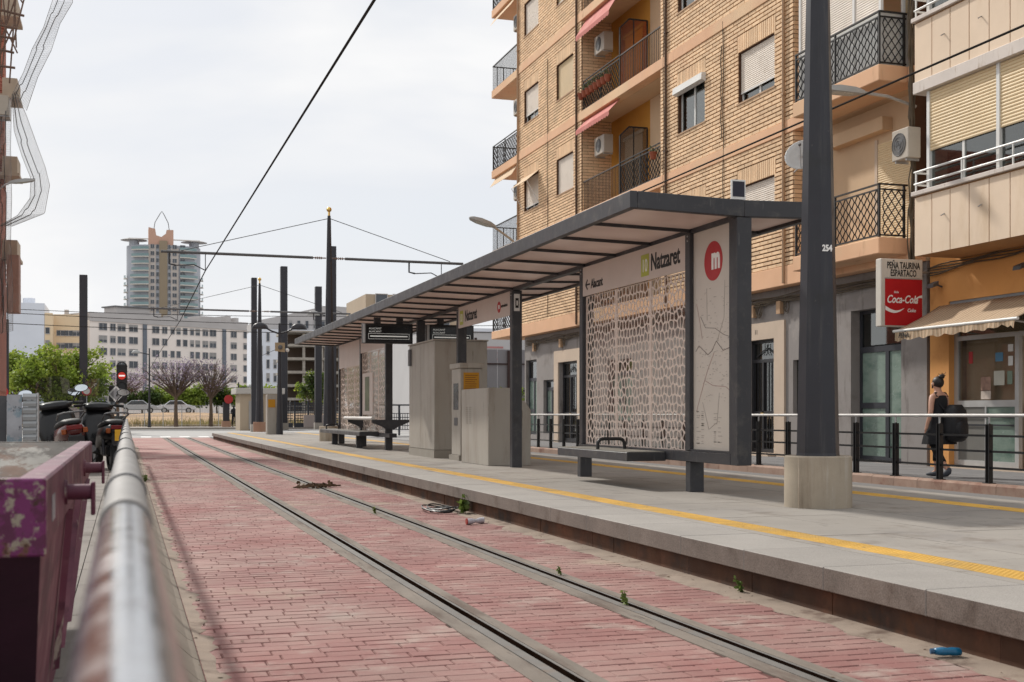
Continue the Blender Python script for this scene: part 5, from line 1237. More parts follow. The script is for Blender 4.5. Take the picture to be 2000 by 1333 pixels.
MB().tube([(SX, 45, 0), (SX, 45, 1.55)], .07, 10).build('pole', WHITE, ts); MB().box(SX-.13, SX+.13, 44.85, 45.1, 0, .95).build('base_cabinet', M('pale_signal_base', (.5,.5,.49), .6, .06, 2), ts)
MB().box(SX-.17, SX+.19, 44.9, 45.15, 1.56, 2.9).build('housing', BLACKP, ts, bevel=.03); MB().box(SX-.42, SX-.2, 44.95, 45.15, 1.6, 2.15).build('side_housing', BLACKP, ts, bevel=.03)
for zz in (1.78, 2.13): MB().tube([(SX+.01, 44.9, zz), (SX+.01, 44.86, zz)], .12, 16).build('dark_lens', SCR, ts)
MB().tube([(SX+.01, 44.9, 2.50), (SX+.01, 44.86, 2.50)], .13, 20).build('red_lens', M('lit_red_lens', (.5,.02,.01), .4, .03, 3, emit=((1,.06,.03), .25)), ts); MB().box(SX-.09, SX+.11, 44.85, 44.858, 2.475, 2.525).build('white_bar', M('lit_white_bar', (.8,.8,.8), .4, .03, 3, emit=((1,.95,.9), .6)), ts)
for zz in (1.78, 2.13, 2.50, 2.80): MB().tube([(SX+.01+.17*math.cos(a), 44.78, zz+.17*math.sin(a)) for a in [math.pi*k/8 for k in range(9)]], .02, 4).build('visor', BLACKP, ts)
dm = MB(); c = (SX-.18, 44.8, 1.86); dm.add([(c[0], c[1], c[2]-.30), (c[0]+.27, c[1], c[2]), (c[0], c[1], c[2]+.30), (c[0]-.27, c[1], c[2]), (c[0], c[1]+.02, c[2]-.30), (c[0]+.27, c[1]+.02, c[2]), (c[0], c[1]+.02, c[2]+.30), (c[0]-.27, c[1]+.02, c[2])], [(0,1,2,3), (4,7,6,5), (0,4,5,1), (1,5,6,2), (2,6,7,3), (3,7,4,0)])
o = dm.build('diamond_plate', WHITE, ts); dm = MB(); dm.add([(c[0], c[1]-.003, c[2]-.22), (c[0]+.2, c[1]-.003, c[2]), (c[0], c[1]-.003, c[2]+.22), (c[0]-.2, c[1]-.003, c[2])], [(0,1,2,3)]); dm.build('diamond_field', M('grey_field', (.3,.3,.31), .6, .06, 4), o, recalc=False)
lb = thing('litter_bin', 'dark litter bin on a post beside the scooters', 'litter bin', (-.12, 31, .12))
MB().tube([(-.18, 31, .55), (-.18, 31, 1.12)], [.15, .19], 16).build('drum', M('bin_dark', (.045,.055,.055), .5, .1, 3), lb); MB().tube([(-.18, 31.22, .12), (-.18, 31.22, 1.2)], .03, 8).build('post', STEEL, lb)
# ============================================================ left house with scaffold and net
RBR = M('red_brick_wall', sr(190,126,106,.8), .9, .12, 3, layers=[(sr(150,74,60,.6), 6, .5, .6, (1, 1, 4)), (sr(196,128,104,.6), 1.5, .55, .75)])
TANC = M('tan_balcony_concrete', sr(196,180,160,.85), .9, .1, 1.2)
lh = thing('left_brick_house', 'red brick house edge with tan balconies at the left', 'building', (-8, 46, 0))
LX = -4.35
MB().box(-14, LX, 46.2, 50.6, 0, 9.6).build('wall', RBR, lh); MB().box(-14, LX-.6, 47.4, 50.59, 9.601, 13.2).build('upper_wall', RBR, lh); MB().box(LX-.7, LX, 49.7, 50.58, 9.602, 17.2).build('thinned_corner_wall', RBR, lh)  # upper house set back and slimmed to keep its shadow off the track
mb = MB()
for i in range(60):
    for j in range(12):
        y = 46.4+.34*j+(.17 if i % 2 else 0); mb.box(LX+.0005, LX+.012, y+.01, min(y+.33, 50.59), 1.3+i*.09+.008, 1.3+(i+1)*.09-.004)
tag(mb.build('brick_courses', RBR, lh, recalc=False), kind='stuff')
for z in (16.0, 13.0, 10.1, 7.0):
    bb = MB().box(LX+.002, LX+.52, 49.0, 50.5, z, z+.62).build('balcony_front', TANC, lh); MB().box(LX-.6, LX+.60, 48.9, 50.55, z-.12, z-.001).build('balcony_slab', TANC, lh)
MB().box(LX+.002, LX+.03, 47, 50.4, 2.0, 6.0).build('rendered_patch', M('pink_render', sr(190,128,110,.62), .9, .1, 1), lh)
mb = MB().box(LX+.2, LX+.62, 48.4, 49.3, 4.9, 7.0).build('hung_sheet', M('brown_sheet', sr(176,140,126,.8), .8, .15, 2, layers=[(sr(176,160,150,.6), 2, .5, .7)]), lh)
t = ac_unit(LX-.18, LX+.35, 47.5, 48.4, 11.9, 12.6, None, 'grey air conditioner high on the left brick house')
wall_lamp((LX, 47.2, 9.1), (LX+.5, 47.2, 9.45), (1, 0, .15), 'grey street lamp sticking out from the left brick house', 1.1)
SCAF = M('scaffold_steel', (.16,.10,.075), .6, .15, 4, metal=.4); SCO = M('scaffold_orange', sr(190,128,72,.6), .6, .1, 4)
def PX(u, v, y=47.5):
    # layout numbers were measured as sideways metres (u) and height (v) on a plane 47.5 m away
    k = y/47.5; return ((u-245)*.0190*k, y, 1.17+(809-v)*.0200*k)
sc = thing('scaffold_hoist', 'rusty scaffold frame leaning out at the top of the left house', 'scaffold', (-4, 47.5, 10))
for a, b in (((47,-60),(22,205)), ((30,-60),(12,190)), ((28,17),(28,60)), ((55,-60),(36,215)), ((14,-60),(30,120)), ((62,60),(38,160)), ((0,-20),(60,70)), ((30,40),(95,-30)), ((20,-60),(20,200)), ((8,-40),(8,240)), ((40,-60),(48,150)), ((0,60),(50,160)), ((50,50),(12,170)), ((5,200),(44,110))):
    MB().tube([PX(*a), PX(*b)], .03, 6).build('pole', SCAF, sc)
for (a, b) in (((2,55),(64,61)), ((2,82),(62,92)), ((0,110),(50,116)), ((0,130),(47,135)), ((10,155),(44,160)), ((12,185),(46,187)), ((4,38),(40,40))):
    MB().tube([PX(*a), PX(*b)], .045, 6).build('ledger', SCAF, sc)
MB().tube([PX(28,17), PX(123,43)], .045, 6).build('outrigger', SCO, sc); MB().tube([PX(45,45), PX(82,30)], .025, 6).build('brace', SCAF, sc)
NETM = M('net_cord', sr(168,164,160,.6), .9, .1, 4); CORD = M('dark_cord', (.10,.095,.09), .9, .2, 6)
WEAVE = M('fine_net_weave', (.55,.54,.53), .9, .2, 2, alpha=.16)
def net(le, re_, n, k, label, depth):
    t = thing('debris_net', label, 'net', PX(*le[-1]))
    def samp(L_, q):
        x = q*(len(L_)-1); i = min(int(x), len(L_)-2); f = x-i; return (L_[i][0]*(1-f)+L_[i+1][0]*f, L_[i][1]*(1-f)+L_[i+1][1]*f)
    g_ = []
    for i in range(n+1):
        a, b = samp(le, i/n), samp(re_, i/n)
        g_.append([Vector(PX(a[0]+(b[0]-a[0])*j/k, a[1]+(b[1]-a[1])*j/k, 47.5+depth*math.sin(3.1*j/k+i*.17)+.15*math.sin(i*.6+j))) for j in range(k+1)])
    mb = MB()
    for i in range(n+1): mb.tube(g_[i], .003, 3, caps=False)
    for j in range(k+1): mb.tube([g_[i][j] for i in range(n+1)], .003 if 0 < j < k else .011, 3, caps=False)
    tag(mb.build('mesh', NETM, t, recalc=False), kind='stuff')
    sh_ = MB(); sh_.add([p for row_ in g_ for p in row_], [(i*(k+1)+j, i*(k+1)+j+1, (i+1)*(k+1)+j+1, (i+1)*(k+1)+j) for i in range(n) for j in range(k)]); sh_.build('fine_weave', WEAVE, t, recalc=False, smooth='all')
    for off_ in (.25, .6):
        MB().tube([g_[i][int(off_*k+.4*math.sin(i*.15)*2)] for i in range(n+1)], .016, 5).build('cord', CORD, t)
    return t
net([(118,-10),(112,60),(96,110),(76,150),(60,195),(42,232)], [(154,-10),(148,60),(126,100),(110,150),(86,200),(66,262)], 70, 12, 'torn pale debris net hanging from the scaffold outrigger', .5)
net([(40,235),(44,300),(58,345),(74,385),(72,420),(50,452),(18,472)], [(48,228),(66,272),(84,322),(99,362),(107,395),(98,446),(40,472)], 80, 12, 'loop of pale debris net billowing below the scaffold', .4)
net([(14,240),(14,330),(16,420),(16,520),(18,600),(20,665)], [(40,240),(38,330),(40,420),(38,500),(42,580),(42,660)], 110, 10, 'narrow strip of pale netting hanging down the house corner', .25)
# ============================================================ background
tag(MB().box(-80, 110, 140.2, 172, -.3, 1.25).build('far_road', ROAD, world0=True), 'raised grey road beyond the vacant lot', kind='structure')
WBL = M('pale_block_wall', sr(232,222,214,.98), .9, .04, .2); GBL = M('grey_attic_wall', sr(188,184,182,.9), .9, .04, .2); YBL = M('sand_block_wall', sr(232,208,174,.95), .9, .04, .2); BLW = M('bluish_white_wall', sr(222,226,234,.95), .9, .03, .2)
FGL = M('far_window_glass', (.055,.065,.08), .2, .3, .15, spec=.6); FSH = M('far_window_shutter', (.30,.29,.28), .6, .15, .4)
def win_mesh(name, w_, h_, sh):
    mb = MB(); mb.mi = 0; mb.box(-w_/2, w_/2, -.06, .0, 0, h_); mb.mi = 1
    mb.box(-w_/2-.08, -w_/2-.001, -.12, .0, -.08, h_+.08); mb.box(w_/2+.001, w_/2+.08, -.12, 0, -.08, h_+.08); mb.box(-w_/2, w_/2, -.16, 0, -.12, -.001); mb.box(-w_/2, w_/2, -.12, 0, h_+.001, h_+.08)
    if w_ > 1.2: mb.box(-.04, .04, -.1, -.061, 0, h_)
    if sh > 0: mb.mi = 2; mb.box(-w_/2+.001, w_/2-.001, -.09, -.062, h_*(1-sh), h_-.001)
    return mb.mesh(name, [FGL, GBL, FSH])
WM = {}
def far_windows(parent, cols, rows, y, h_=1.45, skip=.0, seed=1):
    r = random.Random(seed)
    for (a, b) in cols:
        for z in rows:
            if r.random() < skip: continue
            key_ = (round(b-a, 2), round(h_, 2), r.choice((0, 0, .3, .6)))
            if key_ not in WM: WM[key_] = win_mesh('window', key_[0], key_[1], key_[2])
            piece('window', WM[key_], parent, ((a+b)/2, y, z))
wb = thing('white_apartment_block', 'wide pale apartment block with grey attic behind the trees', 'building', (-7.6, 290, 0), math.radians(32))
WK = lambda v: -7.6+(v+7.6)*1.27
MB().box(-7.6, WK(27.7), 290, 304, 0, 22.2).build('wall', WBL, wb)
MB().box(-7.0, WK(27.2), 291.0, 303, 22.201, 24.1).build('attic', GBL, wb)
MB().box(-7.7, WK(27.8), 289.7, 289.998, 22.0, 22.5).build('cornice', GBL, wb)
for (a, b, h) in ((-.5, 6.5, 25.4), (5, 9, 24.6), (17.5, 22.5, 24.7), (12, 14, 24.6), (24.0, 24.8, 25.2), (26.0, 26.7, 24.9)): MB().box(WK(a), WK(b), 294, 299, 24.101, h+.5).build('roof_housing', GBL, wb)
MB().box(WK(-.9), WK(6.9), 293.6, 299.4, 25.901, 26.2).build('roof_slab', STEEL_LT, wb)
for a in (3.0, 20.5): MB().box(WK(a), WK(a)+1.0, 289.75, 289.99, 3, 21.9).build('stair_glass', M('stair_glazing', (.13,.15,.18), .3, .1, .3), wb)
wcols = [(-5.8,-4.3), (-3.6,-2.6), (-2.1,-.6), (.2,1.9), (5.0,6.4), (7.1,8.1), (8.9,9.7), (10.2,11.0), (11.6,12.5), (13.2,13.95), (14.4,15.3), (16.0,17.15), (17.6,19.0), (22.5,23.8), (25.5,27.05)]
rows = [20.1-2.78*k for k in range(7)]
far_windows(wb, [(WK(a), WK(b)) for a, b in wcols], rows, 289.99, 1.5, .06, 4)
yb_ = thing('sand_apartment_block', 'sand coloured apartment block left of the pale block', 'building', (-13, 300, 0))
MB().box(-15.2, -7.7, 292, 304, 0, 23.4).build('wall', YBL, yb_); MB().box(-16.8, -15.201, 286, 304, 0, 23.2).build('wing', YBL, yb_)
far_windows(yb_, [(-14.6,-13.0), (-12.9,-11.3), (-11.2,-9.7), (-9.5,-8.2)], [18.7, 15.9, 13.1], 291.99, 1.1, 0, 2)
far_windows(yb_, [(-16.6,-15.8)], [18.7, 15.9, 13.1], 285.99, 1.3, 0, 3)
for a in (-13.2, -9.9): MB().box(a, a+.9, 296, 298, 23.401, 24.8).build('chimney', GBL, yb_)
bw = thing('blank_white_block', 'blank bluish white gable block at the far left', 'building', (-20, 292, 0))
MB().box(-26, -16.85, 286, 305, 0, 25.3).build('wall', BLW, bw); MB().tube([(-20.4, 292, 25.301), (-20.4, 292, 26.8)], 1.3, 16).build('water_tank', BLW, bw); MB().tube([(-22.6, 292, 25.301), (-22.6, 292, 27.6)], .6, 10).build('chimney', GBL, bw)
# --- tower
tw = thing('glass_balcony_tower', 'tall round-cornered tower with teal glass balconies and brick crown', 'building', (15.2, 530, 0))
TEAL = M('teal_balcony_glass', sr(146,178,180,.6), .15, .1, .1, spec=.8); TGR = M('tower_grey_wall', sr(188,192,200,.8), .7, .06, .1); TTAN = M('tower_tan_wall', sr(206,196,188,.8), .8, .05, .1); TBR = M('tower_brown_strip', sr(160,144,122,.8), .8, .05, .1); TSL = M('tower_slab', (.62,.58,.53), .8, .04, .2); TCR = M('tower_brick_crown', sr(206,166,146,.85), .85, .06, .1)
cx, cy = 15.2, 530
def plan(hw, r, z, y0=0):
    pts = []
    for sx, a0 in ((-1, 180), (1, 270)):
        for k in range(9):
            a = math.radians(a0+k*11.25); pts.append((cx+sx*(hw-r)+r*math.cos(a), cy+y0-8+r+r*math.sin(a), z))
    return pts+[(cx+hw, cy+14, z), (cx-hw, cy+14, z)]
MB().loft([plan(14.8, 9, 0), plan(14.8, 9, 70.2)]).build('body', TGR, tw)
for (a, b, z1, m_, nm) in ((-6.3, -3.4, 70, TTAN, 'tan_pier'), (-2.0, 1.2, 72, TBR, 'brown_strip'), (2.6, 5.6, 69, TTAN, 'tan_pier')): MB().box(cx+a, cx+b, cy-8.35, cy-8.01, 0, z1).build(nm, m_, tw)
fl = 2.83; 
def arc(side, r0, r1, z0, z1, a0=185, a1=268, hw=14.8, r=9):
    mb = MB(); n = 8; rings = []
    for k in range(n+1):
        a = math.radians(a0+(a1-a0)*k/n); ca, sa = math.cos(a), math.sin(a); x0 = -(hw-r)
        def P_(rr, z): return (cx+side*(-1)*(-(x0+rr*ca)), cy-8+r+rr*sa, z) if side > 0 else (cx+(x0+rr*ca), cy-8+r+rr*sa, z)
        q = [P_(r0, z0), P_(r1, z0), P_(r1, z1), P_(r0, z1)]
        if side > 0: q = [(2*cx-(cx+(x0+rr*ca)), cy-8+r+rr*sa, z) for rr, z in ((r0, z0), (r1, z0), (r1, z1), (r0, z1))]
        rings.append(q)
    return mb.loft(rings)
for side in (-1, 1):
    for k in range(9, 25):
        z = k*fl; wide = k < 21
        a0 = 226
        s_ = arc(side, 8.9, 11.0 if wide else 10.3, z, z+.35, a0).build('balcony', TSL, tw, recalc=True)
        arc(side, 10.75 if wide else 10.05, 10.9 if wide else 10.2, z+.36, z+1.45, a0).build('balcony_glass', TEAL, s_)
    for k in range(9, 21):
        s_ = arc(side, 8.9, 10.2, k*fl, k*fl+.3, 180, 200).build('balcony', TSL, tw); arc(side, 9.95, 10.1, k*fl+.31, k*fl+1.4, 180, 200).build('balcony_glass', TEAL, s_)
    for k in range(9, 25):
        for a in ((-10.6, -8.4), (-5.4, -4.0), (-3.2, -2.2)) if side < 0 else ((6.2, 8.2), (1.5, 2.4), (3.2, 4.8)):
            key_ = (round(a[1]-a[0], 1), 1.5, .0)
            if key_ not in WM: WM[key_] = win_mesh('window', key_[0], 1.6, 0)
            if abs(a[0]) < 9: piece('window', WM[key_], tw, (cx+(a[0]+a[1])/2, cy-8.36, k*fl+.8))
MB().prism([(cx-6.2, 70.2), (cx+3.6, 70.2), (cx+3.6, 76.6), (cx+.9, 76.6), (cx+.6, 75), (cx-1.2, 73.6), (cx-3.2, 74.2), (cx-3.6, 76.8), (cx-6.2, 77.4)], cy-7.5, cy+2, 'y').build('crown', TCR, tw)
for sx in (-11.8, 12.0): MB().tube([(cx+sx, cy-3, 72.3), (cx+sx, cy-3, 72.9)], [5.4, 3.4], 20).build('roof_disc', GBL, tw); MB().tube([(cx+sx, cy-3, 70), (cx+sx, cy-3, 72.2)], 2.0, 12).build('disc_core', TGR, tw)
MB().tube([(cx-14, cy-7, 72.6), (cx+14, cy-7, 72.6)], .25, 5).build('roof_rail', TSL, tw)
MB().tube([(cx-4.2, cy-4, 76), (cx-3.6, cy-4, 80), (cx-1.6, cy-4, 83.6), (cx-.9, cy-4, 84.6), (cx-.2, cy-4, 83.6), (cx+1.6, cy-4, 80), (cx+2.2, cy-4, 76)], .16, 5).build('antenna_arch', STEEL_LT, tw)
# --- bluish building right of the tower, concrete frame, gap blocks, hall
bb = thing('slit_window_block', 'bluish white block with narrow slit windows behind the tall posts', 'building', (33, 246, 0))
MB().box(23.7, 47, 240, 256, 0, 17.5).build('wall', BLW, bb); MB().prism([(23.7, 17.501), (47, 17.501), (47, 22.2), (38, 22.6), (30, 20.6), (23.7, 19.2)], 243, 256, 'y').build('attic', GBL, bb)
far_windows(bb, [(24.6+1.35*k, 25.1+1.35*k) for k in range(16)], [15.2-2.6*k for k in range(6)], 239.99, 1.6, .3, 8)
far_windows(bb, [(30.6+1.6*k, 31.2+1.6*k) for k in range(6)], [18.0], 242.99, 1.5, .2, 9)
cf = thing('concrete_frame_block', 'unfinished block of open concrete floors beside the posts', 'building', (24, 170, 0))
for k in range(7): MB().box(20.8, 29.2, 170, 180, 1.2+k*1.85, 1.55+k*1.85).build('floor_slab', CONC, cf)
for x in (20.9, 23.3, 25.8, 28.7): MB().box(x, x+.35, 170.2, 170.6, 0, 12.4).build('pillar', CONC, cf)
MB().box(20.9, 29.1, 174, 174.3, 0, 12.4).build('back_wall', M('dim_block_wall', sr(120,104,92,.6), .9, .1, .3), cf)
ga = thing('balcony_block', 'cream block with balconies seen through the shelter gap', 'building', (29, 136, 0))
MB().box(24.5, 36, 130, 142, 0, 14).build('wall', M('cream_far_wall', sr(214,196,172,.6), .9, .05, .3), ga)
for k in range(5):
    z = 1.6+2.6*k; far_windows(ga, [(25.6, 26.8), (27.5, 28.3), (28.7, 29.5), (30.4, 31.6), (32.5, 33.7)], [z+.3], 129.99, 1.7, .05, 20+k)
    MB().box(27.2, 30.2, 129.0, 129.98, z-.1, z+.12).build('balcony', TSL, ga); MB().box(27.2, 30.2, 129.0, 129.05, z+.121, z+.95).build('balcony_rail', TEAL, ga)
hl = thing('white_hall', 'low white hall with faded red stripes seen under the shelter sign', 'building', (26, 82, 0))
MB().box(17.5, 38, 75, 92, 0, 6.4).build('wall', M('hall_white', sr(226,224,224,.64), .8, .03, .4), hl); MB().box(17.4, 38.1, 74.9, 92.1, 6.401, 6.6).build('roof_edge', BLW, hl)
for (a, b, z) in ((21.9, 23.2, 5.0), (21.9, 23.0, 5.35), (22.0, 23.3, 4.6)): MB().box(a, b, 74.97, 74.995, z, z+.12).build('red_stripe', M('faded_red_print', sr(226,160,158,.6), .8, .05, 1), hl)
MB().box(21.3, 21.42, 74.97, 74.995, 4.5, 5.6).build('red_stripe', MC['faded_red_print'], hl)
sf = thing('sheet_fence', 'tall grey sheet fence on a dark steel frame', 'fence', (18, 58, 0))
for k in range(12): MB().box(14.4+k*.62, 15.0+k*.62, 58, 58.03, .1, 4.35).build('sheet', M('grey_fence_sheet', sr(178,176,182,.6), .7, .04, .6), sf)
for k in range(5): MB().box(14.6+k*1.7, 14.72+k*1.7, 57.9, 57.998, 0, 4.9 if k % 2 else 4.3).build('post', M('brown_fence_post', sr(84,62,60,.6), .6, .1, 2), sf)
for z in (2.3, 3.6): MB().box(14.4, 21.8, 57.95, 57.999, z, z+.07).build('rail', MC['brown_fence_post'], sf)
df = thing('dark_grid_fence', 'dark perforated grid fence behind the far platform end', 'fence', (14, 96, 0))
for k in range(6):
    mb = MB(); x0 = 11.6+k*1.05
    mb.box(x0, x0+.10, 97.4, 97.46, .1, 2.2); mb.box(x0+.10, x0+.98, 97.4, 97.46, .1, .4)
    for i in range(7): mb.box(x0+.10+i*.13, x0+.15+i*.13, 97.42, 97.45, .4, 2.1)
    for i in range(9): mb.box(x0+.10, x0+.98, 97.41, 97.44, .4+i*.2, .46+i*.2)
    mb.build('grid_panel', M('dark_blue_grid', (.035,.04,.05), .5, .08, 2), df)
MB().box(13.4, 15.2, 97.0, 97.39, .1, 1.1).build('low_wall', M('pale_low_wall', sr(200,186,180,.6), .9, .05, .5), df)
gf = thing('bridge_railing', 'dark blue grid railing seen through the shelter gap', 'railing', (18, 66, 0))
for k in range(6):
    mb = MB(); x0 = 13+k*1.25
    mb.box(x0, x0+.1, 66, 66.1, 0, 1.7)
    for i in range(9): mb.box(x0+.1+i*.13, x0+.13+i*.13, 66.03, 66.06, .3, 1.2)
    for i in range(5): mb.box(x0+.1, x0+1.25, 66.03, 66.06, .3+i*.22, .34+i*.22)
    mb.box(x0+.1, x0+1.25, 66, 66.1, 1.62, 1.7); mb.build('grid_panel', MC['dark_blue_grid'], gf)
# kiosk
kk = thing('beige_kiosk', 'small beige kiosk with white overhanging roof at the platform end', 'kiosk', (9, 90, 0))
MB().box(7.7, 10.4, 88.3, 92, 0, 2.58).build('wall', M('kiosk_beige', sr(216,196,170,.62), .85, .04, .5), kk); MB().box(7.4, 10.8, 88, 92.3, 2.581, 3.0).build('roof', M('kiosk_roof', sr(222,216,208,.62), .7, .03, .5), kk, bevel=.03)
MB().box(8.3, 9.3, 88.25, 88.299, .1, 2.1).build('door', MC['far_window_shutter'], kk)
tt = thing('ticket_totem', 'grey ticket totem with yellow notice at the far platform end', 'ticket machine', (6.0, 53.5, ZP))
MB().box(5.82, 6.22, 53.6, 54.2, ZP, 2.0).build('body', CAB, tt, bevel=.01); MB().box(5.86, 6.16, 53.59, 53.599, 1.45, 1.8).build('notice', MC['yellow_notice'], tt)
dl = thing('double_street_lamp', 'double-headed dark street lamp carrying a loudspeaker', 'street lamp', (6.3, 53.2, ZP))
MB().tube([(6.3, 53.2, ZP), (6.3, 53.2, 2.0), (6.3, 53.2, 5.05)], [.15, .11, .05], 10).build('pole', POSTM, dl)
for s_ in (-1, 1):
    MB().tube([(6.3, 53.2, 4.6), (6.3+s_*.35, 53.2, 4.72), (6.3+s_*.6, 53.2, 4.86)], .035, 8).build('arm', POSTM, dl)
    mb = MB(); n = 14; mb.loft([[(6.3+s_*.82+rx*math.cos(2*math.pi*k/n), 53.2+.5*rx*math.sin(2*math.pi*k/n), z) for k in range(n)] for rx, z in ((.34, 4.80), (.35, 4.84), (.30, 4.95), (.18, 5.04), (.04, 5.07))]); mb.build('lamp_head', POSTM, dl, smooth='all')
sp = MB(); sp.loft([[(6.08, 53.0, 3.85), (6.48, 52.85, 3.80), (6.48, 52.85, 4.2), (6.08, 53.0, 4.22)], [(6.16, 53.2, 3.95), (6.4, 53.2, 3.95), (6.4, 53.2, 4.12), (6.16, 53.2, 4.12)]]); spo = sp.build('loudspeaker', M('loudspeaker_beige', sr(200,176,140,.6), .6, .05, 2), dl); MB().ball((6.29, 52.88, 4.01), (.10, .05, .10), 10, 6).build('speaker_cone', STEEL_LT, spo)
MB().ball((6.62, 53.1, 3.9), .08, 10, 6).build('camera_dome', WHITE, dl)
def pole_lamp(x, y, h, sides, label, base=0.):
    t = thing('street_lamp', label, 'street lamp', (x, y, base), group='distant street lamps'); MB().tube([(x, y, base), (x, y, base+1), (x, y, h+.5)], [.14, .09, .05], 8).build('pole', POSTM, t)
    for s_ in sides:
        MB().tube([(x, y, h), (x+s_*.7, y, h+.15)], .04, 6).build('arm', POSTM, t); mb = MB(); n = 10; mb.loft([[(x+s_*1.0+rx*math.cos(2*math.pi*k/n), y+.5*rx*math.sin(2*math.pi*k/n), z) for k in range(n)] for rx, z in ((.36, h+.08), (.36, h+.14), (.25, h+.28), (.05, h+.34))]); mb.build('lamp_head', LAMPH, t, smooth='all')
pole_lamp(1.8, 101, 5.85, (-1, ), 'far single street lamp between the green tree and the purple trees', .1)
pole_lamp(11.2, 70, 6.7, (-1, ), 'distant street lamp left of the second mast', 0); pole_lamp(21.5, 98, 8.2, (1, -1), 'thin street lamp seen through the shelter gap')
pole_lamp(12.9, 104, 11.2, (), 'thin tall pole between the square posts'); pole_lamp(8.6, 100, 3.2, (1, ), 'short dark post by the cyclist')
# cars
CARG = M('car_glass', (.03,.035,.04), .1, .05, 2, spec=.8)
def car(x, y, z, paint, label):
    t = thing('parked_car', label, 'car', (x, y, z), group='cars parked beyond the vacant lot')
    L2 = 2.1
    prof = [(-L2, .35), (-L2, .75), (-L2+.15, .85), (-1.3, .92), (-.7, 1.40), (.55, 1.43), (1.15, .98), (L2-.15, .82), (L2, .65), (L2, .35)]
    MB().loft([[(x+a, y-.80+abs(b-.9)*.0, z+b) for a, b in prof], [(x+a, y+.80, z+b) for a, b in prof]]).build('body', paint, t, bevel=.08)
    MB().prism([(x-1.15, z+.95), (x-.68, z+1.34), (x+.52, z+1.37), (x+1.0, z+.98)], y-.815, y-.801, 'y').build('side_window', CARG, t)
    for a in (-1.3, 1.3):
        w_ = MB().tube([(x+a, y-.84, z+.32), (x+a, y-.62, z+.32)], .32, 16).build('wheel', RUBBER, t); MB().tube([(x+a, y-.845, z+.32), (x+a, y-.8405, z+.32)], .2, 12).build('rim', GALV, w_)
    MB().box(x-L2-.01, x-L2+.04, y-.7, y-.4, z+.62, z+.75).build('tail_light', REDT, t); MB().box(x+L2-.05, x+L2+.01, y-.7, y-.4, z+.6, z+.72).build('headlight', WHITE, t)
CW = M('car_white', (.6,.61,.64), .3, .03, 1, coat=.5); CS = M('car_silver', (.38,.40,.42), .3, .03, 1, coat=.5); CD = M('car_dark', (.04,.045,.06), .3, .03, 1, coat=.5)
car(1.3, 141.5, 1.25, CS, 'silver parked car beside the tram signal'); car(5.4, 142, 1.25, CW, 'pale parked car left of the first purple tree'); car(-2.6, 144, 1.25, CW, 'white parked car behind the scooters'); car(-7.5, 144, 1.25, CD, 'dark parked car below the green tree'); car(14.6, 144.5, 1.25, CD, 'dark parked car right of the purple trees')
# lot fence
ff = thing('lot_fence', 'thin wire fence on steel posts around the vacant lot', 'fence', (5, 106.5, .1))
for k in range(24): MB().tube([(-12+k*1.5, 106.5, .1), (-12+k*1.5, 106.5, 1.9+.5*(k > 14))], .035, 6).build('post', GALV, ff)
for z in (.25, 1.0, 1.85): MB().tube([(-12, 106.5, z), (22, 106.5, z)], .018, 5).build('rail_wire', GALV, ff)
mb = MB()
for k in range(150): mb.bar((-12+k*.23, 106.5, .2), (-12+k*.23, 106.5, 1.85), .008, .008)
tag(mb.build('wire_mesh', GALV, ff, recalc=False), kind='stuff')
lw = thing('low_lot_wall', 'long low grey wall behind the green tree', 'wall', (-8, 112, .1)); MB().box(-30, -1.5, 112, 112.3, .1, 1.7).build('wall', M('low_wall_grey', sr(168,160,158,.6), .9, .08, .4), lw)
# ============================================================ vegetation
BARK = M('tree_bark', (.12,.085,.06), .95, .2, 4)
def leafmat(name, c, var, c2):
    m = M(name, c, .6, var, .9, island=.35, layers=[(c2, .8, .42, .66)]); n = m.node_tree
    p = next(x for x in n.nodes if x.type == 'BSDF_PRINCIPLED'); out = next(x for x in n.nodes if x.type == 'OUTPUT_MATERIAL')
    t = n.nodes.new('ShaderNodeBsdfTranslucent'); mx = n.nodes.new('ShaderNodeMixShader'); mx.inputs[0].default_value = .45
    n.links.new(p.inputs['Base Color'].links[0].from_socket, t.inputs[0]); n.links.new(p.outputs[0], mx.inputs[1]); n.links.new(t.outputs[0], mx.inputs[2]); n.links.new(mx.outputs[0], out.inputs[0]); return m
GRN = leafmat('fresh_green_leaves', (.20,.28,.04), .2, (.32,.38,.06)); DGRN = leafmat('dark_green_leaves', (.05,.085,.018), .2, (.10,.13,.03)); PURL = leafmat('jacaranda_blossom', (.33,.27,.37), .2, (.28,.21,.21)); WEEDM = leafmat('weed_leaves', (.10,.15,.03), .2, (.16,.19,.05)); DRYG = leafmat('dry_grass', (.26,.21,.10), .2, (.17,.17,.07))
def leaf(mb, p, s, r):
    d = Vector((r.uniform(-1,1), r.uniform(-1,1), r.uniform(-.8,.5))).normalized(); e = d.cross(Vector((r.uniform(-1,1), r.uniform(-1,1), r.uniform(-1,1)))).normalized()
    a = d*s; b = e*s*.42; mb.v += [tuple(p), tuple(p+a*.5+b), tuple(p+a), tuple(p+a*.5-b)]; n = len(mb.v); mb.f.append((n-4, n-3, n-2, n-1)); mb.m.append(0)
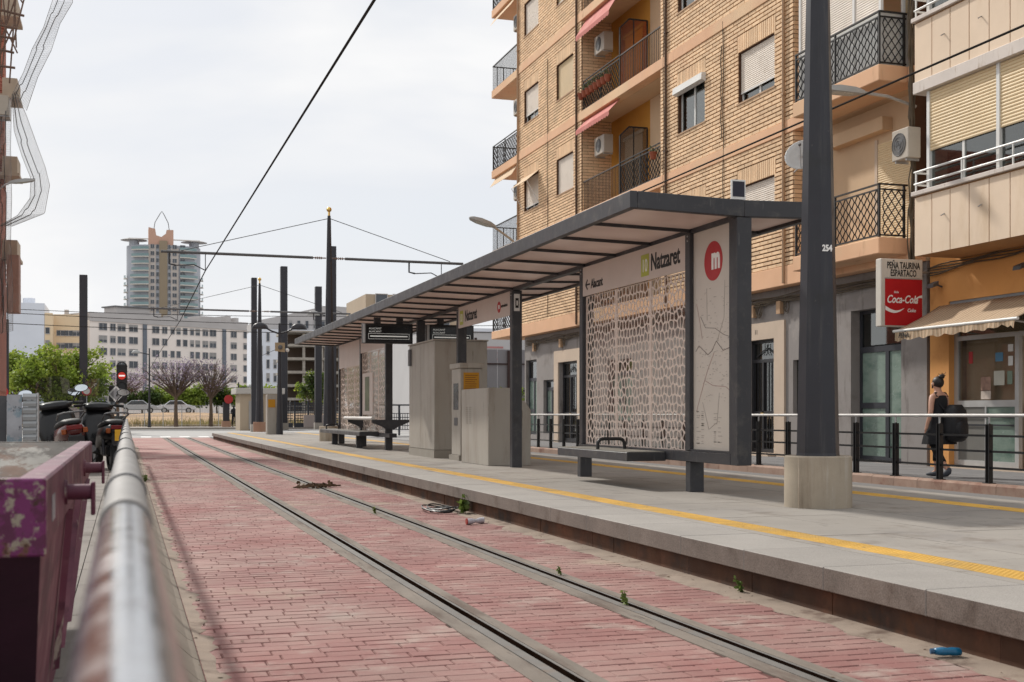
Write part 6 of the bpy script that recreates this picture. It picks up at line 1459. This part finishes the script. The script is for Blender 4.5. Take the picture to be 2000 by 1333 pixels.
def tree(x, y, z0, label, h_tr, crown_c, crown_r, nclump, nleaf, ls, mat, seed, group=None, name='tree', clr=.9, flat=False, spread=1.0):
    r = random.Random(seed); t = thing(name, label, 'tree', (x, y, z0), group=group)
    top = Vector((x+r.uniform(-.15, .15), y, z0+h_tr)); tr = MB(); rb = .05*h_tr+.06
    tr.tube([(x, y, z0-.05), Vector((x, y, z0)).lerp(top, .5)+Vector((r.uniform(-.08,.08), 0, 0)), top], [rb, rb*.8, rb*.65], 8)
    cl = MB(); C = Vector(crown_c)
    for i in range(nclump):
        while True:
            q = Vector((r.uniform(-1,1), r.uniform(-1,1), r.uniform(-1,1)))
            if .25 < q.length < 1: break
        p = C+Vector((q.x*crown_r[0], q.y*crown_r[1], q.z*crown_r[2]))
        m1 = top.lerp(p, .45)+Vector((0, 0, -.1*crown_r[2] if not flat else .05))
        tr.tube([top-Vector((0,0,.1)), m1, p], [rb*.5, rb*.24, rb*.06], 5)
        for k in range(2):
            q2 = p+Vector((r.uniform(-1,1), r.uniform(-1,1), r.uniform(-.4,.8)))*clr; tr.tube([m1.lerp(p, .5), q2], [rb*.14, rb*.04], 4)
        for k in range(nleaf):
            g_ = Vector((r.gauss(0,1), r.gauss(0,1), r.gauss(0,.8)))*clr*.48; leaf(cl, p+g_, ls*r.uniform(.6, 1.3), r)
    tr.build('trunk', BARK, t, smooth=True, recalc=False); cl.build('crown', mat, t, recalc=False)
    return t
tree(-3.4, 79.5, .0, 'broad fresh green tree behind the scooters', 1.9, (-3.5, 79.5, 3.5), (2.9, 2.2, 1.75), 66, 150, .20, GRN, 3, clr=.58)
tree(-6.5, 84, .0, 'darker green tree behind the hoarding, left of the broad tree', 2.0, (-6.6, 84, 3.5), (1.9, 1.6, 1.35), 30, 150, .2, GRN, 5, clr=.6)
tree(3.95, 104, .12, 'bare-branched purple tree nearer the tram signal', 2.5, (3.6, 104, 4.6), (2.7, 2.2, 1.15), 64, 26, .13, PURL, 9, 'purple flowering street trees', clr=.7, flat=True)
tree(6.75, 104.6, .12, 'bare-branched purple tree nearer the kiosk', 2.4, (6.9, 104.6, 4.5), (1.9, 1.8, 1.4), 50, 15, .12, PURL, 12, 'purple flowering street trees', clr=.65, flat=True)
tree(-.6, 112, .2, 'purple tree half hidden behind the tram signal', 2.2, (.2, 112, 4.0), (1.9, 1.6, .9), 34, 24, .13, PURL, 14, 'purple flowering street trees', clr=.65, flat=True)
r_ = random.Random(44)
bl = [(1.9, 152, 2.4, 'round green bush tree left of the far street lamp'), (4.9, 153, 2.2, 'round green bush tree between lamp and first purple tree'), (7.8, 152, 1.9, 'low green bush tree right of the first purple tree'), (10.6, 153, 2.1, 'low green bush tree between the purple trees'), (13.6, 152, 2.2, 'green bush tree right of the second purple tree'), (16.4, 153, 2.0, 'green bush tree beside the kiosk roof')]
for i, (x, y, rr, lb) in enumerate(bl): tree(x, y, 1.25, lb, 1.2, (x, y, 3.35), (rr, 1.2, 1.05), 24, 150, .28, GRN if i % 3 else DGRN, 60+i, 'bush trees beyond the vacant lot', clr=.62)
tree(15.3, 104, .0, 'small green tree beside the slit-window block', 1.5, (15.3, 104, 3.4), (1.0, 1.0, 1.3), 16, 120, .22, DGRN, 80, clr=.5); tree(20.4, 100, .0, 'small green tree seen through the shelter gap', 1.5, (20.4, 100, 2.8), (1.2, 1, 1.3), 16, 120, .22, DGRN, 81, clr=.5); tree(22.5, 128, .0, 'yellowish tree before the open concrete floors', 1.5, (17.6, 120, 3.6), (1.6, 1, 1.4), 18, 110, .25, GRN, 82, clr=.5)
hd = MB(); 
for i in range(1500): leaf(hd, Vector((r_.uniform(13.5, 19.5), r_.uniform(55.6, 56.6), r_.uniform(.6, 2.42))), .16, r_)
tag(hd.build('hedge', GRN, recalc=False), 'clipped green hedge behind the control cabinet', 'hedge')
gr = MB()
for i in range(5000):
    x, y = r_.uniform(-12, 22), 107+abs(r_.gauss(0, 6)); z = .08+1.15*max(0, y-107)/33.6; p = Vector((x, y, z)); h = r_.uniform(.1, .45)*(1.6 if y < 109 else 1); gr.v += [tuple(p+Vector((-.03,0,0))), tuple(p+Vector((.03,0,0))), tuple(p+Vector((r_.uniform(-.12,.12), 0, h)))]; n = len(gr.v); gr.f.append((n-3, n-2, n-1)); gr.m.append(0)
tag(gr.build('dry_grass', DRYG, recalc=False), 'dry grass tufts over the vacant lot', kind='stuff')
# ============================================================ person with bag
SKINM = M('skin', sr(214,164,140,.72), .55, .04, 6); CLOTH = M('black_cloth', (.012,.012,.014), .9, .15, 8, bump=.01, bs=30); HAIRM = M('dark_hair', (.018,.013,.011), .5, .2, 30, stretch=(1,1,6)); SHOE = M('grey_shoe', (.06,.065,.08), .7, .1, 6)
def skinobj(name, V, E_, rad, mat, parent, root=0, lv=2):
    me = bpy.data.meshes.new(name); me.from_pydata(V, E_, []); me.materials.append(mat); o = bpy.data.objects.new(name, me); col.objects.link(o); o.parent = parent; OFF[o.name] = woff(parent)
    o.modifiers.new('skin', 'SKIN')
    if not me.skin_vertices: me.skin_vertices.new() if hasattr(me.skin_vertices, 'new') else None
    d = me.skin_vertices[0].data
    for i, r in enumerate(rad): d[i].radius = (r, r) if not isinstance(r, tuple) else r; d[i].use_root = (i == root)
    s = o.modifiers.new('sub', 'SUBSURF'); s.levels = lv; s.render_levels = lv; return o
pe = thing('person', 'person in a loose black dress walking away past the bar', 'person', (12.62, 16.98, ZS), math.radians(14)); OFF[pe.name] = Vector((0,0,0))
V = [(0,0,.86),(0,-.01,1.02),(0,-.01,1.18),(0,0,1.30),(0,.01,1.375),(0,.025,1.43),(0,.045,1.50),(0,.04,1.565)]; Ra = [(.14,.11),(.12,.095),(.135,.10),(.12,.085),.052,.058,.082,.072]; E_ = [(i, i+1) for i in range(7)]
def chain(start, pts, rad):
    p = start
    for q, r in zip(pts, rad): V.append(q); Ra.append(r); E_.append((p, len(V)-1)); p = len(V)-1
    return p
la = chain(3, [(-.16,0,1.305),(-.21,-.02,1.18),(-.245,-.045,1.06),(-.265,-.02,.94),(-.275,.01,.835),(-.278,.02,.78)], [.056,.047,.041,.036,.027,(.032,.02)])
for k, (dx, dz, ln_) in enumerate(((-.012,-.02,.075), (-.004,-.02,.085), (.006,-.02,.08), (.014,-.018,.065))): chain(la, [(-.278+dx,.028+.008*k,.78-.045), (-.276+dx,.045+.008*k,.78-ln_)], [.0095,.008])
chain(la, [(-.262,.045,.765), (-.258,.058,.735)], [.011,.009])
ra = chain(3, [(.16,0,1.305),(.215,.03,1.18),(.235,.08,1.07),(.20,.18,1.08),(.15,.22,1.15),(.14,.22,1.19)], [.056,.047,.041,.036,.027,(.03,.02)])
for k in range(4): chain(ra, [(.13+.012*k,.235,1.225), (.125+.012*k,.215,1.25)], [.0095,.008])
chain(ra, [(.115,.215,1.20), (.10,.205,1.215)], [.011,.009])
ll = chain(0, [(-.09,0,.80),(-.10,.015,.48),(-.105,-.16,.24),(-.105,-.27,.115),(-.105,-.215,.055),(-.105,-.15,.03)], [.10,.062,.052,.036,.032,.026])
rl_ = chain(0, [(.09,0,.80),(.10,.11,.47),(.10,.13,.25),(.10,.13,.085),(.10,.22,.04),(.10,.28,.03)], [.10,.062,.052,.036,.034,.026])
body = skinobj('body', V, E_, Ra, SKINM, pe)
def el(z, rx, ry, yo=0, n=24, wv=0., xo=0): return [(xo+(rx+wv*math.sin(k*2.1))*math.cos(2*math.pi*k/n), yo+(ry+wv*math.cos(k*1.7))*math.sin(2*math.pi*k/n), z) for k in range(n)]
MB().loft([el(1.345,.125,.062), el(1.315,.165,.088), el(1.24,.165,.112), el(1.1,.165,.118), el(.98,.19,.135), el(.85,.225,.165,0,24,.008), el(.72,.26,.20,.0,24,.014), el(.62,.285,.225,0,24,.02), el(.53,.30,.245,0,24,.028)], caps=False).build('dress', CLOTH, pe, smooth='all')
for s_ in (-1, 1): MB().loft([[(s_*.115+dx, -.075+dy, 1.30+dz) for dx, dy, dz in ((-.035,0,0),(.035,0,0),(.035,.012,.005),(-.035,.012,.005))], [(s_*.105+dx, -.03, 1.375) for dx in (-.03,.03,.03,-.03)], [(s_*.11+dx, .075, 1.30) for dx in (-.035,.035,.035,-.035)]], caps=False).build('dress_strap', CLOTH, pe)
MB().tube([(-.10,.012,.56),(-.105,-.05,.40),(-.105,-.165,.235)], [.085,.066,.06], 12).build('legging', CLOTH, pe, smooth='all'); MB().tube([(.10,.09,.56),(.10,.12,.42),(.10,.132,.25)], [.085,.068,.06], 12).build('legging', CLOTH, pe, smooth='all')
MB().loft([[(-.105+wx*math.cos(a), cy_+.0+wz*math.sin(a)*.5, cz_+wz*math.sin(a)) for a in [2*math.pi*k/10 for k in range(10)]] for (cy_, cz_, wx, wz) in ((-.315,.135,.02,.03), (-.29,.11,.04,.05), (-.22,.055,.045,.045), (-.15,.03,.045,.028), (-.11,.022,.02,.018))]).build('shoe', SHOE, pe, smooth='all')
MB().loft([[(.10+wx*math.cos(a), cy_, cz_+wz*math.sin(a)) for a in [2*math.pi*k/10 for k in range(10)]] for (cy_, cz_, wx, wz) in ((.08,.04,.03,.035), (.11,.05,.042,.05), (.2,.04,.046,.04), (.29,.03,.04,.026), (.33,.025,.02,.018))]).build('shoe', SHOE, pe, smooth='all')
MB().ball((0,.015,1.535), (.088,.098,.10), 16, 10).build('hair', HAIRM, pe, smooth='all'); MB().ball((.01,-.045,1.625), (.05,.05,.042), 12, 8).build('hair_bun', HAIRM, pe, smooth='all')
mb = MB(); rr = random.Random(3)
for k in range(40):
    a = rr.uniform(0, 6.28); p = Vector((.01+.04*math.cos(a), -.045+.04*math.sin(a), 1.63+rr.uniform(-.03,.03))); q = p+Vector((rr.uniform(-.05,.05), rr.uniform(-.04,.04), rr.uniform(0,.05))); mb.tube([p, q], .003, 3, caps=False)
for s_ in (-1, 1): mb.tube([(s_*.085,.05,1.50),(s_*.075,.07,1.44)], .012, 5)
tag(mb.build('hair_strands', HAIRM, pe, recalc=False), kind='stuff')
for s_ in (-1, 1): MB().ball((s_*.083,.05,1.505), (.012,.022,.03), 8, 6).build('ear', SKINM, pe, smooth='all'); MB().ball((s_*.03,.118,1.515), (.012,.008,.008), 8, 5).build('eye', WHITE, pe)
MB().ball((0,.128,1.49), (.013,.02,.022), 8, 6).build('nose', SKINM, pe, smooth='all'); MB().ball((0,.115,1.455), (.024,.01,.008), 8, 5).build('mouth', M('lips', (.35,.12,.1), .5, .03, 5), pe)
bp = thing('backpack', 'large black rounded backpack slung over the walking person\'s right shoulder', 'bag', (12.75, 16.80, .99), math.radians(14)); OFF[bp.name] = Vector((0,0,0))
BPM = M('black_nylon', (.010,.010,.012), .6, .1, 6)
def rr_(z, w_, d, n=16): return [(w_*math.copysign(abs(math.cos(a))**.75, math.cos(a)), d*math.copysign(abs(math.sin(a))**.75, math.sin(a))-.05, z) for a in [2*math.pi*k/n for k in range(n)]]
MB().loft([rr_(-.27,.11,.08), rr_(-.24,.18,.12), rr_(-.1,.20,.15), rr_(.1,.20,.15), rr_(.24,.18,.13), rr_(.33,.11,.08)]).build('pack', BPM, bp, smooth='all'); MB().loft([[(a*.8, b-.09, z*.55-.06) for a, b, z in rr_(zz, w_, .10)] for zz, w_ in ((-.27,.12),(-.2,.18),(.1,.18),(.22,.13))]).build('front_pocket', BPM, bp, smooth='all')
MB().tube([(-.12,.06,.24),(-.18,.12,.34),(-.16,.2,.30),(-.12,.2,.1),(-.1,.08,-.2)], .016, 6).build('shoulder_strap', BPM, bp); MB().box(-.02,.015,-.238,-.232,-.12,-.06).build('tag_patch', WHITE, bp)
# cyclist far away
cy_ = thing('bicycle', 'dark bicycle standing by the far short post', 'bicycle', (8.5, 102.5, .12)); OFF[cy_.name] = Vector((8.5,102.5,.12))
for a in (-.5, .5): MB().tube([(8.5+a*.35+.34*.35*math.cos(k*.393), 102.5+a*.9+.34*.9*math.cos(k*.393), .46+.34*math.sin(k*.393)) for k in range(16)], .022, 5, closed=True).build('wheel', RUBBER, cy_)
mb = MB()
for a, b in (((-.5,.46),(-.12,.45)), ((-.12,.45),(-.2,.95)), ((-.2,.9),(.35,.92)), ((.35,.92),(-.12,.45)), ((-.5,.46),(-.2,.9)), ((.5,.46),(.35,1.05)), ((.3,1.08),(.42,1.1))): mb.tube([(8.5+a[0]*.35, 102.5+a[0]*.9, a[1]), (8.5+b[0]*.35, 102.5+b[0]*.9, b[1])], .02, 5)
mb.build('frame', BLACK, cy_); MB().box(8.38,8.48,102.2,102.42,.95,1.0).build('saddle', BLACK, cy_)
p2 = thing('person', 'distant cyclist in dark clothing at the far platform end', 'person', (8.45, 102.4, .12)); OFF[p2.name] = Vector((0,0,0))
V = [(0,0,.95),(0,.08,1.2),(0,.16,1.42),(0,.2,1.52),(0,.22,1.63),(0,.22,1.7)]; Ra = [(.15,.12),(.15,.12),(.15,.1),.055,.09,.08]; E_ = [(i,i+1) for i in range(5)]
chain(2, [(-.18,.18,1.4),(-.22,.3,1.18),(-.18,.5,1.05)], [.06,.045,.035]); chain(2, [(.18,.18,1.4),(.22,.3,1.18),(.18,.5,1.05)], [.06,.045,.035])
for s_, k in ((-1,.1),(1,-.15)): chain(0, [(s_*.1,.02,.9),(s_*.12,.25+k,.55),(s_*.11,.05+k,.15),(s_*.11,.15+k,.08)], [.1,.065,.045,.04])
skinobj('body', V, E_, Ra, CLOTH, p2); MB().ball((0,.22,1.66), (.085,.095,.11), 12, 8).build('hair', HAIRM, p2, smooth='all'); MB().ball((0,.29,1.62), (.06,.04,.08), 10, 7).build('face', SKINM, p2, smooth='all')
# info column near cyclist
ic = thing('advert_column', 'dark square column on a pink block near the cyclist', 'column', (7.75, 101.5, .12)); MB().box(7.5,8.0,101.2,101.7,.6,2.1).build('shaft', POSTM, ic); MB().box(7.4,8.1,101.1,101.8,.12,.599).build('base_block', PINKC, ic); MB().tube([(7.9,101.0,2.35),(7.9,100.96,2.35)], .35, 16).build('red_disc', MC['sign_red'], ic)
# ============================================================ litter and weeds
TWIG = M('dry_twig', (.09,.055,.03), .9, .2, 10); rr = random.Random(9)
br = thing('fallen_branch', 'dry brown branch lying across the right rail', 'branch', (2.83, 19.5, 0))
for k in range(5): a = rr.uniform(-.3,.3); MB().tube([(2.5+k*.05, 19.35+a*.4, .02), (2.8, 19.5+a, .05), (3.2+rr.uniform(-.1,.1), 19.75+a, .03)], .012, 5).build('stem', TWIG, br)
mb = MB()
for k in range(60): leaf(mb, Vector((2.83+rr.gauss(0,.17), 19.5+rr.gauss(0,.18), rr.uniform(.01,.06))), .07, rr)
tag(mb.build('dry_leaves', WOODB, br, recalc=False), kind='stuff')
cc = thing('cable_coil', 'loose black cable coil lying by the platform edge', 'cable', (3.6, 14.3, 0))
for k in range(5):
    r0 = rr.uniform(.16,.27); cx_, cy2 = 3.56+rr.uniform(-.06,.06), 14.3+rr.uniform(-.1,.1); MB().tube([(cx_+r0*.75*math.cos(a), cy2+r0*1.5*math.sin(a), .012+.012*k+.015*math.sin(a*2+k)) for a in [2*math.pi*j/22 for j in range(22)]], .009, 5, closed=True).build('cable_turn', BLACKP, cc)
cn = thing('crushed_can', 'crushed white and red drink can on the paving', 'can', (3.56, 12.55, 0))
MB().loft([[(3.44+k*.055, 12.52+.03*k+.035*math.cos(a)*(1 if k != 2 else .7), .033+.032*math.sin(a)*(1 if k != 2 else .6)) for a in [2*math.pi*j/12 for j in range(12)]] for k in range(5)]).build('can_body', M('can_white', (.62,.62,.68), .35, .15, 25, metal=.3), cn, smooth=True); MB().loft([[(3.43+k*.012, 12.515+.036*math.cos(a), .034+.033*math.sin(a)) for a in [2*math.pi*j/12 for j in range(12)]] for k in range(2)]).build('can_end', M('can_red', (.3,.03,.02), .4, .1, 5), cn)
bt = thing('plastic_bottle', 'small flattened blue plastic bottle by the riser', 'bottle', (3.80, 5.0, 0))
MB().loft([[(3.76+q*.062, 5.0-q*.025+wv*math.cos(a), .03+wv*.75*math.sin(a)) for a in [2*math.pi*j/12 for j in range(12)]] for q, wv in ((-.9,.006),(-.8,.022),(-.3,.028),(.1,.024),(.4,.028),(.85,.026),(.95,.012))]).build('bottle_body', M('blue_plastic', (.008,.12,.24), .3, .05, 5), bt, smooth='all'); MB().tube([(3.705,5.022,.03),(3.688,5.028,.03)], .014, 10).build('cap', M('blue_cap', (.02,.08,.16), .4, .05, 5), bt)
def weed(x, y, z, h, n, label):
    t = thing('weed', label, 'plant', (x, y, z), group='weeds in the paving joints'); mb = MB(); st = MB()
    for k in range(n):
        a = rr.uniform(0,6.28); q = Vector((x+rr.uniform(-.3,.3)*h*.5-.03, y+rr.uniform(-.3,.3)*h, z+h*rr.uniform(.4,1))); st.tube([(x,y,z), q], .003, 4)
        for j in range(7): leaf(mb, Vector((x,y,z)).lerp(q, rr.uniform(.3,1)), h*.28, rr)
    st.build('stem', WEEDM, t); mb.build('leaves', WEEDM, t, recalc=False)
weed(3.80, 13.9, 0, .26, 7, 'leafy weed growing against the platform riser near the cable coil'); weed(2.93, 6.95, 0, .09, 6, 'low tuft of weed in the right rail joint'); weed(3.02, 8.4, 0, .07, 5, 'tiny tuft of weed farther along the right rail'); weed(3.84, 7.2, 0, .1, 5, 'small weed at the riser foot'); weed(.34, 22, 0, .15, 6, 'dry tuft by the sloping kerb'); weed(2.80, 14.2, 0, .08, 5, 'weed tuft on the rail between coil and branch')
lt = MB()
for k in range(420):
    q = rr.random()
    if q < .45: p = Vector((rr.gauss(3.78,.08), rr.uniform(4,30), rr.uniform(.003,.012)))
    elif q < .75: p = Vector((rr.gauss(.38,.06), rr.uniform(3.5,28), rr.uniform(.003,.012)))
    else: p = Vector((rr.uniform(.4,3.7), rr.uniform(4,26), .005))
    d = Vector((rr.uniform(-1,1), rr.uniform(-1,1), rr.uniform(-.1,.2)))*.014; e = Vector((-d.y, d.x, rr.uniform(-.003,.006)))*.6; lt.quad(p, p+d+e, p+d*2, p+d-e)
tag(lt.build('leaf_litter', WOODB, recalc=False), 'scattered dry leaf litter on the track bed', kind='stuff')
